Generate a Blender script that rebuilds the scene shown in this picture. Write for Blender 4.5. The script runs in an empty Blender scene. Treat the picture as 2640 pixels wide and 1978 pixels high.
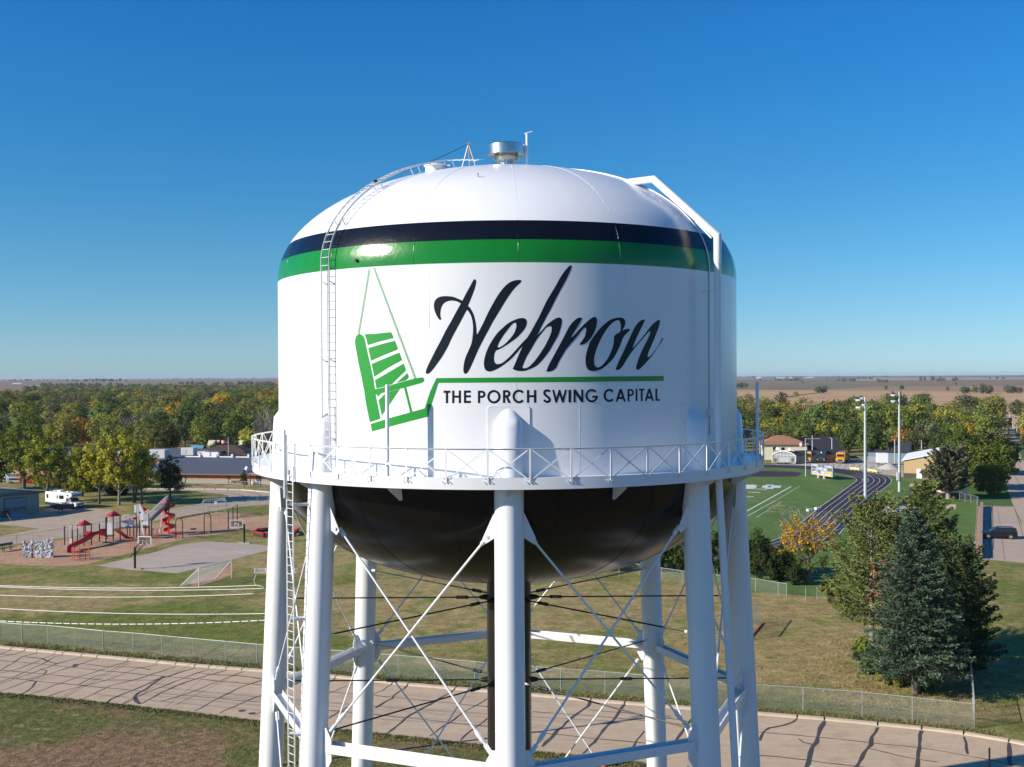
import bpy, bmesh, math, random
from mathutils import Vector, Matrix, geometry
random.seed(7)
R_ = math.radians
C = bpy.context.scene.collection
SC = bpy.context.scene
# ------------------------------------------------------------------ camera, sky, sun, exposure
W0, H0, F0 = 2640.0, 1978.0, 2806.0
CAM_H = 25.0
PITCH, ROLL = 0.39, -0.30
cam_d = bpy.data.cameras.new('camera'); cam = bpy.data.objects.new('camera', cam_d); C.objects.link(cam)
cam_d.sensor_fit = 'HORIZONTAL'; cam_d.sensor_width = 36.0; cam_d.lens = 36.0 * F0 / W0
cam_d.clip_start = 0.5; cam_d.clip_end = 60000
CM = Matrix.Rotation(R_(90 - PITCH), 3, 'X') @ Matrix.Rotation(R_(ROLL), 3, 'Z')
cam.matrix_world = Matrix.Translation((0, 0, CAM_H)) @ CM.to_4x4()
SC.camera = cam
SUN_EL, SUN_AZ = 25.0, 69.5                      # azimuth: degrees left of straight behind the camera
SDIR = Vector((-math.sin(R_(SUN_AZ)) * math.cos(R_(SUN_EL)), -math.cos(R_(SUN_AZ)) * math.cos(R_(SUN_EL)), math.sin(R_(SUN_EL))))
world = bpy.data.worlds.new('World'); SC.world = world; world.use_nodes = True
wn = world.node_tree; wn.nodes.clear()
w_out = wn.nodes.new('ShaderNodeOutputWorld'); w_bg = wn.nodes.new('ShaderNodeBackground'); w_sky = wn.nodes.new('ShaderNodeTexSky')
w_sky.sky_type = 'NISHITA'; w_sky.sun_disc = False; w_sky.sun_elevation = R_(SUN_EL)
w_sky.sun_rotation = math.atan2(SDIR.x, SDIR.y)
w_sky.altitude = 400; w_sky.air_density = 1.0; w_sky.dust_density = 0.3; w_sky.ozone_density = 1.5
w_bg.inputs['Strength'].default_value = 0.124
# the camera's saturated rendering of a dry autumn sky: the sky texture tinted by height above the horizon, the same all round
w_sep = wn.nodes.new('ShaderNodeSeparateXYZ'); w_rmp = wn.nodes.new('ShaderNodeValToRGB'); w_mul = wn.nodes.new('ShaderNodeVectorMath'); w_mul.operation = 'MULTIPLY'
w_tc = wn.nodes.new('ShaderNodeTexCoord')
wn.links.new(w_tc.outputs['Generated'], w_sep.inputs[0]); wn.links.new(w_sep.outputs['Z'], w_rmp.inputs[0])
w_rmp.color_ramp.interpolation = 'B_SPLINE'
_st = [(0.0, (.36, .58, .98)), (0.043, (.285, .485, .77)), (0.096, (.212, .487, .706)), (0.165, (.143, .461, .711)), (0.255, (.093, .473, .80)), (0.33, (.076, .457, .85)), (1.0, (.075, .44, .85))]
_e = w_rmp.color_ramp.elements; _e[0].position = 0; _e[0].color = (*_st[0][1], 1); _e[1].position = 1; _e[1].color = (*_st[-1][1], 1)
for _p, _c in _st[1:-1]: _x = _e.new(_p); _x.color = (*_c, 1)
wn.links.new(w_sky.outputs[0], w_mul.inputs[0]); wn.links.new(w_rmp.outputs[0], w_mul.inputs[1]); wn.links.new(w_mul.outputs[0], w_bg.inputs['Color']); wn.links.new(w_bg.outputs[0], w_out.inputs[0])
sun_d = bpy.data.lights.new('sun', 'SUN'); sun_d.energy = 5.0; sun_d.angle = R_(0.53); sun_d.color = (1.0, 0.90, 0.76)
sun = bpy.data.objects.new('sun', sun_d); C.objects.link(sun)
sun.rotation_euler = SDIR.to_track_quat('Z', 'Y').to_euler()
SC.view_settings.view_transform = 'Standard'; SC.view_settings.look = 'None'
SC.view_settings.exposure = 0.45; SC.view_settings.gamma = 1.0; SC.view_settings.use_curve_mapping = False
SC.cycles.max_bounces = 6; SC.cycles.diffuse_bounces = 3; SC.cycles.glossy_bounces = 3; SC.cycles.transparent_max_bounces = 12
SC.cycles.volume_bounces = 0; SC.cycles.use_denoising = True

# ------------------------------------------------------------------ pixel -> place (photograph pixels, 2640 x 1978)
def ray(x, y):
    return (CM @ Vector(((x - W0 / 2) / F0, -(y - H0 / 2) / F0, -1.0))).normalized()
def P(x, y, z=0.0):
    d = ray(x, y); t = (z - CAM_H) / d.z
    return Vector((d.x * t, d.y * t, z))
def PD(x, y, dist):                              # point at depth (world y) dist
    d = ray(x, y); t = dist / d.y
    return Vector((d.x * t, dist, CAM_H + d.z * t))
def crop(ox, oy, s, pts):
    return [(ox + a / s, oy + b / s) for a, b in pts]

# ------------------------------------------------------------------ materials
MATS = {}
def mat(name, col, rough=0.6, metal=0.0, noise=0.0, scale=1.0, bump=0.0, spec=0.5, coat=0.0, col2=None, bscale=None, objcol=False, trans=0.0):
    if name in MATS: return MATS[name]
    m = bpy.data.materials.new(name); m.use_nodes = True; nt = m.node_tree; N = nt.nodes; L = nt.links
    b = N['Principled BSDF']
    b.inputs['Base Color'].default_value = (*col, 1); b.inputs['Roughness'].default_value = rough
    b.inputs['Metallic'].default_value = metal; b.inputs['Specular IOR Level'].default_value = spec
    if coat: b.inputs['Coat Weight'].default_value = coat; b.inputs['Coat Roughness'].default_value = 0.08
    if trans: b.inputs['Transmission Weight'].default_value = trans
    if noise or bump:
        tc = N.new('ShaderNodeTexCoord')
        nz = N.new('ShaderNodeTexNoise'); nz.inputs['Scale'].default_value = scale; nz.inputs['Detail'].default_value = 6
        L.new(tc.outputs['Object'], nz.inputs['Vector'])
        if noise:
            c2 = col2 or tuple(c * (1 - noise) for c in col)
            mx = N.new('ShaderNodeMix'); mx.data_type = 'RGBA'
            mx.inputs[6].default_value = (*col, 1); mx.inputs[7].default_value = (*c2, 1)
            mr = N.new('ShaderNodeMapRange'); mr.inputs[1].default_value = 0.35; mr.inputs[2].default_value = 0.68
            L.new(nz.outputs[0], mr.inputs[0]); L.new(mr.outputs[0], mx.inputs[0]); L.new(mx.outputs[2], b.inputs['Base Color'])
        if bump:
            bp = N.new('ShaderNodeBump'); bp.inputs['Strength'].default_value = bump; bp.inputs['Distance'].default_value = 0.02
            n2 = N.new('ShaderNodeTexNoise'); n2.inputs['Scale'].default_value = bscale or scale * 4; n2.inputs['Detail'].default_value = 4
            L.new(tc.outputs['Object'], n2.inputs['Vector']); L.new(n2.outputs[0], bp.inputs['Height']); L.new(bp.outputs[0], b.inputs['Normal'])
    MATS[name] = m
    return m

# ------------------------------------------------------------------ mesh building
class MB:
    def __init__(s): s.v = []; s.f = []; s.mi = []
    def add(s, vs, fs, mi=0):
        o = len(s.v); s.v += [tuple(p) for p in vs]; s.f += [tuple(i + o for i in f) for f in fs]; s.mi += [mi] * len(fs); return s
    def box(s, c, d, M=None, mi=0, taper=1.0):
        x, y, z = d[0] / 2, d[1] / 2, d[2] / 2
        vs = [Vector((sx * x * (taper if sz > 0 else 1), sy * y * (taper if sz > 0 else 1), sz * z)) for sz in (-1, 1) for sy in (-1, 1) for sx in (-1, 1)]
        if M: vs = [M @ p for p in vs]
        c = Vector(c)
        return s.add([p + c for p in vs], [(0, 2, 3, 1), (4, 5, 7, 6), (0, 1, 5, 4), (2, 6, 7, 3), (0, 4, 6, 2), (1, 3, 7, 5)], mi)
    def bx(s, x0, x1, y0, y1, z0, z1, mi=0):
        return s.box(((x0 + x1) / 2, (y0 + y1) / 2, (z0 + z1) / 2), (x1 - x0, y1 - y0, z1 - z0), None, mi)
    def bar(s, a, b, w, h=None, up=(0, 0, 1), mi=0):
        a, b = Vector(a), Vector(b); h = h or w; d = (b - a)
        L = d.length
        if L < 1e-6: return s
        d.normalize(); u = Vector(up)
        if abs(d.dot(u)) > 0.98: u = Vector((1, 0, 0))
        sx = d.cross(u).normalized(); sy = sx.cross(d).normalized()
        vs = [p + sx * i * w / 2 + sy * j * h / 2 for p in (a, b) for (i, j) in ((-1, -1), (1, -1), (1, 1), (-1, 1))]
        return s.add(vs, [(0, 1, 5, 4), (1, 2, 6, 5), (2, 3, 7, 6), (3, 0, 4, 7), (3, 2, 1, 0), (4, 5, 6, 7)], mi)
    def tube(s, pts, r, n=8, caps=True, mi=0):
        pts = [Vector(p) for p in pts]; rs = r if isinstance(r, (list, tuple)) else [r] * len(pts)
        rings = []; prev = None
        for i, p in enumerate(pts):
            if i == 0: d = pts[1] - pts[0]
            elif i == len(pts) - 1: d = pts[-1] - pts[-2]
            else: d = (pts[i + 1] - p).normalized() + (p - pts[i - 1]).normalized()
            d.normalize()
            if prev is None:
                u = Vector((0, 0, 1)) if abs(d.z) < 0.9 else Vector((1, 0, 0))
                sx = d.cross(u).normalized()
            else:
                sx = (prev - d * prev.dot(d)).normalized()
            prev = sx; sy = sx.cross(d)
            k = 1.0
            if 0 < i < len(pts) - 1:
                cs = max(0.5, (pts[i + 1] - p).normalized().dot(d)); k = 1 / cs
            rings.append([p + (sx * math.cos(2 * math.pi * j / n) + sy * math.sin(2 * math.pi * j / n)) * rs[i] * (k if k < 1.3 else 1.3) for j in range(n)])
        vs = [q for rg in rings for q in rg]; fs = []
        for i in range(len(pts) - 1):
            for j in range(n):
                fs.append((i * n + j, i * n + (j + 1) % n, (i + 1) * n + (j + 1) % n, (i + 1) * n + j))
        if caps: fs += [tuple(range(n - 1, -1, -1)), tuple((len(pts) - 1) * n + j for j in range(n))]
        return s.add(vs, fs, mi)
    def lathe(s, prof, n=32, c=(0, 0, 0), a0=0.0, a1=2 * math.pi, mi=0):
        full = abs(a1 - a0 - 2 * math.pi) < 1e-6; m = n if full else n + 1
        vs = [(c[0] + r * math.cos(a0 + (a1 - a0) * j / n), c[1] + r * math.sin(a0 + (a1 - a0) * j / n), c[2] + z) for r, z in prof for j in range(m)]
        fs = []
        for i in range(len(prof) - 1):
            for j in range(n):
                j2 = (j + 1) % m
                fs.append((i * m + j, i * m + j2, (i + 1) * m + j2, (i + 1) * m + j))
        return s.add(vs, fs, mi)
    def prism(s, poly, z0, z1, mi=0):            # poly: ccw xy
        n = len(poly)
        vs = [(p[0], p[1], z0) for p in poly] + [(p[0], p[1], z1) for p in poly]
        fs = [(i, (i + 1) % n, n + (i + 1) % n, n + i) for i in range(n)] + [tuple(range(n - 1, -1, -1)), tuple(range(n, 2 * n))]
        return s.add(vs, fs, mi)
    def extr(s, poly3, dvec, mi=0):              # planar polygon extruded by a vector
        n = len(poly3); d = Vector(dvec)
        vs = [Vector(p) for p in poly3] + [Vector(p) + d for p in poly3]
        fs = [(i, (i + 1) % n, n + (i + 1) % n, n + i) for i in range(n)] + [tuple(range(n - 1, -1, -1)), tuple(range(n, 2 * n))]
        return s.add(vs, fs, mi)
    def mesh(s, name, mats, smooth=False):
        me = bpy.data.meshes.new(name); me.from_pydata(s.v, [], s.f)
        for m in (mats if isinstance(mats, (list, tuple)) else [mats]): me.materials.append(m)
        if any(s.mi): me.polygons.foreach_set('material_index', s.mi)
        if smooth:
            me.polygons.foreach_set('use_smooth', [True] * len(me.polygons))
            if smooth != 'all':
                me.set_sharp_from_angle(angle=R_(40))
        me.update(); return me
    def build(s, name, mats, parent=None, smooth=False, M=None, fix=False):
        me = s.mesh(name, mats, smooth)
        if fix:
            bm = bmesh.new(); bm.from_mesh(me); bmesh.ops.recalc_face_normals(bm, faces=bm.faces); bm.to_mesh(me); bm.free()
        return link(name, me, parent, M)
def link(name, me, parent=None, M=None):
    o = bpy.data.objects.new(name, me); C.objects.link(o)
    if parent is not None: o.parent = parent
    if M is not None: o.matrix_local = M
    return o
def tag(o, label=None, cat=None, group=None, kind=None):
    if label: o['label'] = label
    if cat: o['category'] = cat
    if group: o['group'] = group
    if kind: o['kind'] = kind
    return o
def thing(name, label, cat, loc=(0, 0, 0), rz=0.0, group=None):
    o = bpy.data.objects.new(name, None); C.objects.link(o); o.location = loc; o.rotation_euler = (0, 0, rz); o.empty_display_size = 0.1
    return tag(o, label, cat, group)
KIDS = {}
def copy_tree(o, parent=None):
    c = o.copy(); C.objects.link(c)
    if parent is not None: c.parent = parent
    for ch in [k for k in bpy.data.objects if k.parent == o and k is not c]: copy_tree(ch, c)
    return c
def fill(polys):                                 # polys: [outer, hole, ...] lists of 2-d points -> verts, tris
    pl = [[Vector((p[0], p[1], 0)) for p in q] for q in polys]
    vs = [v for q in pl for v in q]
    return [(v.x, v.y) for v in vs], geometry.tessellate_polygon(pl)
def smooth_poly(pts, corners=(), sub=4, closed=True):
    n = len(pts); out = []
    cs = set(corners)
    for i in range(n if closed else n - 1):
        p1, p2 = pts[i], pts[(i + 1) % n]
        p0 = pts[i - 1] if (i not in cs and (closed or i > 0)) else p1
        p3 = pts[(i + 2) % n] if (((i + 1) % n) not in cs and (closed or i + 2 < n)) else p2
        for k in range(sub):
            t = k / sub; t2, t3 = t * t, t * t * t
            out.append(tuple(0.5 * (2 * p1[j] + (-p0[j] + p2[j]) * t + (2 * p0[j] - 5 * p1[j] + 4 * p2[j] - p3[j]) * t2 + (-p0[j] + 3 * p1[j] - 3 * p2[j] + p3[j]) * t3) for j in (0, 1)))
    if not closed: out.append(tuple(pts[-1]))
    return out
def sheet(name, pix, z, m, kind='structure', parent=None, world_pts=False, holes=()):
    pts = [(p[0], p[1]) for p in (pix if world_pts else [P(a, b, 0) for a, b in pix])]
    hs = [[(p[0], p[1]) for p in (h if world_pts else [P(a, b, 0) for a, b in h])] for h in holes]
    vs, fs = fill([pts] + hs)
    mb = MB(); up = []
    for f in fs:
        a, b, c = (Vector(vs[i]) for i in f)
        up.append(f if (b - a).cross(c - a) > 0 else (f[0], f[2], f[1]))
    mb.add([(x, y, z) for x, y in vs], up)
    o = mb.build(name, m, parent)
    if kind and parent is None: o['kind'] = kind
    return o
def ribbon(mb, pts, w, z, mi=0, ragged=0.0):     # flat ribbon on the ground along world xy points
    pts = [Vector((p[0], p[1])) for p in pts]; vs = []
    for i, p in enumerate(pts):
        d = (pts[min(i + 1, len(pts) - 1)] - pts[max(i - 1, 0)]).normalized(); nrm = Vector((-d.y, d.x))
        ww = w * (1 + random.uniform(-ragged, ragged))
        zz = z if not callable(z) else z(p)
        vs += [(p.x + nrm.x * ww / 2, p.y + nrm.y * ww / 2, zz), (p.x - nrm.x * ww / 2, p.y - nrm.y * ww / 2, zz)]
    return mb.add(vs, [(2 * i, 2 * i + 1, 2 * i + 3, 2 * i + 2) for i in range(len(pts) - 1)], mi)
def subdiv(pts, step, wob=0.0):
    pts = [Vector((p[0], p[1])) for p in pts]; out = []
    for a, b in zip(pts, pts[1:]):
        n = max(1, int((b - a).length / step)); d = (b - a).normalized(); nr = Vector((-d.y, d.x))
        for k in range(n): out.append(a.lerp(b, k / n) + (nr * random.uniform(-wob, wob) if (k or out) else Vector((0, 0))))
    out.append(pts[-1]); return out
# ================================================================== WATER TOWER
TD = 48.0; TX = PD(1309, 970, TD).x; R0 = 9.89
T0 = Vector((TX, TD, 0))
ZC = CAM_H                                       # heights below are relative to the camera's eye level
white = mat('white_tower_paint', (0.80, 0.81, 0.82), 0.26, noise=0.05, scale=0.6, bump=0.16, bscale=0.7, col2=(0.77, 0.78, 0.80))
blackp = mat('black_gloss_paint', (0.006, 0.007, 0.012), 0.21, spec=0.38, noise=0.3, scale=0.8, bump=0.32, bscale=5.0)
greenp = mat('green_gloss_paint', (0.008, 0.20, 0.016), 0.21, noise=0.12, scale=0.8, bump=0.32, bscale=5.0)
bowlp = mat('black_bowl_paint', (0.004, 0.004, 0.006), 0.24, spec=0.36, noise=0.3, scale=0.5, bump=0.35, bscale=0.9)
inkp = mat('navy_black_lettering_paint', (0.005, 0.008, 0.014), 0.38, spec=0.35)
ggrn = mat('green_lettering_paint', (0.018, 0.27, 0.030), 0.28)
steel = mat('stainless_steel', (0.62, 0.62, 0.60), 0.28, metal=1.0, noise=0.25, scale=3, bump=0.1)
galv = mat('galvanised_metal', (0.42, 0.44, 0.45), 0.45, metal=0.6, noise=0.2, scale=2)
blackrod = mat('black_painted_steel', (0.012, 0.011, 0.011), 0.35)

tower = thing('water_tower', 'white water tower with black and green stripes, swing emblem, black bowl and white legs', 'water tower', (TX, TD, 0))
def pol(az, r, z):                               # az: degrees, 0 towards the camera, + to the right; local to the tower
    a = R_(az); return Vector((r * math.sin(a), -r * math.cos(a), z))
def shell(name, prof, m, n=256):
    mb = MB().lathe(prof, n); return mb.build(name, m, tower, smooth='all')
ZS = ZC + 4.07; HD = 4.9
def dome_z(r): return ZS + HD * math.sqrt(max(0, 1 - (r / R0) ** 2))
def dome_r(z): return R0 * math.sqrt(max(0, 1 - ((z - ZS) / HD) ** 2))
zb1, zb2 = ZC + 5.52, ZC + 4.80
ZG = ZC + 3.98
def prof_z(za, zb, n=8): return [(dome_r(za + (zb - za) * i / n) if za + (zb - za) * i / n > ZS else R0, za + (zb - za) * i / n) for i in range(n + 1)]
shell('tank_wall', [(R0, ZC - 3.9), (R0, ZC - 1), (R0, ZC + 2), (R0, ZG)], white)
shell('green_stripe', prof_z(ZG, zb2), greenp)
shell('black_stripe', prof_z(zb2, zb1), blackp)
dp = []
ra = dome_r(zb1)
for i in range(25):
    t0 = math.acos(min(1, ra / R0)); t = t0 + (math.pi / 2 - t0) * i / 24
    dp.append((max(0.001, R0 * math.cos(t)), ZS + HD * math.sin(t)))
shell('roof_dome', dp, white)
ZBW = ZC - 3.85; HB = 4.98
bp = []
for i in range(29):
    t = math.pi / 2 * i / 28
    bp.append((max(0.9, (R0 - 0.004) * math.cos(t)), ZBW - HB * math.sin(t)))
shell('tank_bowl', bp[::-1], bowlp)
# weld seams
def seam(name, pts, r, m): return MB().tube(pts, r, 5).build(name, m, tower, smooth='all')
for zz in (ZC + 1.72, ZC - 0.98):
    seam('weld_seam', [pol(a, R0 - 0.004, zz) for a in range(-120, 121, 2)], 0.008, white)
for az, z0, z1 in [(-16, ZC + 1.72, ZG), (25.5, ZC + 1.72, ZG), (-58, ZC + 1.72, ZG), (66, ZC + 1.72, ZG), (2.0, ZC - 0.98, ZC + 1.72), (-36, ZC - .98, ZC + 1.72), (43, ZC - .98, ZC + 1.72), (15, ZC - 3.4, ZC - .98), (58, ZC - 3.4, ZC - .98)]:
    seam('weld_seam', [pol(az, R0 - 0.004, z0), pol(az, R0 - 0.004, z1)], 0.008, white)
for az in range(-86, 100, 22):
    a = az + 0.5
    pts_g = [pol(a, (dome_r(z) if z > ZS else R0) - 0.004, z) for z in [ZG + (zb2 - ZG) * k / 6 for k in range(7)]]
    pts_b = [pol(a, dome_r(z) - 0.004, z) for z in [zb2 + (zb1 - zb2) * k / 6 for k in range(7)]]
    pts_w = [pol(a, r - 0.003, dome_z(r)) for r in [ra * (1 - k / 20) + 1.6 * k / 20 for k in range(21)]]
    seam('weld_seam', pts_g, 0.013, greenp); seam('weld_seam', pts_b, 0.013, blackp); seam('weld_seam', pts_w, 0.009, white)
    seam('weld_seam', [pol(a + 8, r * 1.002, z) for r, z in bp], 0.007, bowlp)
# ---- lettering and emblem painted on the wall, wrapped round the cylinder
def on_wall(x, y, rr=R0 + 0.004):
    d = ray(x, y); o = Vector((-TX, -TD)); dx = Vector((d.x, d.y))
    a = dx.dot(dx); b = 2 * o.dot(dx); c = o.dot(o) - rr * rr
    t = (-b - math.sqrt(max(0, b * b - 4 * a * c))) / (2 * a)
    px, py = o.x + dx.x * t, o.y + dx.y * t
    return (math.atan2(px, -py) * rr, CAM_H + d.z * t)
def wall_mesh(name, polys, m, off=0.005, label=None, pix=True):
    q = [[on_wall(*p) for p in pl] for pl in polys] if pix else polys
    vs, fs = fill(q)
    bm = bmesh.new(); bv = [bm.verts.new((x, 0, z)) for x, z in vs]
    for f in fs:
        try: bm.faces.new([bv[i] for i in f])
        except ValueError: pass
    s0, s1 = min(v[0] for v in vs), max(v[0] for v in vs); k = math.floor(s0 / 0.2) + 1
    while k * 0.2 < s1:
        bmesh.ops.bisect_plane(bm, geom=bm.verts[:] + bm.edges[:] + bm.faces[:], plane_co=(k * 0.2, 0, 0), plane_no=(1, 0, 0), dist=1e-5); k += 1
    rr = R0 + off
    for v in bm.verts:
        a = v.co.x / (R0 + 0.004); v.co = Vector((rr * math.sin(a), -rr * math.cos(a), v.co.z))
    for f in bm.faces:
        c = f.calc_center_median()
        f.normal_update()
        if f.normal.x * c.x + f.normal.y * c.y < 0: f.normal_flip()
        f.smooth = True
    me = bpy.data.meshes.new(name); bm.to_mesh(me); bm.free(); me.materials.append(m)
    o = link(name, me, tower)
    if label: o['label'] = label
    return o
A_ = lambda p: crop(1100, 670, 5.5219, p)
B_ = lambda p: crop(1400, 670, 5.5219, p)
Hh = [(688,277),(704,300),(700,345),(680,420),(640,530),(588,655),(620,690),(660,760),(688,850),(704,950),(712,1050),(720,1062),(800,910),(870,760),(940,630),(1000,525),(1060,440),(1130,360),(1200,312),(1270,290),(1320,286),(1352,295),(1330,330),(1270,385),(1200,470),(1120,590),(1030,740),(950,870),(880,1000),(800,1150),(730,1290),(670,1430),(620,1540),(585,1600),(548,1625),(525,1595),(522,1540),(535,1450),(560,1370),(600,1280),(635,1195),(652,1100),(660,1000),(655,900),(635,810),(605,750),(574,710),(520,810),(440,960),(360,1110),(300,1240),(220,1380),(150,1480),(90,1560),(40,1612),(8,1625),(-12,1610),(-8,1570),(20,1500),(70,1400),(120,1300),(200,1150),(270,1010),(350,870),(420,740),(485,622),(440,598),(380,582),(320,585),(265,605),(225,645),(203,700),(194,770),(198,815),(207,840),(200,854),(180,850),(150,810),(115,730),(102,660),(110,600),(135,560),(180,530),(240,518),(310,518),(380,528),(450,555),(508,582),(560,480),(620,370),(655,305),(670,282)]
def cidx(pts, cs): return [pts.index(c) for c in cs]
wall_mesh('script_letter', [smooth_poly(A_(Hh), cidx(Hh, [(588,655),(720,1062),(1352,295),(574,710),(485,622),(508,582)]))], inkp, label='black brush-script capital H')
EB = [(1380,830),(1410,845),(1425,880),(1420,930),(1390,990),(1340,1050),(1280,1110),(1200,1170),(1110,1230),(1040,1270),(985,1292),(965,1340),(958,1400),(965,1450),(985,1478),(1010,1484),(1060,1475),(1120,1435),(1200,1360),(1290,1260),(1370,1170),(1425,1115),(1480,1030),(1540,920),(1600,810),(1657,690),(1717,570),(1777,470),(1837,370),(1897,260),(1957,170),(2007,110),(2032,85),(2057,80),(2062,100),(2037,170),(1987,280),(1927,390),(1857,520),(1777,680),(1717,790),(1657,905),(1572,1082),(1620,1025),(1657,985),(1707,930),(1767,880),(1827,840),(1872,822),(1902,825),(1919,845),(1924,880),(1912,950),(1877,1060),(1807,1190),(1737,1310),(1650,1422),(1560,1510),(1460,1560),(1390,1582),(1320,1584),(1260,1572),(1225,1555),(1235,1530),(1270,1450),(1320,1330),(1368,1225),(1330,1265),(1260,1350),(1180,1430),(1060,1520),(970,1570),(920,1588),(880,1590),(840,1570),(820,1530),(815,1460),(830,1370),(870,1260),(930,1150),(1000,1050),(1070,980),(1150,910),(1240,860),(1320,832)]
Eh = [(1255,895),(1275,915),(1272,970),(1240,1050),(1180,1130),(1110,1200),(1050,1240),(1015,1245),(1012,1225),(1040,1160),(1090,1080),(1150,1000),(1210,925)]
Bh = [(1361,1530),(1395,1440),(1440,1350),(1500,1250),(1570,1130),(1640,1040),(1700,965),(1762,945),(1779,965),(1775,1020),(1747,1100),(1697,1200),(1657,1268),(1590,1370),(1520,1460),(1450,1525),(1400,1543),(1370,1540)]
wall_mesh('script_letter', [smooth_poly(A_(EB), cidx(EB, [(985,1292),(1425,1115),(1572,1082),(1225,1555),(1368,1225)])), smooth_poly(A_(Eh), []), smooth_poly(A_(Bh), [0])], inkp, label='black brush-script letters e and b joined')
Rr = [(552,830),(545,822),(510,825),(470,845),(420,890),(380,940),(330,1030),(280,1130),(220,1240),(150,1370),(90,1480),(48,1580),(60,1592),(100,1590),(150,1570),(190,1530),(215,1470),(260,1390),(320,1290),(400,1190),(470,1110),(530,1030),(575,980),(600,965),(614,975),(610,1030),(590,1100),(550,1160),(522,1200),(530,1212),(560,1208),(610,1185),(660,1140),(710,1070),(750,980),(768,900),(768,850),(755,820),(738,812),(700,825),(650,860),(590,915),(520,985),(450,1065),(410,1105),(405,1098),(430,1050),(480,970),(530,890)]
wall_mesh('script_letter', [smooth_poly(B_(Rr), cidx(Rr, [(410,1105)]))], inkp, label='black brush-script letter r')
Oo = [(1090,822),(1140,832),(1165,860),(1172,900),(1160,950),(1130,1008),(1170,990),(1215,982),(1238,990),(1225,1015),(1190,1050),(1150,1095),(1130,1130),(1110,1190),(1070,1280),(1010,1390),(930,1480),(850,1545),(780,1575),(715,1585),(660,1575),(625,1540),(607,1470),(608,1380),(630,1280),(670,1170),(730,1080),(800,990),(870,920),(950,860),(1020,832)]
Oh = [(1070,862),(1095,880),(1108,930),(1105,1000),(1090,1030),(1040,1060),(1015,1085),(1010,1120),(1005,1190),(980,1280),(930,1390),(870,1475),(815,1520),(775,1532),(745,1515),(728,1470),(730,1390),(760,1280),(800,1180),(850,1080),(900,1000),(960,925),(1020,875)]
wall_mesh('script_letter', [smooth_poly(B_(Oo), cidx(Oo, [(1130,1008)])), smooth_poly(B_(Oh), [])], inkp, label='black brush-script letter o')
Nn = [(1447,855),(1430,852),(1400,860),(1360,890),(1320,940),(1280,1010),(1240,1100),(1180,1230),(1120,1360),(1060,1490),(1037,1555),(1050,1568),(1085,1562),(1130,1520),(1170,1455),(1230,1360),(1300,1265),(1380,1170),(1450,1090),(1500,1030),(1528,1022),(1520,1060),(1480,1150),(1420,1270),(1360,1410),(1328,1520),(1330,1560),(1355,1567),(1400,1535),(1480,1450),(1550,1370),(1620,1270),(1680,1180),(1712,1125),(1705,1112),(1690,1130),(1640,1230),(1580,1310),(1530,1370),(1500,1385),(1490,1375),(1500,1320),(1540,1230),(1590,1110),(1640,980),(1663,900),(1660,862),(1640,858),(1600,885),(1540,940),(1450,1060),(1360,1170),(1280,1255),(1278,1245),(1320,1140),(1380,1010),(1440,890)]
wall_mesh('script_letter', [smooth_poly(B_(Nn), cidx(Nn, [(1280,1255),(1528,1022)]))], inkp, label='black brush-script letter n')
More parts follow.
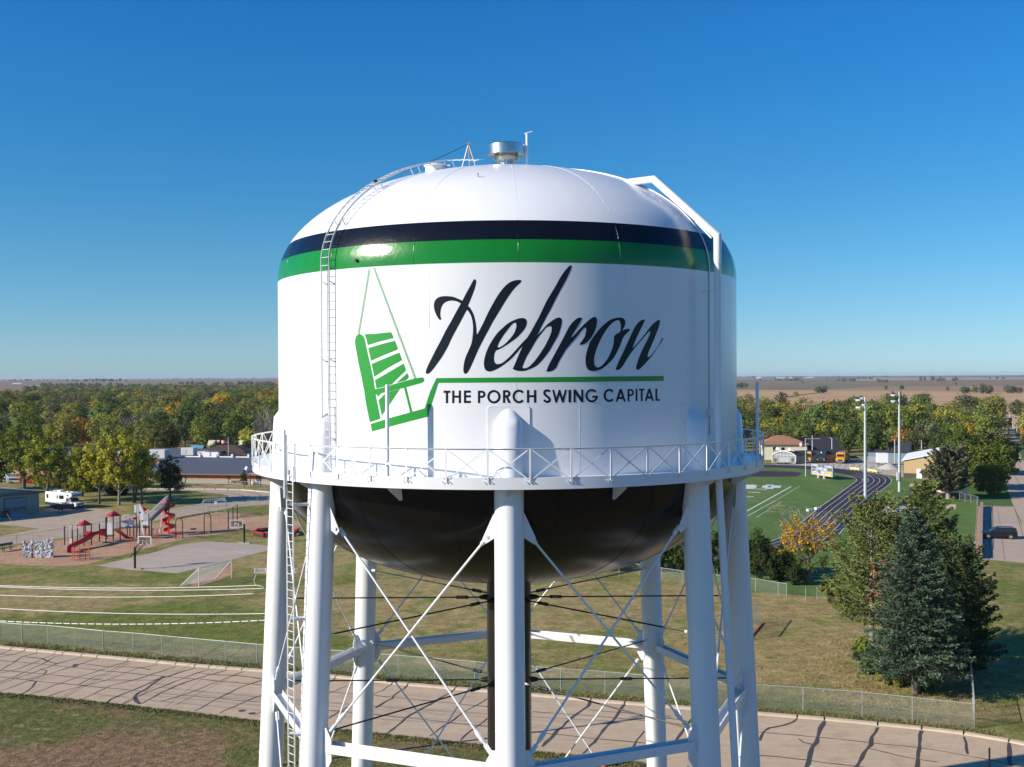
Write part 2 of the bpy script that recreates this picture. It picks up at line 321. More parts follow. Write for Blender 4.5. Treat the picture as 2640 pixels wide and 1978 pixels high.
# capitals of the line below: drawn in unit boxes, mapped to their places on the wall
def arc(cx, cy, rx, ry, a0, a1, n=20): return [(cx + rx * math.cos(R_(a0 + (a1 - a0) * i / n)), cy + ry * math.sin(R_(a0 + (a1 - a0) * i / n))) for i in range(n + 1)]
def glyph(ch, w, h, t):                          # y down, box w x h, stroke t
    if ch == 'T': return [[(0,0),(w,0),(w,t),((w+t)/2,t),((w+t)/2,h),((w-t)/2,h),((w-t)/2,t),(0,t)]]
    if ch == 'I': return [[(0,0),(w,0),(w,h),(0,h)]]
    if ch == 'L': return [[(0,0),(t,0),(t,h-t),(w,h-t),(w,h),(0,h)]]
    if ch == 'H': a, b = h*.40, h*.40+t*.95; return [[(0,0),(t,0),(t,a),(w-t,a),(w-t,0),(w,0),(w,h),(w-t,h),(w-t,b),(t,b),(t,h),(0,h)]]
    if ch == 'E': a, b = h*.38, h*.38+t*.95; return [[(0,0),(w,0),(w,t),(t,t),(t,a),(w,a),(w,b),(t,b),(t,h-t),(w,h-t),(w,h),(0,h)]]
    if ch == 'N': return [[(0,0),(t,0),(w-t*.98,h*.63),(w-t*.98,0),(w,0),(w,h),(w-t*.95,h),(t*.98,h*.37),(t*.98,h),(0,h)]]
    if ch == 'W': return [[(0,0),(t*.85,0),(w*.29,h*.64),(w*.45,0),(w*.55,0),(w*.71,h*.64),(w-t*.85,0),(w,0),(w*.79,h),(w*.67,h),(w*.5,h*.40),(w*.33,h),(w*.21,h)]]
    if ch == 'A': return [[(w*.38,0),(w*.62,0),(w,h),(w-t*.95,h),(w*.71,h*.80),(w*.29,h*.80),(t*.95,h),(0,h)], [(w*.5,h*.28),(w*.37,h*.62),(w*.63,h*.62)]]
    if ch == 'O': return [arc(w/2,h/2,w/2,h/2,0,351,39), arc(w/2,h/2,w/2-t,h/2-t,0,351,39)]
    if ch == 'C': return [arc(w*.53,h/2,w*.53,h/2,-42,-318,34) + arc(w*.53,h/2,w*.53-t,h/2-t,-318,-42,34)]
    if ch == 'G':
        o = arc(w*.51,h/2,w*.51,h/2,-42,-345,34) + [(w,h*.50),(w*.55,h*.50),(w*.55,h*.66),(w*.80,h*.66)]
        return [o + arc(w*.51,h/2,w*.51-t,h/2-t,-320,-42,30)]
    if ch == 'P':
        r = h*.29; return [[(0,0),(w-r,0)] + arc(w-r,r,r,r,-90,90,14)[1:] + [(t,2*r),(t,h),(0,h)], [(t,t*.95),(w-r,t*.95)] + arc(w-r,r,r-t,r-t*.95,-90,90,10)[1:-1] + [(t,2*r-t*.95)]]
    if ch == 'R':
        r = h*.28; w2 = w*.93; return [[(0,0),(w2-r,0)] + arc(w2-r,r,r,r,-90,70,14)[1:] + [(w,h),(w-t*1.2,h),(t*1.3,2*r+t*.1),(t,2*r+t*.1),(t,h),(0,h)], [(t,t*.95),(w2-r,t*.95)] + arc(w2-r,r,r-t,r-t*.95,-90,90,10)[1:-1] + [(t,2*r-t*.95)]]
    if ch == 'S':
        cl = [(w*.86,h*.17),(w*.72,h*.10),(w*.50,h*.085),(w*.27,h*.12),(w*.16,h*.24),(w*.22,h*.36),(w*.42,h*.48),(w*.68,h*.60),(w*.84,h*.74),(w*.76,h*.87),(w*.52,h*.92),(w*.28,h*.87),(w*.12,h*.78)]
        cl = smooth_poly(cl, (), 3, closed=False); L, Rr_ = [], []
        for i, p in enumerate(cl):
            a, b = cl[max(i-1, 0)], cl[min(i+1, len(cl)-1)]; dx, dy = b[0]-a[0], b[1]-a[1]; l = math.hypot(dx, dy) or 1
            L.append((p[0]-dy/l*t/2, p[1]+dx/l*t/2)); Rr_.append((p[0]+dy/l*t/2, p[1]-dx/l*t/2))
        return [L + Rr_[::-1]]
L1 = [('T',100,228,128,366),('H',262,430,125,366),('E',486,618,125,364),('P',752,896,128,366),('O',930,1182,115,372),('R',1228,1380,118,362),('C',1410,1640,108,368),('H',1683,1860,115,358),('S',1990,2140,103,362)]
L2 = [('W',25,303,112,355),('I',335,383,112,352),('N',430,618,105,350),('G',657,895,97,353),('C',1005,1210,95,345),('A',1233,1425,98,338),('P',1460,1582,98,333),('I',1612,1648,95,328),('T',1675,1780,92,328),('A',1787,1960,92,325),('L',1990,2072,90,322)]
for LL, ox, ts in ((L1, 1130, 43), (L2, 1420, 41)):
    for ch, x0, x1, y0, y1 in LL:
        t = ts * (0.86 if x0 > 1200 and ox == 1420 else 1.0)
        if ch == 'I': t = x1 - x0
        gl = glyph(ch, x1 - x0, y1 - y0, t)
        wall_mesh('letter', [[(ox + (x0 + a) / 7.373, 990 + (y0 + b) / 7.373) for a, b in pl] for pl in gl], inkp, label='black capital letter %s' % ch)
# porch swing emblem
S_ = lambda p: crop(900, 840, 5.917, p)
SW = [
 ('swing_frame', [(155,122),(190,135),(222,165),(240,210),(262,320),(290,450),(330,620),(370,800),(393,968),(440,960),(540,935),(645,903),(728,878),(880,838),(1010,802),(1110,788),(1135,795),(1147,820),(1140,850),(1110,872),(870,938),(620,1002),(490,1030),(435,1090),(428,1048),(405,1052),(430,1180),(478,1418),(316,1472),(255,1180),(230,1000),(190,790),(140,560),(105,360),(90,270),(90,215),(105,165),(130,135)]),
 ('swing_slat', [(235,130),(400,122),(640,98),(682,186),(470,240),(285,297),(262,200)]),
 ('swing_slat', [(292,342),(400,308),(560,262),(702,230),(748,360),(540,445),(333,536)]),
 ('swing_slat', [(342,584),(560,492),(768,408),(810,523),(600,640),(383,780)]),
 ('swing_slat', [(393,830),(620,700),(834,576),(868,682),(650,893),(540,925),(418,958)]),
 ('swing_slat', [(722,872),(890,722),(912,780),(876,830)]),
 ('swing_slat', [(448,1138),(556,1030),(620,1006),(775,966),(620,1200),(498,1370)]),
 ('swing_post', [(836,946),(872,936),(965,1312),(930,1322)]),
 ('swing_seat', [(325,1500),(620,1408),(930,1322),(965,1312),(1175,1255),(1215,1262),(1222,1310),(1210,1385),(640,1534),(350,1614)]),
]
for nm, pl in SW:
    k = 3 if nm == 'swing_frame' else 1
    q = S_(pl)
    wall_mesh(nm, [q], ggrn)
def chain(x0, y0, x1, y1, n, label):
    mb = []
    for i in range(n):
        t = (i + 0.5) / n; cx, cy = x0 + (x1 - x0) * t, y0 + (y1 - y0) * t
        L = math.hypot(x1 - x0, y1 - y0) / n; ang = math.atan2(y1 - y0, x1 - x0)
        out = [(cx + L * .56 * math.cos(R_(a)) * math.cos(ang) - 2.9 * math.sin(R_(a)) * math.sin(ang), cy + L * .56 * math.cos(R_(a)) * math.sin(ang) + 2.9 * math.sin(R_(a)) * math.cos(ang)) for a in range(0, 360, 30)]
        inn = [(cx + L * .34 * math.cos(R_(a)) * math.cos(ang) - 1.5 * math.sin(R_(a)) * math.sin(ang), cy + L * .34 * math.cos(R_(a)) * math.sin(ang) + 1.5 * math.sin(R_(a)) * math.cos(ang)) for a in range(0, 360, 45)]
        wall_mesh('chain_link', [out, inn], ggrn, off=0.005 + (i % 2) * 0.002)
S2 = lambda a, b: (700 + a / 3.682, 650 + b / 3.682)
chain(*S2(930, 162), *S2(828, 775), 24, '')
chain(*S2(973, 150), *S2(1366, 1200), 32, '')
G2 = lambda p: crop(1100, 650, 3.403, p)
wall_mesh('underline', [G2([(86,1106),(2080,1088),(2080,1131),(102,1148)])], ggrn, label='green line under the script lettering')
wall_mesh('underline', [G2([(86,1106),(102,1148),(20,1408),(-5,1420),(-22,1385),(30,1225)])], ggrn, off=0.0075, label='slanting green stroke joining the line to the swing seat')
# ---- balcony
RB = 10.97; ZF = ZC - 3.52
fl = MB()
fl.lathe([(R0, ZF - 0.02), (RB, ZF - 0.02), (RB, ZF - 0.045), (R0, ZF - 0.045), (R0, ZF - 0.02)], 192)
fl.build('balcony_floor', white, tower, smooth=True)
MB().lathe([(RB, ZC - 3.46), (RB + 0.012, ZC - 3.46), (RB + 0.012, ZC - 3.86), (RB, ZC - 3.86), (RB, ZC - 3.46)], 192).build('balcony_girder', white, tower, smooth=True)
MB().lathe([(RB - 0.10, ZC - 3.86), (RB - 0.10, ZC - 3.872), (RB + 0.012, ZC - 3.872), (RB + 0.012, ZC - 3.86)], 192).build('girder_flange', white, tower, smooth=True)
ZR = ZC - 2.46
gate0, gate1 = -49.0, -45.7                       # opening at the ladder
a0, a1 = R_(gate1 - 90), R_(gate0 - 90 + 360)
MB().lathe([(RB + .004, ZR), (RB + 0.055, ZR), (RB + 0.055, ZR - 0.012), (RB + .02, ZR - 0.012), (RB + 0.016, ZR - 0.06), (RB + .004, ZR - 0.06), (RB + .004, ZR)], 240, a0=a0, a1=a1).build('top_rail', white, tower, smooth=True)
post_me = MB().bar((0, -RB - 0.035, ZC - 3.62), (0, -RB - 0.035, ZR - 0.02), 0.065, 0.03, up=(0, 1, 0)).mesh('rail_post', white)
def chordbar(a_deg, z0, z1, off, w=0.05):
    h = R_(a_deg); p0 = Vector((0.09, -RB + 0.035 - off, z0)); 
    rr = RB - 0.035 + off
    p1 = Vector((rr * math.sin(h) - 0.09, -rr * math.cos(h), z1))
    return MB().bar(p0, p1, 0.045, 0.012, up=(0, 1, 0))
b_up = chordbar(7.5, ZC - 3.5, ZR - 0.07, 0.06).mesh('rail_brace', white)
b_dn = chordbar(7.5, ZR - 0.07, ZC - 3.5, 0.075).mesh('rail_brace', white)
bolt_mb = MB()
for bz in range(48):
    for k in range(6):
        if 100 < (4.1 + 7.5 * bz) % 360 < 260: continue
        a_ = 4.1 + 7.5 * bz + (-0.15 + 0.06 * k) * 57.3 / RB; z_ = ZC - 3.60 - 0.05 * (k % 2)
        bolt_mb.tube([pol(a_, RB + .008, z_), pol(a_, RB + .045, z_)], 0.018, 6)
tag(bolt_mb.build('rail_bolts', white, tower), kind='stuff')
for k in range(48):
    az = 4.1 + 7.5 * k
    rz = Matrix.Rotation(R_(az), 4, 'Z')
    link('rail_post', post_me, tower, rz)
    mid = ((az + 3.75 + 180) % 360) - 180
    if not (gate0 - 2 < mid < gate1 + 2):
        link('rail_brace', b_up, tower, rz); link('rail_brace', b_dn, tower, rz)
for g in (gate0, gate1):
    MB().bar(pol(g, RB + 0.03, ZC - 3.8), pol(g, RB + 0.03, ZR), 0.07, 0.07).build('gate_post', white, tower)
# balcony brackets
br_me = MB().extr([(-0.006, -R0, ZC - 3.874), (-0.006, -RB + 0.11, ZC - 3.874), (-0.006, -RB + 0.11, ZC - 3.95), (-0.006, -R0 - 0.12, ZC - 4.42), (-0.006, -R0 + 0.06, ZC - 4.42)], (0.014, 0, 0)).mesh('balcony_bracket', white)
for k in range(16): link('balcony_bracket', br_me, tower, Matrix.Rotation(R_(22.5 * k), 4, 'Z'))
# corner poles
for az in (-22.5, 67.5, 157.5, 247.5):
    MB().tube([pol(az, RB - 0.08, ZF), pol(az, RB - 0.08, ZC - 0.34), pol(az, RB - 0.08, ZC - 0.27)], [0.068, 0.068, 0.045], 14).build('antenna_mount_pole', white, tower, smooth=True)
# ---- columns
COL_R = 0.52
def col_r(z): return 9.85 + 0.048 * (ZC - 2.5 - z)
def make_column():
    mb = MB(); n = 40
    zs = [0.35, 6, ZC - 13.75, ZC - 8, ZC - 3.9, 1.0, .75, .5, .25, .02]
    rings = []
    for z in zs:
        for j in range(n):
            a = 2 * math.pi * j / n; cx, cy = COL_R * math.cos(a), COL_R * math.sin(a)
            if z <= 1.0 and z != .35:            # rounded sloping cap that runs into the wall
                cx *= z; cy *= z; u = cy + COL_R
                zz = ZC - 1.80 + .85 * min(1, u / .55) * (1 - .80 * (cx / COL_R) ** 2)
                mb.v.append((cx, -9.80 + cy * 0.98, zz))
            else: mb.v.append((cx, -col_r(z) + cy, z))
    for i in range(len(zs) - 1):
        for j in range(n): mb.f.append((i * n + j, i * n + (j + 1) % n, (i + 1) * n + (j + 1) % n, (i + 1) * n + j)); mb.mi.append(0)
    mb.f.append(tuple((len(zs) - 1) * n + j for j in range(n))); mb.mi.append(0)
    return mb.mesh('column', white, smooth=True)
col_me = make_column()
colseams = [('column_weld', MB().lathe([(COL_R + 0.001, zz - 0.01), (COL_R + 0.007, zz), (COL_R + 0.001, zz + 0.01)], 40, c=(0, -col_r(zz), 0)).mesh('column_weld', white, smooth='all')) for zz in (ZC - 5.9, ZC - 9.3, ZC - 12.3)]
# pad plate behind each column top (curved with the wall, rounded corners)
pad = MB(); hw = R_(4.3); z0p, z1p = ZC - 3.4, ZC - 1.05
nn = 14; rr = R0 + 0.028
pts = []
for (cxx, czz, s0) in ((hw - .012, z1p - .12, 0), (-hw + .012, z1p - .12, 90)):
    for i in range(6):
        a = R_(s0 + 90 * i / 5); pts.append((cxx + .012 * math.cos(a), czz + .12 * math.sin(a)))
pts = [(hw, z0p)] + pts + [(-hw, z0p)]
pv = [(rr * math.sin(a), -rr * math.cos(a), z) for a, z in pts]; pv2 = [((R0 - .01) * math.sin(a), -(R0 - .01) * math.cos(a), z) for a, z in pts]
n = len(pts); pad.add(pv + pv2, [tuple(range(n))[::-1]] + [(i, (i + 1) % n, n + (i + 1) % n, n + i) for i in range(n)])
pad_me = pad.mesh('pad_plate', white)
gus_mes = []
for s in (-1, 1):
    gus = MB()
    zg = ZC - 5.35
    gus.extr([(s * (COL_R - .02), -col_r(zg), zg + .55), (s * (COL_R + .02), -col_r(zg), zg + .55), (s * (COL_R + .42), -col_r(zg) + .14, zg - .35), (s * (COL_R + .30), -col_r(zg) + .10, zg - .52), (s * (COL_R - .02), -col_r(zg), zg - .30)], (0, 0.03, 0))
    gus.tube([(s * (COL_R + .26), -col_r(zg) + .04, zg - .28), (s * (COL_R + .26), -col_r(zg) + .17, zg - .28)], 0.07, 10)
    gus_mes.append(gus.mesh('gusset_plate', white))
for s in (-1, 1):
    gus2 = MB()
    zg = ZC - 13.75
    gus2.extr([(s * (COL_R - .05), -col_r(zg) + .05, zg + .75), (s * (COL_R + .12), -col_r(zg) + .10, zg + .75), (s * (COL_R + .34), -col_r(zg) + .18, zg + .35), (s * (COL_R + .34), -col_r(zg) + .18, zg - .45), (s * (COL_R + .12), -col_r(zg) + .10, zg - .85), (s * (COL_R - .05), -col_r(zg) + .05, zg - .85)], (0, 0.03, 0))
    gus_mes.append(gus2.mesh('gusset_plate', white))
foot_me = MB().box((0, -col_r(0.2), 0.19), (1.9, 1.9, 0.34)).mesh('column_footing', mat('concrete_footing', (0.42, 0.40, 0.37), 0.85, noise=0.2, scale=2, bump=.3))
for k in range(8):
    rz = Matrix.Rotation(R_(45 * k + 0.35), 4, 'Z')
    c = link('column', col_me, tower, rz)
    for nm, me in tuple(colseams) + (('pad_plate', pad_me), ('column_footing', foot_me)) + tuple(('gusset_plate', g) for g in gus_mes):
        link(nm, me, c)
# struts (H sections), tie rods
def at_col(k, z, dx=0.0, dr=0.0): return pol(45 * k + 0.35, col_r(z) + dr, z)
def rodpair(k, za, zb):
    for (i, j) in ((k, k + 1), (k + 1, k)):
        a = at_col(i, za); b = at_col(j, zb); d = (b - a).normalized()
        dirc = (at_col(j, za) - at_col(i, za)).normalized()
        p = a + dirc * (COL_R + 0.28) + Vector((0, 0, -0.3)); q = b - dirc * (COL_R + 0.22) + Vector((0, 0, 0.35))
        ps = (q - p).normalized()
        off = Vector((0, 0, 0)) if i < j else Vector((a.x + b.x, a.y + b.y, 0)).normalized() * 0.07
        mb = MB(); mb.tube([p + off, q + off], 0.042, 8)
        tpt = q - ps * 0.95 + off
        mb.tube([tpt, tpt + ps * 0.12, tpt + ps * 0.40, tpt + ps * 0.52], [0.045, 0.085, 0.085, 0.045], 8)
        mb.bar(q + off - ps * 0.35, q + off + ps * 0.02, 0.16, 0.03, up=(0, 1, 0))
        mb.bar(p + off + ps * 0.35, p + off - ps * 0.02, 0.16, 0.03, up=(0, 1, 0))
        mb.build('cross_rod', white, tower, smooth=True)
for k in range(8):
    zs = ZC - 13.75
    a, b = at_col(k, zs), at_col(k + 1, zs); d = (b - a).normalized(); a += d * (COL_R + .12); b -= d * (COL_R + .12)
    mid = Vector(((a.x + b.x), (a.y + b.y), 0)).normalized()
    mb = MB(); mb.bar(a, b, 0.40, 0.018); 
    for s in (-1, 1): mb.bar(a + mid * 0.21 * s, b + mid * 0.21 * s, 0.018, 0.34)
    mb.build('strut', white, tower)
    rodpair(k, ZC - 5.35, zs + 0.25); rodpair(k, zs - 0.5, 0.9)
# riser
MB().tube([(0, 0, 0), (0, 0, 8), (0, 0, 16), (0, 0, ZBW - HB + 0.25)], 0.97, 48).build('riser_pipe', blackrod if False else mat('black_riser_paint', (0.017, 0.014, 0.013), 0.28, noise=.2, scale=.6, bump=.1), tower, smooth=True)
for zz in (ZC - 11.2, ZC - 12.3, ZC - 14.6): MB().lathe([(0.972, zz - .015), (.985, zz), (0.972, zz + .015)], 48).build('riser_weld', blackp, tower, smooth='all')
for zz in (ZC - 9.75, ZC - 13.4):
    for k in range(8):
        p = pol(45 * k + 0.35, 0.95, zz); q = at_col(k, zz) + (pol(45 * k + .35, 1, 0) * -COL_R)
        d = (q - p).normalized(); mb = MB()
        mb.tube([p, q], 0.032, 6); mb.tube([p, p + d * .25, p + d * .38], [.14, .10, .035], 8)
        t = p + d * (0.9 if zz > ZC - 11 or k % 2 else 4.0)
        for s in (-1, 1): mb.bar(t + Vector((0, 0, .055 * s)), t + d * 0.42 + Vector((0, 0, .055 * s)), .05, .03)
        for e in (0, .42): mb.tube([t + d * (e - .05), t + d * (e + .05)], .075, 8)
        mb.build('radial_rod', blackrod, tower, smooth=True)
        MB().tube([q - d * .22, q + d * .04], [.05, .10], 8).build('rod_clevis', white, tower, smooth=True)
# ---- ladder on the wall and over the dome
def ladder(pts_fn, n, name_rail, half, stand=None, rung_r=0.013):
    pass
LAZ = -41.9; HWD = 0.225
def lad_pt(s):                                   # centre line: list of (r, z)
    return s
lc = [(R0 + 0.20, ZF + 0.1)] + [(R0 + 0.20, ZF + 0.1 + i * (ZS - ZF - .1) / 14) for i in range(1, 15)]
for i in range(1, 33):
    t = math.pi / 2 * i / 32 * 0.895
    off = 0.20 + 0.16 * max(0, math.sin(t))
    lc.append(((R0 + off) * math.cos(t), ZS + (HD + off) * math.sin(t)))
er = pol(LAZ, 1, 0); et = pol(LAZ + 90, 1, 0)
for s in (-1, 1):
    mb = MB()
    for (r0, z0), (r1, z1) in zip(lc, lc[1:]):
        mb.bar(er * r0 + et * HWD * s + Vector((0, 0, z0)), er * r1 + et * HWD * s + Vector((0, 0, z1)), 0.014, 0.075, up=er + Vector((0, 0, 1e-3)))
    mb.build('ladder_rail', white, tower)
# rungs
acc = 0.0; pr = None
cum = [0.0]
for (r0, z0), (r1, z1) in zip(lc, lc[1:]): cum.append(cum[-1] + math.hypot(r1 - r0, z1 - z0))
def lc_at(s):
    for i in range(len(cum) - 1):
        if cum[i + 1] >= s:
            t = (s - cum[i]) / (cum[i + 1] - cum[i]); return (lc[i][0] + (lc[i + 1][0] - lc[i][0]) * t, lc[i][1] + (lc[i + 1][1] - lc[i][1]) * t)
    return lc[-1]
s = 0.25
while s < cum[-1]:
    r, z = lc_at(s); c0 = er * r + Vector((0, 0, z))
    MB().tube([c0 - et * HWD, c0 + et * HWD], 0.014, 6).build('ladder_rung', white, tower, smooth='all'); s += 0.305
MB().tube([er * (r + .03) + Vector((0, 0, z)) for r, z in lc[:-4]], 0.006, 5).build('safety_cable', galv, tower)
for s in (1.2, 4.1, 7.0, 9.5, 12.0, 14.2, 16.2):
    if s > cum[-1]: break
    r, z = lc_at(s)
    for sg in (-1, 1):
        c0 = er * r + et * HWD * sg + Vector((0, 0, z))
        q = er * (R0 if z < ZS else max(1, r - 0.22)) + et * HWD * sg + Vector((0, 0, z - (0.10 if z < ZS else .33)))
        MB().bar(c0, q, 0.05, 0.012, up=et).build('ladder_bracket', white, tower)
# ---- leg ladder with its side rails above the balcony
LA2 = -47.0; e2 = pol(LA2, 1, 0); t2 = pol(LA2 + 90, 1, 0)
def l2(z, s): return e2 * (RB + 0.10) + t2 * s + Vector((0, 0, z))
for s in (-0.22, 0.22):
    MB().tube([l2(0.4, s), l2(ZC - 4.2, s), l2(ZR + 0.32 if s < 0 else ZC - 3.3, s)], 0.028, 6).build('ladder_rail', white, tower, smooth='all')
zz = 0.6
while zz < ZC - 3.2:
    MB().tube([l2(zz, -.22), l2(zz, .22)], 0.013, 6).build('ladder_rung', white, tower, smooth='all'); zz += 0.305
for z in (ZC - 4.75, ZC - 9.0, ZC - 13.3, ZC - 17.5):
    q = at_col(-1, z)
    for s in (-.22, .22): MB().bar(l2(z, s), q + (l2(z, s) - q).normalized() * .45, 0.02, 0.09).build('ladder_bracket', white, tower)
MB().tube([l2(ZC - 4.5, -.22) + e2 * .08, l2(ZR + .5, -.22) + e2 * .08], 0.05, 8).build('climb_post', mat('pale_galvanised', (.62, .66, .64), .4), tower, smooth=True)
# ---- overflow pipe
oa = 49.5
def op(r, z): return pol(oa, r, z)
MB().tube([op(6.3, ZC + 7.76), op(7.65, ZC + 7.74), op(10.5, ZC + 5.26), op(10.5, ZC + 4.2)], 0.15, 16).build('overflow_pipe', white, tower, smooth=True)
MB().tube([op(10.5, ZC + 4.32), op(10.5, ZC - 3.8), op(10.72, ZC - 7.4), op(11.17, ZC - 14.8), op(12.0, .6), op(12.5, .25)], 0.14, 16).build('overflow_pipe', white, tower, smooth=True)
MB().tube([op(R0 + .35, ZC + 5.2), op(R0 - .35, ZC + 5.9)], 0.03, 6).build('pipe_bracket', white, tower)
for z in (ZC + 3.2, ZC + .2, ZC - 2.6): MB().bar(op(R0 - .02, z), op(10.42, z), .10, .02).build('pipe_bracket', white, tower)
MB().tube([pol(51.8, R0 + .03, ZC - 2.3)] + [pol(51.8, R0 + .03, ZC - 2.3 + k * 1.0) for k in range(1, 7)] + [pol(51.8, (R0 + .04) * math.cos(t), ZS + (HD + .04) * math.sin(t)) for t in [i * .06 for i in range(1, 23)]], 0.028, 8).build('cable_conduit', white, tower, smooth='all')
MB().box(pol(51.8, R0 + .09, ZC - 1.45), (.30, .30, .28), Matrix.Rotation(R_(51.8), 3, 'Z')).build('junction_box', white, tower)
# ---- roof fittings
MB().lathe([(0.52, ZC + 8.86), (0.52, ZC + 9.10), (0.34, ZC + 9.12), (0.34, ZC + 9.46)], 32).build('vent_neck', white, tower, smooth=True)
v = MB(); v.lathe([(.345, ZC + 9.10), (.345, ZC + 9.42), (.52, ZC + 9.46), (.56, ZC + 9.60), (.50, ZC + 9.68), (.84, ZC + 9.72), (.84, ZC + 10.14), (.80, ZC + 10.17), (0.02, ZC + 10.22)], 48)
v.build('vent_cap', steel, tower, smooth=True)
for k in range(8): MB().bar(pol(45 * k, .40, ZC + 9.1), pol(45 * k, .50, ZC + 9.5), .05, .015).build('vent_fin', steel, tower)
MB().tube([pol(75, .93, ZC + 8.85), pol(75, .93, ZC + 10.62)], 0.055, 10).build('aviation_light_pole', white, tower, smooth=True)
MB().bar(pol(75, .93, ZC + 10.62) + Vector((-.12, 0, 0)), pol(75, .93, ZC + 10.66) + Vector((.24, 0, .06)), .06, .03).build('light_arm', white, tower)
for dx, dr in ((-.75, 0), (1.6, 0), (2.4, 0)): MB().tube([(dx, -.8, dome_z(abs(dx)) - .1), (dx, -.8, dome_z(abs(dx)) + .22)], .015, 6).build('roof_eyebolt', white, tower)
hc = pol(-47, 4.05, dome_z(4.05))
MB().lathe([(.40, -.15), (.40, .17), (.47, .18), (.47, .23), (.40, .25), (.01, .27)], 28, c=hc).build('roof_hatch', white, tower, smooth=True)
MB().tube([hc + Vector((.45, 0, .18)), hc + Vector((.62, 0, .20))], .05, 8).build('hatch_handle', white, tower)
ap = PD(1208, 372, TD) - T0; ap.z += 0
base = Vector((ap.x, ap.y, 0))
tri = MB()
for dx, dy in ((-.38, -.1), (.42, -.15), (.05, .5)):
    q = Vector((ap.x + dx, ap.y + dy, 0)); q.z = dome_z(q.xy.length) - .03
    tri.tube([ap, q], .035, 8)
tri.build('davit_tripod', galv, tower, smooth=True)
MB().box(ap + Vector((0, 0, .03)), (.16, .10, .10)).build('davit_head', galv, tower)
lr, lz = lc_at(12.0)
cab_e = er * (lr + .02) + Vector((0, 0, lz + .05))
MB().tube([ap, (ap + cab_e) / 2 + Vector((0, 0, -.12)), cab_e], .014, 5).build('davit_cable', blackrod, tower)
MB().box(cab_e, (.14, .1, .09)).build('cable_clamp', blackrod, tower)
for az, z in ((-33.5, ZC + 4.25),): MB().tube([pol(az, R0 - .05, z), pol(az, R0 + .08, z)], .06, 12).build('nozzle', blackrod, tower, smooth=True)
MB().tube([pol(-8.5, dome_r(ZC + 7.5), ZC + 7.5), pol(-8.5, dome_r(ZC + 7.5) + .12, ZC + 7.62)], .03, 8).build('roof_lug', galv, tower)
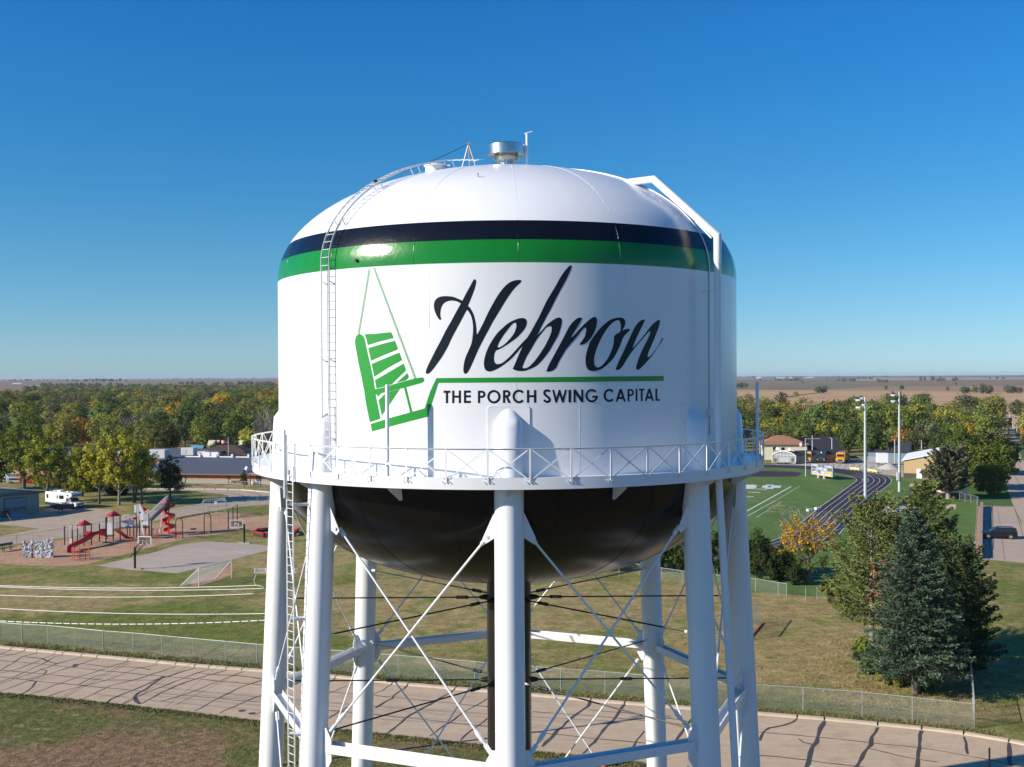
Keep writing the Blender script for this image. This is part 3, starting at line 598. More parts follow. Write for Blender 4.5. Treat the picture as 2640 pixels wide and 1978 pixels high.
# ================================================================== GROUND
def ground_mat(name, a, b, c=None, s1=0.05, s2=0.6, s3=6.0, bias=0.5, blobs=(), bump=0.5, rough=0.95, stretch=None, fine=0.35, lo=0.38, hi=0.62):
    # a / b: two main colours mixed by large patches and blobs; c: a third fleck colour; fine: strength of the small-scale variation
    m = bpy.data.materials.new(name); m.use_nodes = True; nt = m.node_tree; N = nt.nodes; L = nt.links
    bs = N['Principled BSDF']; bs.inputs['Roughness'].default_value = rough; bs.inputs['Specular IOR Level'].default_value = 0.15
    ge = N.new('ShaderNodeNewGeometry'); pos = ge.outputs['Position']
    if stretch:
        mp = N.new('ShaderNodeMapping'); mp.vector_type = 'POINT'; mp.inputs['Rotation'].default_value = (0, 0, stretch[0]); mp.inputs['Scale'].default_value = (stretch[1], stretch[2], 1)
        L.new(pos, mp.inputs['Vector']); spos = mp.outputs[0]
    else: spos = pos
    def noise(sc, det, src=pos, rgh=0.6):
        n = N.new('ShaderNodeTexNoise'); n.inputs['Scale'].default_value = sc; n.inputs['Detail'].default_value = det; n.inputs['Roughness'].default_value = rgh
        L.new(src, n.inputs['Vector']); return n.outputs[0]
    def math_(op, x, y=None, z=None):
        n = N.new('ShaderNodeMath'); n.operation = op
        for i, v in enumerate((x, y, z)):
            if v is None: continue
            if isinstance(v, (int, float)): n.inputs[i].default_value = v
            else: L.new(v, n.inputs[i])
        return n.outputs[0]
    def mrange(x, lo_, hi_, o0=0.0, o1=1.0):
        n = N.new('ShaderNodeMapRange'); n.interpolation_type = 'SMOOTHSTEP'; n.inputs[1].default_value = lo_; n.inputs[2].default_value = hi_; n.inputs[3].default_value = o0; n.inputs[4].default_value = o1
        L.new(x, n.inputs[0]); return n.outputs[0]
    n1 = noise(s1, 7, spos, 0.65)
    val = math_('ADD', math_('ADD', n1, bias - 0.5), math_('MULTIPLY', math_('SUBTRACT', noise(s1 * 5, 4, spos), 0.5), 0.45))
    for (bx_, by_, rx, ry, ang, amt) in blobs:
        mp = N.new('ShaderNodeMapping'); mp.vector_type = 'TEXTURE'
        mp.inputs['Location'].default_value = (bx_, by_, 0); mp.inputs['Rotation'].default_value = (0, 0, ang); mp.inputs['Scale'].default_value = (rx, ry, 1000)
        L.new(pos, mp.inputs['Vector'])
        ln = N.new('ShaderNodeVectorMath'); ln.operation = 'LENGTH'; L.new(mp.outputs[0], ln.inputs[0])
        val = math_('ADD', val, mrange(ln.outputs['Value'], 0.3, 1.15, amt, 0.0))
    f1 = mrange(val, lo, hi)
    mx = N.new('ShaderNodeMix'); mx.data_type = 'RGBA'; mx.inputs[6].default_value = (*a, 1); mx.inputs[7].default_value = (*b, 1); L.new(f1, mx.inputs[0])
    col = mx.outputs[2]
    if c:
        m2 = N.new('ShaderNodeMix'); m2.data_type = 'RGBA'; m2.inputs[7].default_value = (*c, 1); L.new(col, m2.inputs[6])
        L.new(mrange(noise(s2, 5), 0.50, 0.70, 0, 0.75), m2.inputs[0]); col = m2.outputs[2]
    nf = noise(s3, 5, pos, 0.75)
    br = mrange(nf, 0.3, 0.7, 1 - fine, 1 + fine)
    nf2 = noise(s2 * 2.3, 3, spos)
    br = math_('MULTIPLY', br, mrange(nf2, 0.3, 0.7, 1 - fine * .5, 1 + fine * .5))
    br = math_('MULTIPLY', br, mrange(noise(1.4, 4, pos, 0.7), 0.35, 0.65, 1 - fine * .45, 1 + fine * .45))
    vm = N.new('ShaderNodeVectorMath'); vm.operation = 'SCALE'; L.new(col, vm.inputs[0]); L.new(br, vm.inputs['Scale'])
    L.new(vm.outputs[0], bs.inputs['Base Color'])
    if bump:
        bp = N.new('ShaderNodeBump'); bp.inputs['Strength'].default_value = bump; bp.inputs['Distance'].default_value = 0.12; L.new(nf, bp.inputs['Height']); L.new(bp.outputs[0], bs.inputs['Normal'])
    return m
def wp(x, y): v = P(x, y); return (v.x, v.y)
def blob(x, y, rx, ry, ang, amt): v = P(x, y); return (v.x, v.y, rx, ry, ang, amt)

G_DRY = (0.335, 0.255, 0.108); G_GRN = (0.165, 0.178, 0.040); G_BRT = (0.125, 0.195, 0.024); G_BRN = (0.165, 0.105, 0.062)
base_m = ground_mat('distant_ground', (0.15, 0.105, 0.07), (0.11, 0.095, 0.05), s1=0.0012, s2=0.01, s3=0.05, bump=0, fine=0.15)
MB().add([(-12000, -1500, -0.03), (12000, -1500, -0.03), (12000, 17000, -0.03), (-12000, 17000, -0.03)], [(0, 1, 2, 3)]).build('ground', base_m)['kind'] = 'structure'

lawn_m = ground_mat('lawn_grass', G_GRN, G_DRY, c=G_BRT, s1=0.035, s2=0.25, s3=5.0, bias=0.50, fine=0.42, bump=0.8, blobs=[
    blob(60, 1560, 18, 7, -.2, .28), blob(420, 1590, 22, 6, -.15, -.30), blob(250, 1520, 12, 5, 0, .20), blob(560, 1640, 20, 4, -.25, -.30), blob(120, 1640, 30, 5, -.1, -.34),
    blob(1050, 1560, 20, 16, 0, .42), blob(1200, 1610, 14, 9, 0, .26), blob(1560, 1560, 26, 14, 0, .22), blob(2060, 1680, 16, 16, 0, .26), blob(1700, 1790, 30, 3, -.3, -.25), blob(2330, 1830, 14, 4, 0, .20), blob(1000, 1740, 22, 3, -.3, -.22),
    blob(660, 1440, 20, 10, 0, .30), blob(2600, 1600, 10, 60, -.4, -.10)])
sheet('lawn', [(-260, 28), (330, 28), (330, 430), (-260, 430)], 0.0, lawn_m, world_pts=True)
# near verge this side of the road: worn, brown
verge_m = ground_mat('worn_verge_grass', (0.135, 0.140, 0.040), (0.26, 0.165, 0.095), c=(0.30, 0.225, 0.10), s1=0.09, s2=0.9, s3=7, bias=0.46, fine=0.5, bump=1.0, blobs=[blob(0, 1850, 9, 4, -.2, -.35), blob(330, 1990, 10, 6, -.3, .40), blob(640, 1960, 4, 3, 0, -.25), blob(200, 2000, 14, 5, -.2, .25), blob(1180, 1960, 8, 3, 0, -.2)])
road_far = [(-420, 1628), (0, 1671), (142, 1684), (334, 1702), (500, 1718), (675, 1732), (866, 1747), (1015, 1764), (1175, 1778), (1374, 1794), (1540, 1810), (1792, 1830), (1954, 1843), (2130, 1857), (2368, 1880), (2480, 1893), (2601, 1913), (2900, 1975)]
road_near = [(-420, 1738), (0, 1788), (200, 1806), (450, 1834), (669, 1861), (964, 1892), (1256, 1924), (1377, 1940), (1515, 1952), (1660, 1970), (1900, 2005), (2300, 2070), (3000, 2240)]
sheet('verge', [wp(*p) for p in road_near] + [(140, 30), (-140, 30)], 0.006, verge_m, world_pts=True)
road_m = ground_mat('road_concrete', (0.53, 0.405, 0.28), (0.48, 0.37, 0.26), c=(0.43, 0.315, 0.205), s1=0.06, s2=0.5, s3=18, bias=0.5, fine=0.09, bump=0.15, rough=0.85, stretch=(0.28, 0.35, 1.6))
road = sheet('road', road_far + road_near[::-1], 0.012, road_m)
tar_m = mat('tar_sealant', (0.085, 0.072, 0.062), 0.6, noise=0.3, scale=3)
LC = lambda p: crop(0, 1450, 3.139, p)
CC = lambda p: crop(640, 1480, 3.327, p)
CR = lambda p: crop(1300, 1480, 3.253, p)
RC = lambda p: crop(1880, 1450, 2.911, p)
tars = [(LC(q), w) for q, w in [
    ([(95,708),(0,745)],.16),([(205,715),(110,748),(0,765)],.16),([(305,733),(190,762),(0,880)],.13),([(450,745),(330,790),(160,860),(0,900)],.13),([(512,750),(450,762),(330,830),(120,925),(0,970)],.12),([(665,770),(480,815),(320,875),(0,985)],.14),([(790,780),(600,840),(350,920),(200,970),(0,1045)],.14),([(1040,800),(850,860),(500,975),(225,1078)],.15),([(1275,830),(1100,865),(850,960),(560,1030),(370,1092)],.13),([(1425,845),(1180,925),(900,1000),(640,1120)],.14),([(1580,855),(1350,925),(1250,960),(1060,1040),(900,1110),(860,1145)],.17),([(1695,865),(1590,900),(1300,1010),(1060,1110),(970,1165)],.14),([(1835,875),(1700,910),(1500,970),(1300,1060),(1150,1145)],.17),([(1960,890),(1780,960),(1500,1070),(1300,1130)],.12),([(2120,955),(1950,1010),(1750,1110),(1575,1205)],.15),([(2197,1050),(2000,1120),(1780,1220)],.13),([(2197,1160),(2060,1240)],.1),
    ([(200,765),(340,780),(430,815),(460,820)],.20),([(320,865),(375,880),(350,910),(215,950)],.13),([(650,820),(850,845),(1130,852),(1215,872)],.15),([(620,825),(600,850)],.45),([(1320,925),(1180,1030),(1110,1060),(1095,1090),(1110,1125),(1135,1148)],.32),([(240,960),(295,965),(265,1010),(225,1045),(160,1075)],.18),([(850,910),(790,918),(730,940),(640,990)],.12),([(0,795),(400,830),(1000,895),(1400,930),(2197,1000)],.13),([(0,875),(350,905),(700,940),(840,955),(1250,955),(1330,925)],.13),([(0,930),(300,962),(1000,1030),(1400,1070),(1800,1105),(2197,1145)],.13),([(1200,980),(1420,1000),(1500,985)],.09),([(1590,895),(1800,912),(1950,920),(2197,955)],.16),([(0,745),(60,750),(130,745)],.12)]]
tars += [(CC(q), w) for q, w in [([(750,895),(690,935)],.14),([(690,1025),(915,935),(1240,945)],.10),([(1235,945),(1150,1000),(1000,1060),(690,1240)],.15),([(1370,950),(1340,985),(1250,1045),(1230,1070),(1090,1150)],.2),([(1775,985),(1700,1040),(1500,1150),(1350,1240),(1190,1370)],.2),([(2050,1070),(1850,1190),(1560,1390)],.14),([(2050,1240),(1920,1340),(1820,1430)],.14),([(690,1010),(915,1030),(1095,1045),(1500,1085),(2197,1155)],.13),([(690,1170),(1095,1210),(1500,1250),(2197,1325)],.13)]]
tars += [(CR(q), w) for q, w in [([(725,1065),(700,1110),(640,1150),(590,1195),(450,1310),(320,1450)],.24),([(1010,1090),(985,1130),(950,1180),(860,1280),(780,1380),(660,1510)],.22),([(1175,1320),(1110,1400),(1040,1500)],.16),([(1595,1180),(1580,1220),(1540,1260),(1470,1350),(1410,1430)],.22),([(700,1140),(1000,1165),(1330,1205),(1550,1240)],.11),([(240,1155),(600,1180),(1100,1225),(1600,1275)],.13),([(240,1325),(700,1375),(1180,1420),(1700,1490)],.13)]]
tars += [(RC(q), w) for q, w in [([(510,1175),(480,1200),(400,1225),(300,1245),(255,1270),(230,1340)],.20),([(715,1190),(680,1270),(650,1350),(610,1430),(595,1480),(575,1545)],.28),([(1115,1240),(1075,1310),(1060,1370),(1030,1400),(1000,1470),(950,1545)],.26),([(1445,1265),(1430,1330),(1425,1400),(1410,1545)],.26),([(1760,1310),(1780,1360),(1790,1440)],.22),([(2100,1355),(2105,1440),(2112,1530)],.26),([(225,1275),(600,1308),(1050,1355),(1400,1390),(1720,1440),(2110,1515)],.13),([(225,1450),(500,1475),(800,1515),(1060,1545)],.13),([(1030,1395),(1200,1435),(1400,1480),(1560,1500)],.12),([(520,1325),(560,1350),(630,1370)],.13),([(2110,1515),(2212,1530)],.11)]]
for q, w in tars:
    mb = MB(); pts = subdiv([wp(*p) for p in q], 0.8, 0.07)
    ribbon(mb, pts, w, 0.0165 + 0.0006 * random.random(), ragged=0.35); mb.build('tar_line', tar_m, road)
for (x, y) in [(624, 1833), (650, 1840)]:
    v = P(x, y); MB().lathe([(0.001, .0175), (.28, .0175)], 14, c=(v.x, v.y, 0)).build('oil_spot', tar_m, road)
# far kerb: rolled concrete blocks between the joints
kerb_m = mat('kerb_concrete', (0.56, 0.45, 0.33), 0.85, noise=0.15, scale=1.5, bump=0.2)
joints = [p[0] for p in LC([(95,0),(205,0),(305,0),(450,0),(512,0),(665,0),(790,0),(1040,0),(1275,0),(1425,0),(1580,0),(1695,0),(1835,0),(1960,0)])] + [p[0] for p in CC([(750,0),(1238,0),(1370,0),(1775,0)])] + [p[0] for p in CR([(725,0),(1010,0),(1345,0),(1595,0)])] + [p[0] for p in RC([(510,0),(715,0),(1115,0),(1445,0),(1760,0),(2100,0)])]
joints = [-420, -340, -260, -180, -110, -40] + sorted(joints) + [2700, 2800]
def kerb_xy(x):
    for (x0, y0), (x1, y1) in zip(road_far, road_far[1:]):
        if x0 <= x <= x1: return P(x, y0 + (y1 - y0) * (x - x0) / (x1 - x0))
kw, kh = 0.42, 0.14
for a, b in zip(joints, joints[1:]):
    xs = [a + (b - a) * k / 4 for k in range(5)]; pv = [kerb_xy(min(x, 2899)) for x in xs]; mb = MB(); prof = [(-kw * .35, 0.0), (-kw * .3, .10), (-kw * .05, kh), (kw * .75, kh + .01), (kw * .8, 0.0)]
    vs = []
    for i, p in enumerate(pv):
        d = (pv[min(i + 1, 4)] - pv[max(i - 1, 0)]).normalized(); nr = Vector((-d.y, d.x, 0)); g = .06 if i == 0 else (-.06 if i == 4 else 0)
        vs += [p + d * g + nr * o + Vector((0, 0, z)) for o, z in prof]
    k = len(prof)
    mb.add(vs, [(i * k + j, (i + 1) * k + j, (i + 1) * k + j + 1, i * k + j + 1) for i in range(4) for j in range(k - 1)] + [tuple(range(k)), tuple(range(5 * k - 1, 4 * k - 1, -1))])
    mb.build('kerb_block', kerb_m, road, fix=True)
# grass strip behind the kerb is ragged: tufts of grass, one object
def tufts(name, poly_fn, n, m, h0, h1, w=0.03, blades=5):
    mb = MB()
    for _ in range(n):
        x, y = poly_fn()
        for b in range(blades):
            a = random.uniform(0, 6.28); h = random.uniform(h0, h1); dx, dy = math.cos(a) * w, math.sin(a) * w
            ox, oy = x + random.uniform(-.12, .12), y + random.uniform(-.12, .12); lx, ly = random.uniform(-.5, .5) * h, random.uniform(-.5, .5) * h
            mb.add([(ox - dx, oy - dy, 0), (ox + dx, oy + dy, 0), (ox + lx, oy + ly, h)], [(0, 1, 2)])
    return tag(mb.build(name, m), kind='stuff')
grassb = mat('grass_blade', (0.14, 0.155, 0.040), 0.8, noise=0.5, scale=0.5, col2=(0.19, 0.155, 0.07))
dryb = mat('dry_grass_blade', (0.30, 0.235, 0.11), 0.8, noise=0.5, scale=0.6, col2=(0.17, 0.16, 0.055))
def near_kerb():
    x = random.uniform(0, 2600); p = kerb_xy(x); return p.x, p.y + 0.35 + abs(random.gauss(0, .8))
tag(tufts('verge_grass', near_kerb, 4200, grassb, .08, .26, w=.035), 'ragged green grass tufts between the kerb and the chain-link fence', 'grass')
def near_edge():
    x = random.uniform(0, 1660)
    for (x0, y0), (x1, y1) in zip(road_near, road_near[1:]):
        if x0 <= x <= x1: p = P(x, y0 + (y1 - y0) * (x - x0) / (x1 - x0)); return p.x, p.y - abs(random.gauss(0, .5)) + .1
tag(tufts('roadside_grass', near_edge, 3000, grassb, .06, .18, w=.035), 'short grass tufts along the near edge of the road', 'grass')
# ---- playground mulch, court, drive
mulch_m = ground_mat('wood_chips', (0.52, 0.32, 0.20), (0.44, 0.265, 0.165), c=(0.35, 0.21, 0.135), s1=0.25, s2=1.2, s3=4.5, fine=0.22, bump=1.0)
court_m = ground_mat('court_concrete', (0.47, 0.39, 0.315), (0.41, 0.345, 0.285), s1=0.07, s2=0.4, s3=8, fine=0.06, bump=0.1, rough=0.8)
drive_m = ground_mat('drive_concrete', (0.47, 0.37, 0.27), (0.42, 0.335, 0.25), c=(0.37, 0.285, 0.21), s1=0.05, s2=0.3, s3=6, fine=0.12, bump=0.1, rough=0.85)
A4 = lambda p: crop(0, 1200, 5.5225, p)
B4 = lambda p: crop(350, 1200, 5.5225, p)
sheet('playground', smooth_poly(A4([(-500,1330),(0,1220),(330,1130),(760,1070),(960,1035),(1500,960),(2200,830)]) + B4([(700,760),(1150,670),(1500,690),(1920,720),(2300,790),(2300,900),(1520,930),(1000,1010),(500,1090),(0,1230)]) + A4([(1900,1240),(1500,1340),(1100,1430),(600,1432),(0,1405),(-500,1400)]), (), 2), 0.006, mulch_m)
court_px = A4([(1380,1430),(2210,1235)]) + B4([(600,1135),(1000,1085),(1560,1110),(2000,1160),(1890,1210),(1365,1345),(590,1540),(60,1495)]) + A4([(1860,1490)])
crt = sheet('basketball_court', court_px, 0.012, court_m)
sheet('path', B4([(1400,1215),(1560,1230),(1580,1262),(1450,1250)]), 0.018, mat('pale_patch_concrete', (.45, .42, .40), .8), parent=crt).name = 'concrete_patch'
sheet('infield_dirt', smooth_poly([(495,1497),(560,1466),(600,1460),(592,1484),(548,1500),(500,1512)], (), 2), 0.006, mulch_m)
# road in front of the park, curling round the grass island
park_road = A4([(-500,1060),(-200,1020),(0,1000),(380,930),(560,905),(350,872),(0,845),(-500,800),(-500,690),(0,735),(400,690),(730,640),(1100,640),(1540,628)]) + B4([(-190,560),(0,560)])
sheet('driveway', A4([(-500,1160),(0,1010),(560,905),(350,875),(0,845),(-500,800),(-500,640),(0,740),(400,690),(560,655),(720,625),(1000,600),(1540,628),(1620,640),(1500,720),(1900,700),(2209,640)]) + B4([(550,615),(850,560),(1330,460),(1320,430),(1230,410),(900,380),(500,362),(0,352),(-300,345),(-800,340),(-1300,345),(-1300,322),(-500,325),(0,328),(500,332),(1150,335),(1500,345),(1920,380),(2400,440),(2400,560),(1920,560),(1500,585),(1100,650),(620,730),(0,840),(-250,870)]) + A4([(1700,900),(1300,985),(900,1035),(500,1090),(0,1140),(-500,1215)]), 0.006, drive_m)
# kerb stones round the bend
bend = B4([(-300,332),(0,336),(500,340),(1150,343),(1500,352),(1920,388),(2400,445)])
bw = subdiv([wp(*p) for p in bend], 2.4)
stone_m = mat('pale_kerb_stone', (0.62, 0.52, 0.42), 0.85, noise=.2, scale=1)
kp = thing('kerb_row', 'row of pale kerb stones round the far side of the park road bend', 'kerb', (*bw[0], 0))
for a, b in zip(bw, bw[1:]):
    d = (b - a) * random.uniform(.88, .97); mb = MB(); o = Vector((bw[0].x, bw[0].y, 0))
    mb.bar(Vector((*a, .09)) - o, Vector((*(a + d), .09)) - o, .5, .22); mb.build('kerb_stone', stone_m, kp)
for q in ([(1060,395),(1250,400),(1440,405),(1530,440),(1535,460)], [(1500,350),(1700,395),(1780,430),(1770,450)]):
    mb = MB(); ribbon(mb, subdiv([wp(*p) for p in B4(q)], 2, .05), .22, .016); mb.build('tar_line', tar_m, bpy.data.objects['driveway'])
# school yard
sheet('school_walk', crop(300, 1130, 5.821, [(-300,640),(520,632),(1100,640),(1730,650),(1100,722),(1180,728),(1760,662),(2300,700),(2500,660),(2500,600),(1700,610),(1050,600),(400,600),(-300,610)]), 0.009, drive_m)
# ---- right side: football field, track, lots, streets
turf_m = ground_mat('sports_turf', (0.112, 0.185, 0.046), (0.082, 0.150, 0.036), c=(0.14, 0.19, 0.055), s1=0.16, s2=0.35, s3=3, fine=0.14, bump=0.3, stretch=(-0.42, 1.0, 0.12))
sheet('sports_field', [wp(*p) for p in [(1560, 1205), (1900, 1196), (2240, 1216), (2440, 1235), (2530, 1290), (2522, 1480), (2240, 1545), (1900, 1525), (1700, 1470), (1560, 1400), (1480, 1300)]], 0.004, turf_m, world_pts=True)
R3 = lambda p: crop(1880, 1200, 5.5225, p)
R4 = lambda p: crop(2240, 1200, 5.5225, p)
R1 = lambda p: crop(1880, 930, 5.5225, p)
R2 = lambda p: crop(2240, 930, 5.5225, p)
R5 = lambda p: crop(1960, 1110, 7.373, p)
track_m = ground_mat('track_surface', (0.050, 0.043, 0.056), (0.040, 0.036, 0.046), s1=0.05, s2=0.4, s3=5, fine=0.10, bump=0.2, rough=0.8)
line_m = mat('white_field_paint', (0.60, 0.62, 0.58), 0.8)
inner = R3([(-900,40),(-200,20),(470,32),(1000,50),(1330,85),(1600,125),(1740,160),(1800,185),(1818,207),(1800,235),(1700,305),(1500,450),(1300,590),(1150,712),(1010,830),(880,930),(740,1020),(520,1105),(290,1160),(0,1190),(-500,1200)])
outer = R3([(-900,-30),(-200,-20),(480,-10),(1000,2),(1400,32),(1750,68),(2060,108),(2230,150),(2300,195),(2290,260),(2110,400),(1900,600),(1800,705),(1700,820),(1600,935),(1490,1048),(1200,1160),(900,1225),(290,1290),(0,1310),(-500,1330)])
inn = [Vector(wp(*p)) for p in inner]; outr = [Vector(wp(*p)) for p in outer]
def cr2(pts, sub=6): return [Vector(p) for p in smooth_poly([tuple(p) for p in pts], (), sub, closed=False)]
inn, outr = cr2(inn), cr2(outr)
trk = sheet('running_track', inn + outr[::-1], 0.010, track_m, world_pts=True)
for k in range(7):
    t = k / 6; mb = MB(); line = [a.lerp(b, t) for a, b in zip(inn, outr)]
    k0 = 0 if k in (0, 6) else 33
    ribbon(mb, line[k0:], 0.13 if k in (0, 6) else 0.10, 0.016); mb.build('lane_line', line_m, trk)
    k1 = len(line) - 1
marks_m = mat('track_exchange_mark', (0.62, 0.28, 0.12), .8)
for (x, y, w, o) in [(1680,705,60,1),(1600,730,60,1),(1480,757,60,1),(1360,785,60,1),(1515,968,60,1),(1390,1000,55,1),(1240,1038,60,1),(1780,312,36,1),(1690,328,30,1),(2110,246,34,1),(1865,295,30,1),(2020,262,30,1),(1700,70,40,1),(1800,98,50,1)]:
    mb = MB(); ribbon(mb, [wp(*p) for p in R3([(x - w / 2, y - w * .03), (x + w / 2, y + w * .03)])], .22, .022); mb.build('exchange_mark', marks_m, trk)
for (x, y, w) in [(1375,846,50),(1497,815,55),(1617,785,40),(1730,757,50),(1270,875,20),(1915,204,30),(2020,156,30),(1985,145,40),(1990,120,30),(1970,185,20)]:
    mb = MB(); ribbon(mb, [wp(*p) for p in R3([(x - w / 2, y), (x + w / 2, y)])], .55, .022); mb.build('lane_number_mark', line_m, trk)
dpad = sheet('discus_pad', R3([(130,165),(380,78),(880,88),(1050,108),(960,160)]), 0.010, track_m)
sheet('long_jump_runway', R4([(640,310),(620,320),(540,420),(480,500),(430,600),(470,610),(545,520),(600,430),(665,350),(680,320)]), 0.012, mat('asphalt_runway', (.09, .09, .105), .85, noise=.2, scale=.5))
sand_m = mat('pit_sand', (.62, .46, .32), .95, noise=.15, scale=.8)
sheet('sand_pit', R4([(590,262),(780,268),(770,306),(570,300)]), 0.012, sand_m)
sheet('sand_pit', R4([(1050,555),(1245,558),(1230,625),(1020,615)]), 0.012, sand_m)
sheet('runway_strip', R3([(960,1488),(1340,1488),(1330,1512),(970,1512)]), 0.010, track_m)
for q in ([(1105,1492),(1125,1492),(1145,1508),(1120,1510)], [(1222,1490),(1240,1490),(1268,1510),(1244,1512)], [(1440,1475),(1460,1475),(1475,1490),(1455,1492)]): sheet('runway_mark', R3(q), 0.018, line_m, parent=trk)
fld = bpy.data.objects['sports_field']
def fline(pts, w=.12, fn=R3):
    mb = MB(); ribbon(mb, [wp(*p) for p in fn(pts)], w, .010); mb.build('field_line', line_m, fld)
fline([(180,690),(880,302)], .35); fline([(220,745),(640,512)], .18); fline([(385,742),(745,520)], .12); fline([(560,505),(980,535)], .08); fline([(260,737),(600,748)], .1)
fline([(830,1584),(1330,1584)], .2)
for i in range(22):
    t0, t1 = i / 22, (i + .55) / 22; a, b = (640, 512), (1010, 294)
    fline([(a[0] + (b[0] - a[0]) * t0, a[1] + (b[1] - a[1]) * t0), (a[0] + (b[0] - a[0]) * t1, a[1] + (b[1] - a[1]) * t1)], .2)
for i, y in enumerate([288, 335, 352, 372, 400, 430, 460, 490, 515, 540, 575, 610]): fline([(0, y - 8), (max(250, 760 - i * 46), y + 10)], .09)
# end-zone lettering blocks (read as pale blocks at this distance) and yard numbers
ez = MB()
for i, (x0, x1) in enumerate([(-60,60),(80,200),(225,330),(240,400),(300,380),(470,560),(520,640),(600,745)]):
    for (ya, yb) in ((274, 290), (312, 336)) if i % 2 == 0 else ((286, 322),):
        q = [P(*p) for p in R3([(x0 + 10, ya), (x1, ya + 4), (x1 - 20, yb), (x0 - 12, yb - 2)])]
        ez.add([(p.x, p.y, .0102 + .0006 * i) for p in q], [(3, 2, 1, 0)])
tag(ez.build('end_zone_paint', line_m, fld), kind='stuff')
for (x, y) in [(330, 384), (385, 386), (265, 445), (290, 448), (430, 338), (480, 340)]:
    mb = MB(); c = P(*R3([(x, y)])[0]); mb.lathe([(.55, .0105), (.9, .0105)], 12, c=(c.x, c.y, 0)); mb.build('yard_number', line_m, fld)
for (x, y, w) in [(700, 575, 5), (620, 605, 4), (600, 662, 3), (920, 592, 2)]:
    c = P(*R3([(x, y)])[0]); mb = MB(); mb.lathe([(.001, .0112), (w * .3, .0112)], 12, c=(c.x, c.y, 0)); mb.build('worn_patch', mat('worn_turf', (.30, .24, .11), .95, noise=.5, scale=.6), fld)
lot_m = ground_mat('pale_lot_concrete', (0.44, 0.39, 0.34), (0.38, 0.34, 0.30), c=(0.36, 0.29, 0.23), s1=0.05, s2=0.2, s3=4, fine=0.08, bump=0.1)
lot = sheet('bus_lot', R5([(-300,655),(200,650),(700,625),(2000,560),(2300,590)]) + R2([(480,1440),(490,1640),(870,1640),(880,1700),(500,1660),(130,1610)]) + R5([(2212,825),(1950,790),(1700,745),(1250,700),(700,665)]), 0.006, lot_m)
for i in range(9):
    a = R5([(1280 + i * 125, 700 + i * 8), (1345 + i * 125, 640 + i * 2)]); mb = MB(); ribbon(mb, [wp(*p) for p in a], .3, .012); mb.build('parking_line', line_m, lot)
street_l = R4([(2300,1310)]) and [(2632, 1342), (2614, 1307), (2595, 1252.5), (2580.6, 1200), (2572, 1150), (2569, 1105), (2572, 1085), (2576, 1068), (2580, 1052)]
street_r = [(2800, 1345), (2742, 1307), (2700, 1252.5), (2658, 1215), (2632, 1180), (2622, 1150), (2616, 1105), (2606, 1085), (2600, 1068), (2595, 1052)]
st_m = ground_mat('street_concrete', (0.48, 0.375, 0.29), (0.43, 0.335, 0.26), s1=0.02, s2=0.2, s3=4, fine=0.08, bump=0.1)
street = sheet('street', [(2632, 1342), (2614, 1307), (2595, 1252.5), (2580.6, 1200), (2572, 1150), (2569, 1105), (2572, 1085), (2576, 1068), (2595, 1068), (2606, 1085), (2616, 1105), (2622, 1150), (2632, 1180), (2658, 1215), (2700, 1252.5), (2742, 1307), (2850, 1345), (2800, 1480), (2660, 1480)], 0.010, st_m)
lotp = sheet('parking_lot', [(2531.5, 1305), (2614, 1307), (2680, 1470), (2640, 1451.5), (2526, 1441)], 0.006, st_m)
sjm = mat('joint_dark', (.16, .13, .11), .8)
def wline(pts, w, z, name, m, par):
    mb = MB(); ribbon(mb, subdiv([wp(*p) for p in pts], 3, .02), w, z); mb.build(name, m, par)
wline(R4([(1755,590),(1740,680),(1725,800),(1722,900),(1718,1100),(1720,1180),(1748,1240),(1735,1290),(1705,1340)]), .18, .0105, 'tar_line', tar_m, lotp)
wline(R4([(1835,625),(1850,720),(1880,900),(1910,1150),(1940,1360)]), .07, .0105, 'joint_line', sjm, lotp)
wline(R4([(2065,590),(2110,720),(2209,1040)]), .10, .0105, 'joint_line', sjm, lotp)
wline(R4([(1620,812),(1900,806),(2209,800)]), .10, .0108, 'joint_line', sjm, lotp)
for k in range(18):
    y = 625 + k * 41; wline(R4([(1625, y), (1718, y + 4)]), .05, .0107, 'joint_line', sjm, lotp)
for t in (.33, .66):
    a = [(l[0] + (r[0] - l[0]) * t, l[1]) for l, r in zip([(2632,1342),(2614,1307),(2595,1252.5),(2580.6,1200),(2572,1150),(2569,1105)], [(2850,1345),(2742,1307),(2700,1252.5),(2650,1205),(2622,1150),(2616,1105)])]
    wline(a, .12, .014, 'joint_line', sjm, street)
for y in (1090, 1098, 1107, 1118, 1131, 1146, 1163, 1182, 1205, 1232, 1265, 1300):
    wline([(2572, y), (2760, y + 2)] if y > 1180 else [(2572, y), (2625, y + .6)], .10, .0143, 'joint_line', sjm, street)
green_m = ground_mat('street_lawn', (0.06, 0.14, 0.03), (0.085, 0.14, 0.045), s1=.05, s2=.2, s3=3, fine=.15, bump=.3)
sheet('roadside_lawn', [(2634,1178),(2660,1213),(2705,1252),(2760,1305),(3000,1305),(2900,1120),(2640,1100),(2619,1105),(2624,1150)], 0.004, green_m)
sheet('roadside_lawn', [(2480,1215),(2578,1200),(2593,1252),(2612,1305),(2532,1303),(2430,1290)], 0.005, green_m)
sheet('side_street', [(2555, 1101.5), (2760, 1099), (2760, 1105), (2555, 1106)], 0.016, st_m)
sheet('side_street', [(2617, 1130), (2800, 1122), (2800, 1131), (2621, 1136), (2622, 1139), (2800, 1141), (2800, 1146), (2621, 1144)], 0.012, st_m)
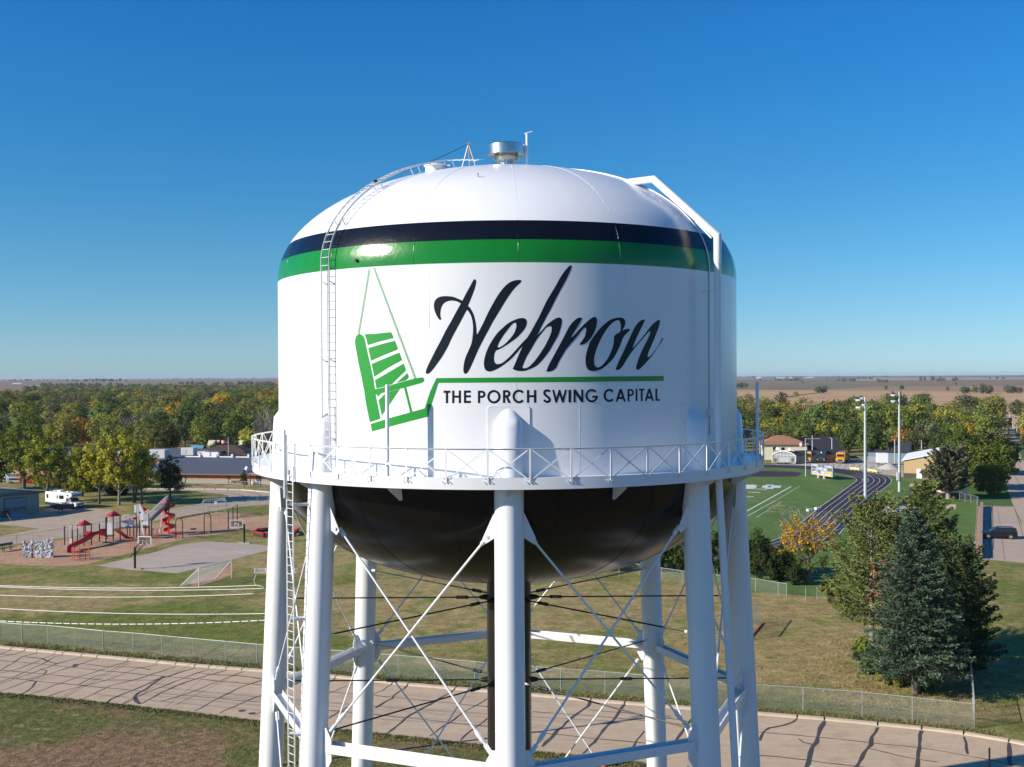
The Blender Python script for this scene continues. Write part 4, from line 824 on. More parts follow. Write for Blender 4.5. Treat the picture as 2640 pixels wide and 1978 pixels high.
# ---- farmland strips
def field(name, pix, z, c, c2=None, sc=.004):
    m = ground_mat(name + '_soil', c, c2 or tuple(v * .86 for v in c), s1=sc, s2=.02, s3=.08, fine=.08, bump=0, stretch=(0, .15, 1))
    sheet('farmland', pix, z, m)
TAN = (0.50, 0.32, 0.165); PINK = (0.38, 0.25, 0.165); MAUVE = (0.23, 0.150, 0.090); OLIV = (0.165, 0.155, 0.085)
field('tan_field', [(1700,1005),(2160,1006),(2900,1014),(2900,1100),(1700,1100)], 0.00, TAN)
field('tan_field_b', [(2120,1006),(2250,997),(2640,995),(2900,995),(2900,1014)], 0.02, (0.36, 0.225, 0.12))
field('olive_field', [(1700,1005),(2120,1006),(2250,997),(2640,995),(2900,995),(2900,983),(2640,984),(2300,985),(1700,981)], 0.00, OLIV, MAUVE, .002)
field('mauve_field', [(1700,981),(2300,985),(2900,983),(2900,972),(1700,978)], 0.00, MAUVE, (0.13,0.11,0.075), .001)
field('pink_field', [(2150,983),(2350,981),(2640,979),(2900,977),(2900,971.5),(2240,974)], 0.04, PINK)
field('pink_field_b', [(1700,978.5),(2000,977.5),(2150,977),(2000,976),(1700,976.5)], 0.05, PINK)
field('far_field_edge', [(2120,1011),(2050,1019),(2020,1024),(2040,1025),(2070,1019),(2135,1011)], 0.05, (0.16,0.10,0.06))
def hill_z(x, y):
    if y < 2100: return 0.0
    left = min(1, max(0, (-x / y - .12) / .10)); t = min(1, max(0, (y - 2100) / 2600)); t = t * t * (3 - 2 * t); u = min(1, max(0, (y - 3500) / 4500))
    return left * (12.5 * t + 1.5 * math.sin(x / 420.0) * t) + (1 - left) * 5.5 * u * (1 + .5 * math.sin(x / 700.0))
hm_ = ground_mat('hill_fields', (0.27, 0.165, 0.095), (0.21, 0.155, 0.080), c=(0.17, 0.15, 0.07), s1=0.0014, s2=0.006, s3=0.03, bump=0, fine=0.08, stretch=(0, .4, 1.2))
hb = MB(); nx_, ny_ = 90, 44
for j in range(ny_ + 1):
    yy = 2100 * (14000 / 2100) ** (j / ny_)
    for i in range(nx_ + 1): xx = (-.85 + .70 * i / nx_) * yy; hb.v.append((xx, yy, hill_z(xx, yy) + .02))
for j in range(ny_):
    for i in range(nx_): a_ = j * (nx_ + 1) + i; hb.f.append((a_, a_ + 1, a_ + nx_ + 2, a_ + nx_ + 1)); hb.mi.append(0)
hb.build('hills', hm_, smooth='all')['kind'] = 'structure'
field('tan_strip', [(-400,1018),(110,1018),(108,1023),(60,1029),(-400,1036)], 0.00, (0.34,0.25,0.17))
field('tan_strip_b', [(690,1007),(760,1007),(760,1014),(700,1014)], 0.00, (0.30,0.22,0.13))
# ================================================================== OBJECTS
def G0(x, y): return P(x, y)
def zat(x, y, d): return PD(x, y, d).z
M = {}
def mm(k, col, r=.6, **kw): M[k] = mat(k, col, r, **kw); return M[k]
mm('glass_dark', (0.02, 0.025, 0.03), .08); mm('rubber', (0.02, 0.02, 0.02), .8); mm('chrome', (.7, .7, .7), .2, metal=1.0)
mm('white_vehicle', (.80, .80, .78), .3); mm('bus_yellow', (.62, .27, .012), .35); mm('dark_green_vehicle', (.035, .05, .048), .3); mm('black_vehicle', (.008, .009, .011), .32)
mm('red_paint', (.52, .012, .014), .35); mm('playground_red', (.60, .018, .014), .35); mm('roof_red', (.50, .035, .035), .45); mm('post_dark', (.035, .030, .038), .4); mm('panel_white', (.68, .68, .70), .4)
mm('panel_grey', (.45, .46, .50), .45); mm('galv_fence', (.40, .42, .42), .5, metal=.4); mm('wood_pole', (.30, .25, .20), .85, noise=.3, scale=2); mm('orange_climber', (.52, .12, .05), .5); mm('black_post', (.012, .013, .012), .4)
mm('concrete_pad', (.48, .42, .34), .85); mm('cream_wall', (.72, .66, .48), .8); mm('brown_shingle', (.085, .05, .045), .9, noise=.3, scale=1.2); mm('tan_shingle', (.34, .17, .10), .9, noise=.2, scale=.8); mm('brick', (.50, .27, .17), .85, noise=.2, scale=1)
mm('grey_roof', (.088, .098, .125), .75, noise=.12, scale=.3); mm('white_roof', (.85, .86, .88), .5); mm('tan_siding', (.52, .37, .19), .6); mm('brown_trim', (.085, .055, .05), .7); mm('sage_siding', (.25, .28, .235), .6); mm('blue_door', (.17, .25, .34), .5, noise=.3, scale=3)
mm('teal_trim', (.03, .085, .085), .5); mm('grey_unit', (.50, .50, .50), .6); mm('white_trim', (.8, .8, .8), .5); mm('orange_hydrant', (.55, .075, .02), .45); mm('rock_grey', (.50, .52, .56), .7, noise=.35, scale=3.5, bump=.6); mm('dark_roof', (.03, .032, .04), .8)
mm('flag_cloth', (.8, .8, .8), .8); mm('flag_red', (.55, .03, .05), .8); mm('flag_blue', (.03, .04, .18), .8); mm('gravel_pile', (.42, .40, .38), .95, noise=.2, scale=2, bump=.8); mm('yellow_barrier', (.72, .58, .22), .6); mm('greenhouse_sheet', (.24, .255, .24), .25); mm('silver_frame', (.62, .63, .63), .4)
mm('insulator', (.5, .48, .45), .4); mm('wire_metal', (.85, .84, .80), .45); mm('wire_dark', (.05, .05, .05), .6); mm('beige_wall', (.55, .50, .42), .8); mm('blue_roof', (.10, .30, .42), .6); mm('mulch_brush', (.13, .085, .06), .9)
mm('wood_brown', (.25, .13, .07), .8); mm('lamp_grey', (.52, .56, .56), .4, metal=.3); mm('glass_light', (.35, .40, .42), .15)
# ---------- chain-link fences
def chain_fence(label, pts, h, spacing, posts=None, pitch=0.11, wire=0.008, group=None, rail=True, post_r=.035, mesh_on=True, mid=False):
    pts = [Vector((p[0], p[1], 0)) for p in pts]; t = thing('chain_link_fence', label, 'fence', pts[0], 0, group); o = pts[0]
    seg = []; acc = [0.0]
    for a, b in zip(pts, pts[1:]): acc.append(acc[-1] + (b - a).length)
    def at(s):
        for i in range(len(acc) - 1):
            if s <= acc[i + 1] + 1e-6: return pts[i].lerp(pts[i + 1], (s - acc[i]) / max(1e-6, acc[i + 1] - acc[i])) - o
        return pts[-1] - o
    ss = posts if posts else [min(acc[-1], k * spacing) for k in range(int(acc[-1] / spacing) + 1)] + ([acc[-1]] if acc[-1] % spacing > .5 else [])
    pm = MB().tube([(0, 0, 0), (0, 0, h + .05)], post_r, 6).mesh('fence_post', M['galv_fence'])
    for s in ss:
        q = link('fence_post', pm, t); q.location = at(s)
    if rail:
        rp = [at(s) + Vector((0, 0, h)) for s in sorted(set(list(ss) + acc))]
        MB().tube(rp, .026, 5).build('top_rail', M['galv_fence'], t)
    if mid: MB().tube([at(s) + Vector((0, 0, h * .12)) for s in sorted(set(list(ss) + acc))], .02, 5).build('bottom_rail', M['galv_fence'], t)
    if mesh_on:
        mb = MB(); L = acc[-1]; n = int(L / pitch)
        for k in range(-int(h / pitch) - 1, n + 1):
            for sg in (1, -1):
                s0 = k * pitch; s1 = s0 + h
                za, zb = (0.04, h) if sg > 0 else (h, 0.04)
                if s1 < 0 or s0 > L: continue
                if s0 < 0: za = za + (zb - za) * (-s0) / h; s0 = 0
                if s1 > L: zb = za + (zb - za) * (L - s0) / (s1 - s0); s1 = L
                a, b = at(s0), at(s1); a = a + Vector((0, 0, za)); b = b + Vector((0, 0, zb)); d = (b - a)
                if d.length < .02: continue
                u = d.normalized(); nr = Vector((-u.y, u.x, 0)).normalized() if abs(u.z) < .99 else Vector((1, 0, 0)); w = u.cross(nr).normalized() * wire / 2
                mb.add([a + w, a - w, b - w, b + w], [(0, 1, 2, 3)])
        tag(mb.build('wire_mesh', M['galv_fence'], t), kind='stuff')
    return t
FL = LC([(-420,430),(0,482),(178,500),(388,515),(610,533),(832,553),(1077,573),(1312,597),(1565,608),(1825,632),(2080,655)])
FLb = LC([(-420,590),(0,635),(178,650),(388,662),(610,684),(832,708),(1077,727),(1312,750),(1565,775),(1825,800),(2080,825)])
FM = CC([(690,835),(930,860),(1288,880),(1602,880),(1942,940)])
FMb = [FLb[-1]] + [(640 + 1288/3.327, 1480 + 878/3.327), (640 + 1602/3.327, 1480 + 905/3.327), (640 + 1942/3.327, 1480 + 935/3.327)] + CR([(475,978),(845,1005),(1200,1040),(1590,1075)]) + RC([(75,1085),(555,1115),(998,1152),(1375,1195),(1843,1250)])
fence_base = FLb[:-1] + FMb
fb = [wp(*p) for p in fence_base]
def plen(ps):
    s = [0]; 
    for a, b in zip(ps, ps[1:]): s.append(s[-1] + math.hypot(b[0] - a[0], b[1] - a[1]))
    return s
chain_fence('long galvanised chain-link fence running behind the kerb of the cracked concrete road', fb, 1.75, 3, posts=plen(fb))
cn = P(*RC([(1843, 1250)])[0])
chain_fence('chain-link fence going back from the corner post beside the blue spruce', [(cn.x, cn.y), wp(*RC([(1822, 1000)])[0]), wp(*RC([(1812, 900)])[0])], 2.0, 2.2)
chain_fence('chain-link fence in front of the bushes below the running track', [wp(1480, 1497), wp(1567, 1489), wp(1640, 1485), wp(1713, 1497), wp(1790, 1509), wp(1950, 1526), wp(*RC([(432, 262)])[0])], 1.5, 3.1, wire=.005)
gt = chain_fence('short chain-link gate with posts left of the tall pine', [wp(*RC([(575, 297)])[0]), wp(*RC([(680, 275)])[0]), wp(*RC([(790, 305)])[0])], 1.5, 2.0, wire=.005)
chain_fence('chain-link fence with white posts beside the parking lot behind the pines', [wp(2474, 1290), wp(2499, 1297), wp(2516, 1301), wp(2522, 1303), wp(2515, 1400), wp(2512, 1420)], 1.6, 2.6, pitch=.16)
chain_fence('grey chain-link fence between the playground and the park road', [wp(*p) for p in A4([(-400, 1170), (0, 1145), (262, 1130), (540, 1078), (800, 1035), (1060, 990), (1285, 960)]) + B4([(100, 790), (350, 765), (620, 735), (820, 690), (1330, 610), (1465, 600), (1592, 585), (1725, 560), (1835, 545), (1925, 535)])], 1.4, 3.0, pitch=.30, wire=.012)
chain_fence('chain-link fence along the grass in front of the low school building', [wp(*p) for p in B4([(-100, 290), (650, 300), (940, 305), (1250, 308), (1420, 322), (1560, 330), (1800, 340), (1920, 360)])], 1.6, 4.0, pitch=.35, wire=.012)
chain_fence('dark mesh fence behind the parked buses and trees', [wp(*p) for p in R5([(1650, 580), (1880, 595), (2050, 600), (2300, 612)])], 1.6, 6, pitch=.25, wire=.03)
# ---------- utility pole and wires
up = thing('utility_pole', 'wooden utility pole with double crossarm half hidden behind the left tower leg', 'utility pole', (-15.07, 70.0, 0)); UB = Vector((-15.07, 70.0, 0))
MB().tube([(0, 0, 0), (0, 0, 12.75)], [.17, .12], 10).build('pole', M['wood_pole'], up, smooth=True)
yA = 70.0
ca = PD(640, 1471, yA) - UB; cb = PD(712, 1474, yA) - UB
arm_c = (PD(676, 1476, yA) - UB)
for dy in (-.25, .15):
    z0 = PD(660, 1474, yA).z
    MB().bar((-1.55, dy, z0 + .12 * (dy > 0)), (1.2, dy, z0 + .12 * (dy > 0)), .11, .14).build('crossarm', mat('weathered_arm', (.52, .46, .40), .85, noise=.2, scale=3), up)
for x in (-1.45, -.75, .5, 1.1):
    MB().lathe([(.06, -.02), (.075, .05), (.045, .09), (.075, .13), (.03, .2)], 10, c=(x, -.25, PD(660, 1474, yA).z + .07)).build('insulator', M['insulator'], up, smooth=True)
for (xa, za, xb, zb) in [(-1.4, -.15, -1.5, -.75), (-1.5, -.75, -.9, -.95), (-.5, -.2, -.65, -.9)]:
    z0 = PD(660, 1474, yA).z; MB().tube([(xa, -.3, z0 + za), ((xa + xb) / 2 - .1, -.3, z0 + (za + zb) / 2), (xb, -.3, z0 + zb)], .018, 5).build('jumper_wire', M['wire_metal'], up)
MB().box((-.35, -.2, PD(680, 1527, yA).z), (.55, .35, .4)).build('switch_box', M['insulator'], up)
wires = [((-60, 1500), (672, 1509), .019, 'M'), ((-60, 1503), (690, 1517), .019, 'M'), ((-60, 1525), (655, 1531), .019, 'M'), ((-60, 1558), (690, 1582), .022, 'M'), ((-60, 1588), (690, 1599), .020, 'D')]
wl = ['upper pale power wire crossing the grass at the left, topmost of the five', 'second pale power wire from the top, just under the topmost', 'third pale power wire, ending at the box on the pole', 'fourth pale cable crossing the grass, thick and plain', 'lowest cable crossing the grass, with dashed light and dark wrapping']
for (a, b, r, k), lb in zip(wires, wl):
    A = PD(a[0], a[1], 76.0); B = PD(b[0], b[1], 69.8); mb = MB(); pts = []
    ext = A + (A - B) * .6
    for i in range(29):
        t = i / 28; p = ext.lerp(B, t); sag = .55 if k != 'D' else .75; p.z -= sag * 4 * t * (1 - t) - sag * 4 * (.375 * .625) * (1 - t) ; pts.append(p)
    mb.tube(pts, r, 5, mi=0)
    o = mb.build('power_wire', [M['wire_metal'], M['wire_dark']]); tag(o, lb, 'wire')
    if k == 'D':
        wr = MB()
        dens = []
        for i in range(28):
            for s_ in range(2):
                p0 = pts[i].lerp(pts[i + 1], (s_ + .08) / 2); p1 = pts[i].lerp(pts[i + 1], (s_ + .86) / 2); wr.tube([p0, p1], r * 1.5, 5)
        o.data.materials[0] = M['wire_dark']; tag(wr.build('cable_wrap', M['wire_metal'], o), kind='stuff')
# near fine wires crossing down-left over the road
for k, (a, b) in enumerate([(((-10), 1893), (700, 1512)), (((-10), 1888), (720, 1495)), ((225, 1978), (690, 1620)), ((60, 1978), (690, 1590)), ((130, 1978), (690, 1700))]):
    A = PD(a[0], a[1], 44.0); B = PD(b[0], b[1], 62.0); mb = MB(); ext = A + (A - B) * .4
    mb.tube([ext.lerp(B, i / 12) - Vector((0, 0, .0)) for i in range(13)], .008, 4)
    tag(mb.build('service_wire', M['wire_dark']), ['lower of the two close thin wires reaching the left edge over the road', 'upper of the two close thin wires reaching the left edge over the road', 'rightmost thin dark wire slanting down over the road and verge', 'leftmost of the three thin wires running off the bottom left', 'middle one of the three thin wires running off the bottom left'][k], 'wire', 'thin service wires over the road')
# ---------- hydrant
hy = P(1558, 1976); h = thing('fire_hydrant', 'orange fire hydrant on the grass beside the road under the tower', 'fire hydrant', hy)
MB().lathe([(.17, 0), (.17, .05), (.12, .06), (.12, .62), (.16, .64), (.16, .69), (.13, .70), (.12, .80), (.07, .88), (.03, .90), (.03, .95), (.001, .96)], 16).build('barrel', M['orange_hydrant'], h, smooth=True)
for s in (-1, 1): MB().tube([(s * .1, 0, .5), (s * .21, 0, .5)], .06, 10).build('hose_cap', M['orange_hydrant'], h)
MB().tube([(0, -.1, .45), (0, -.22, .45)], .075, 10).build('pumper_cap', M['orange_hydrant'], h)
mk = P(2551, 1978); t = tag(MB().tube([(0, 0, 0), (0, 0, 1.05)], .06, 8).add([(0, 0, 1.05), (.09, 0, 1.1), (0, 0, 1.3), (-.09, 0, 1.1)], [(0, 1, 2, 3)]).build('marker_post', mat('dull_red', (.22, .06, .05), .7)), 'short dull red marker post in the tower shadow at the road', 'post'); t.location = mk
# ---------- sports light poles
def light_pole(label, x, yb, yt, heads, cab=None):
    b = P(x, yb); H = zat(x, yt, b.y); t = thing('light_pole', label, 'light pole', b)
    MB().tube([(0, 0, 0), (0, 0, H)], [.34, .19], 12).build('pole', M['lamp_grey'], t, smooth=True)
    for (dx, dy, dz) in heads:
        MB().bar((0, 0, H - dz), (dx * .5, dy, H - dz), .07).build('lamp_arm', M['lamp_grey'], t)
        mb = MB().lathe([(.05, .26), (.28, .2), (.40, 0), (.39, -.03), (.05, .1)], 14); 
        o = mb.build('lamp_head', mat('lamp_reflector', (.50, .55, .55), .3), t, smooth=True, M=Matrix.Translation((dx, dy - .2, H - dz)) @ Matrix.Rotation(R_(-35 if dx < 0 else 35), 4, 'Y') @ Matrix.Rotation(R_(25), 4, 'X'))
        MB().box((0, 0, .4), (.3, .26, .34)).build('ballast_box', mat('dark_fixture', (.05, .07, .065), .5), o)
    if cab: MB().box((cab[0], -.35, zat(x, cab[1], b.y)), (.5, .35, abs(zat(x, cab[1] - 10, b.y) - zat(x, cab[1] + 10, b.y)))).build('control_box', M['panel_white'], t)
    return t
light_pole('tall grey sports light pole with lamp cluster standing in front of the track', 2231, 1302, 1024, [(-1.25, 0, .5), (-1.25, .9, .5), (-1.2, 0, 1.9), (-1.2, .9, 1.9), (-.5, .6, .2), (-.5, -.5, 1.4)])
light_pole('tall grey sports light pole with pale box near its foot, by the tan building', 2319, 1268, 1011, [(-1.2, 0, .6), (-1.2, .8, .6), (-1.2, 0, 1.9), (-1.2, .8, 1.9)], cab=(-.45, 1228))
# ---------- flags
def flag_pole(label, x, yb, yt, fx0, fy0, fx1, fy1, side):
    b = P(x, yb) if isinstance(yb, (int, float)) else yb; H = zat(x, yt, b.y); t = thing('flagpole', label, 'flagpole', b)
    MB().tube([(0, 0, 0), (0, 0, H)], [.10, .06], 8).build('pole', M['silver_frame'], t, smooth=True)
    MB().lathe([(.001, .1), (.09, .05), (.001, -.05)], 8, c=(0, 0, H)).build('finial', M['silver_frame'], t)
    W = abs(fx1 - fx0) / F0 * b.y; zt = zat(x, fy0, b.y); zb = zat(x, fy1, b.y); mb = MB(); nx, nz = 10, 7
    for i in range(nx):
        for j in range(nz):
            def pt(i, j):
                u = i / nx; droop = (zt - zb) * .35 * u if label.find('buses') > 0 else (zt - zb) * .12 * u
                hh = (zt - zb) * .72
                return (side * W * u, .25 * math.sin(u * 7), zt - hh * j / nz - droop + .05 * math.sin(u * 9))
            m = 2 if (i < 4 and j < 4) else (1 if j % 2 == 0 else 0)
            mb.add([pt(i, j), pt(i, j + 1), pt(i + 1, j + 1), pt(i + 1, j)], [(0, 1, 2, 3)], mi=m)
    mb.build('flag', [M['flag_cloth'], M['flag_red'], M['flag_blue']], t)
    return t
flag_pole('thin flagpole with striped flag drooping left, before the buses and greenhouse', 2077, 1229, 1131, 2077, 1136, 2062, 1152, -1)
flag_pole('white flagpole with striped flag blowing left above the brown-roofed house', 589, 1200, 1128, 589, 1134, 571, 1146, -1)
# ---------- scoreboard
a, b = P(*R5([(1100, 905)])[0]), P(*R5([(1212, 922)])[0]); sb = thing('scoreboard', 'white and yellow football scoreboard on two posts at the field corner', 'scoreboard', a)
d = (b - a); dn = d.normalized()
for o in (Vector((0, 0, 0)), d): MB().bar(o, o + Vector((0, 0, 1.6)), .35, .35).build('post', M['panel_white'], sb)
zb_, zt_ = zat(2100, 1110 + 850 / 7.373, a.y), zat(2100, 1110 + 645 / 7.373, a.y)
c0 = -dn * 2.9; W = 8.9; Hh_ = zt_ - zb_; nrm = Vector((dn.y, -dn.x, 0))
def sq(name, u0, u1, v0, v1, m, off):
    q = [c0 + dn * W * u + Vector((0, 0, zb_ + Hh_ * v)) + nrm * off for u, v in ((u0, v0), (u1, v0), (u1, v1), (u0, v1))]
    MB().extr(q, nrm * -.06 if off else nrm * -.35).build(name, m, sb, fix=True)
sq('board', 0, 1, 0, 1, mat('score_grey', (.30, .33, .38), .5), 0)
dk = mat('score_panel_dark', (.11, .12, .15), .4)
for r_ in [(.04,.22,.58,.80),(.34,.45,.78,.97),(.50,.62,.78,.97),(.76,.96,.50,.78),(.30,.44,.22,.46),(.04,.20,.36,.50)]: sq('score_panel', *r_, dk, .03)
for r_ in [(.07,.27,.86,.93),(.76,.93,.86,.93),(.35,.50,.58,.66),(.62,.70,.50,.62),(.10,.24,.26,.34),(.46,.60,.26,.38)]: sq('score_strip', *r_, mat('score_white', (.55,.57,.60), .5), .03)
sq('score_strip', .02, .98, .015, .06, mat('score_yellow', (.75, .42, .03), .5), .03); sq('score_strip', .68, .97, .22, .40, MATS['score_yellow'], .035)
for r_ in [(.06,.18,.09,.17),(.26,.38,.09,.17),(.46,.56,.09,.17),(.64,.90,.09,.17)]: sq('score_strip', *r_, MATS['score_white'], .03)
# ---------- vehicles (x forward, ground z = 0)
def wheel(t, x, y, r, w=.24, hub='chrome'):
    s = 1 if y > 0 else -1
    o = MB().tube([(x, y - w / 2, r), (x, y + w / 2, r)], r, 20).build('wheel', M['rubber'], t, smooth=True)
    MB().tube([(x, y + s * w / 2, r), (x, y + s * (w / 2 + .02), r)], r * .62, 14).build('hubcap', M[hub], o, smooth=True)
def profile_body(t, name, prof, w, m, z=0, inset=0.0):
    mb = MB(); mb.extr([(x, -w / 2, zz) for x, zz in prof], (0, w, 0)); return mb.build(name, m, t, fix=True)
def suv(label, pos, rz, m='black_vehicle', cat='car'):
    t = thing('parked_car', label, cat, pos, rz); w = 1.95
    mb = MB(); lo = [(-2.5,.38),(-2.52,.75),(-2.48,1.0),(-2.0,1.08),(1.25,1.02),(1.55,1.0),(2.35,.90),(2.52,.72),(2.52,.42),(2.3,.32),(-2.3,.32)]
    hi = [(-2.46,1.0),(-2.38,1.62),(-2.2,1.70),(.1,1.70),(.45,1.62),(1.30,1.02)]
    n = len(lo)
    for s0, s1, zt_ in ((-1, 1, 0),):
        mb.extr([(x, -w / 2, z) for x, z in lo], (0, w, 0))
        q = [(x, -w / 2 + (.12 if z > 1.3 else .02), z) for x, z in hi]; q2 = [(x, w / 2 - (.12 if z > 1.3 else .02), z) for x, z in hi]; k = len(hi)
        mb.add(q + q2, [(i, (i + 1) % k, k + (i + 1) % k, k + i) for i in range(k)] + [tuple(range(k)), tuple(range(2 * k - 1, k - 1, -1))])
    o = mb.build('body', M[m], t, fix=True); bv = o.modifiers.new('bevel', 'BEVEL'); bv.width = .05; bv.segments = 2; bv.limit_method = 'ANGLE'
    for s in (-1, 1):
        for (x0, x1) in ((.25, 1.05), (-.75, .15), (-1.75, -.85), (-2.3, -1.85)):
            yb, yt = s * (w / 2 - .01), s * (w / 2 - .105)
            MB().extr([(x0, yb, 1.10), (x1, yb, 1.10), (x1 - (.45 if x1 > 1 else 0), yt, 1.55), (x0, yt, 1.55)], (0, s * .02, 0)).build('side_window', M['glass_dark'], t, fix=True)
        MB().box((1.05, s * 1.05, 1.12), (.12, .2, .14)).build('mirror', M[m], t)
        MB().box((2.42, s * .68, .78), (.24, .42, .16)).build('headlight', M['glass_light'], t)
        MB().box((-2.49, s * .82, .95), (.08, .22, .42)).build('tail_light', M['red_paint'], t)
        for x in (-1.55, 1.62): wheel(t, x, s * .88, .38)
    MB().extr([(1.24, -.82, 1.07), (1.24, .82, 1.07), (.50, .78, 1.58), (.50, -.78, 1.58)], (.03, 0, .04)).build('windscreen', M['glass_dark'], t, fix=True)
    MB().box((2.53, 0, .62), (.04, 1.0, .24)).build('grille', M['chrome'], t); MB().box((-2.53, 0, .55), (.03, .5, .14)).build('number_plate', M['white_trim'], t)
    for s in (-1, 1): MB().bar((-2.1, s * .8, 1.74), (.1, s * .8, 1.74), .05).build('roof_rail', M['chrome'], t)
    return t
pv = P(2574, 1388); suv('black estate car parked side-on in the concrete bay at the right', (pv.x, pv.y, 0.01), math.pi - .22)
pv = P(2576, 1116); suv('small white car driving on the far street behind the trees', (pv.x, pv.y, 0.02), math.atan2(-.916, -.40), 'white_vehicle')
def school_bus(label, pos, rz, m, roof, L=9.5, face=True):
    t = thing('school_bus', label, 'bus', pos, rz); w = 2.44
    prof = [(-L / 2, .75), (-L / 2, 2.85), (-L / 2 + .25, 3.05), (L / 2 - 1.6, 3.05), (L / 2 - 1.15, 2.75), (L / 2 - 1.0, 1.75), (L / 2 - .05, 1.55), (L / 2, .75)] if face else [(-L / 2, .6), (-L / 2, 3.25), (L / 2 - 1.3, 3.25), (L / 2 - .9, 2.6), (L / 2 - .5, 1.7), (L / 2, 1.4), (L / 2, .6)]
    o = profile_body(t, 'body', prof, w, M[m]); bv = o.modifiers.new('bevel', 'BEVEL'); bv.width = .14; bv.segments = 3; bv.limit_method = 'ANGLE'
    MB().bx(-L / 2 + .4, L / 2 - 1.9, -.9, .9, 3.04, 3.12).build('roof_panel', M[roof], t)
    if face:
        q = MB(); q.extr([(L / 2 - 1.02, -1.0, 1.85), (L / 2 - 1.02, 1.0, 1.85), (L / 2 - 1.14, 1.0, 2.6), (L / 2 - 1.14, -1.0, 2.6)], (.03, 0, 0)); q.build('windscreen', M['glass_dark'], t, fix=True)
        MB().box((L / 2 - 1.28, 0, 2.86), (.2, 1.5, .2)).build('destination_sign', mat('bus_sign', (.75, .40, .05), .4), t)
    else:
        MB().extr([(L / 2 - .52, -1.0, 1.80), (L / 2 - .52, 1.0, 1.80), (L / 2 - .87, 1.0, 2.5), (L / 2 - .87, -1.0, 2.5)], (.05, 0, 0)).build('windscreen', M['glass_dark'], t, fix=True)
        MB().box((L / 2 - 1.0, 0, 2.95), (.22, 1.3, .45)).build('front_panel', M['glass_dark'], t)
        MB().lathe([(.001, 0), (.2, 0)], 12).build('round_badge', M['white_trim'], t, M=Matrix.Translation((L / 2 - .87, 0, 2.95)) @ Matrix.Rotation(R_(90), 4, 'Y'))
    MB().box((L / 2 + .03, 0, .95), (.08, 1.1, .45)).build('grille', M['glass_dark'] if m != 'white_vehicle' else M['chrome'], t)
    MB().box((L / 2 + .08, 0, .62), (.14, 2.3, .28)).build('bumper', M['rubber'] if m != 'bus_yellow' else M['chrome'], t)
    for s in (-1, 1):
        MB().box((L / 2 + .02, s * .92, 1.0), (.06, .3, .26)).build('headlight', M['glass_light'], t)
        MB().box((L / 2 - .9, s * 1.5, 2.1), (.12, .3, .45)).build('mirror', M['rubber'], t)
        if face:
            x = -L / 2 + .5
            while x < L / 2 - 2.3:
                MB().box((x + .38, s * (w / 2 + .005), 2.3), (.68, .03, .55)).build('side_window', M['glass_dark'], t); x += .82
        for x in (-L / 2 + 2.4, L / 2 - 1.3): wheel(t, x, s * (w / 2 - .16), .5, .28, 'grey_unit')
    return t
def base_head(x, y, dirv, L):                     # front base point given -> centre
    p = P(x, y); d = Vector((dirv[0], dirv[1], 0)).normalized(); return (p - d * L / 2), math.atan2(d.y, d.x)
SD = (-.40, -.916)
c, r = base_head(2166, 1196, SD, 8.5); school_bus('yellow school bus with tan roof, rightmost of the three parked buses', (c.x, c.y, .01), r, 'bus_yellow', 'tan_shingle', 8.5)
c, r = base_head(2080, 1195, (-.36, -.93), 8.5); school_bus('yellow school bus with white roof, parked next to the greenhouse', (c.x, c.y, .01), r, 'bus_yellow', 'white_roof', 8.5)
c, r = base_head(2116, 1194.5, (-.42, -.9), 9.5); school_bus('dark grey coach parked between the two yellow buses', (c.x, c.y, .01), r, 'dark_green_vehicle', 'grey_unit', 9.5, face=False)
# motorhome
pF = P(232, 1314); pB = P(128, 1306); d = (pF - pB).normalized(); L = 8.4; cpos = pB + d * (L / 2 + .2); t = thing('motorhome', 'white motorhome with blue stripes parked on the grass beside the workshop', 'motorhome', (cpos.x, cpos.y, .01), math.atan2(d.y, d.x)); w = 2.4
o = profile_body(t, 'body', [(-4.2, .55), (-4.2, 3.0), (-4.1, 3.05), (3.0, 3.05), (3.35, 2.75), (3.1, 2.25), (2.2, 2.05), (1.75, 2.0), (1.75, .55)], w, M['white_vehicle']); bv = o.modifiers.new('bevel', 'BEVEL'); bv.width = .06; bv.segments = 2; bv.limit_method = 'ANGLE'
o = profile_body(t, 'cab', [(1.76, .45), (1.76, 1.95), (2.45, 1.93), (3.05, 1.30), (4.15, 1.15), (4.25, .9), (4.25, .45)], 1.95, M['white_vehicle']); bv = o.modifiers.new('bevel', 'BEVEL'); bv.width = .06; bv.segments = 2
MB().extr([(2.50, -.85, 1.92), (2.50, .85, 1.92), (3.04, .88, 1.36), (3.04, -.88, 1.36)], (.03, 0, .03)).build('windscreen', M['glass_dark'], t, fix=True)
MB().box((3.2, 0, 2.55), (.42, 2.3, .35)).build('overcab_band', mat('rv_blue', (.10, .17, .30), .4), t)
for s in (-1, 1):
    for (x, z, a_, b_) in [(-3.5, 2.2, .5, .75), (-.7, 2.15, .3, .6), (.45, 2.15, 1.25, .7), (2.2, 2.55, .45, .28)]: MB().box((x, s * (w / 2 + .005), z), (a_, .03, b_)).build('side_window', M['glass_dark'], t)
    for (z, c_) in ((1.15, 'rv_blue_band'), (1.0, 'rv_blue_band')): MB().box((-1.2, s * (w / 2 + .004), z), (6.0, .012, .07)).build('stripe', mat(c_, (.35, .48, .58), .5), t)
    MB().box((2.2, s * .985, 1.65), (.6, .02, .4)).build('side_window', M['glass_dark'], t); MB().box((2.6, s * 1.15, 1.5), (.1, .22, .26)).build('mirror', M['white_vehicle'], t)
    MB().box((4.26, s * .72, .95), (.05, .28, .2)).build('headlight', M['glass_light'], t)
    for x in (-2.5, 3.3): wheel(t, x, s * .95, .40, .26)
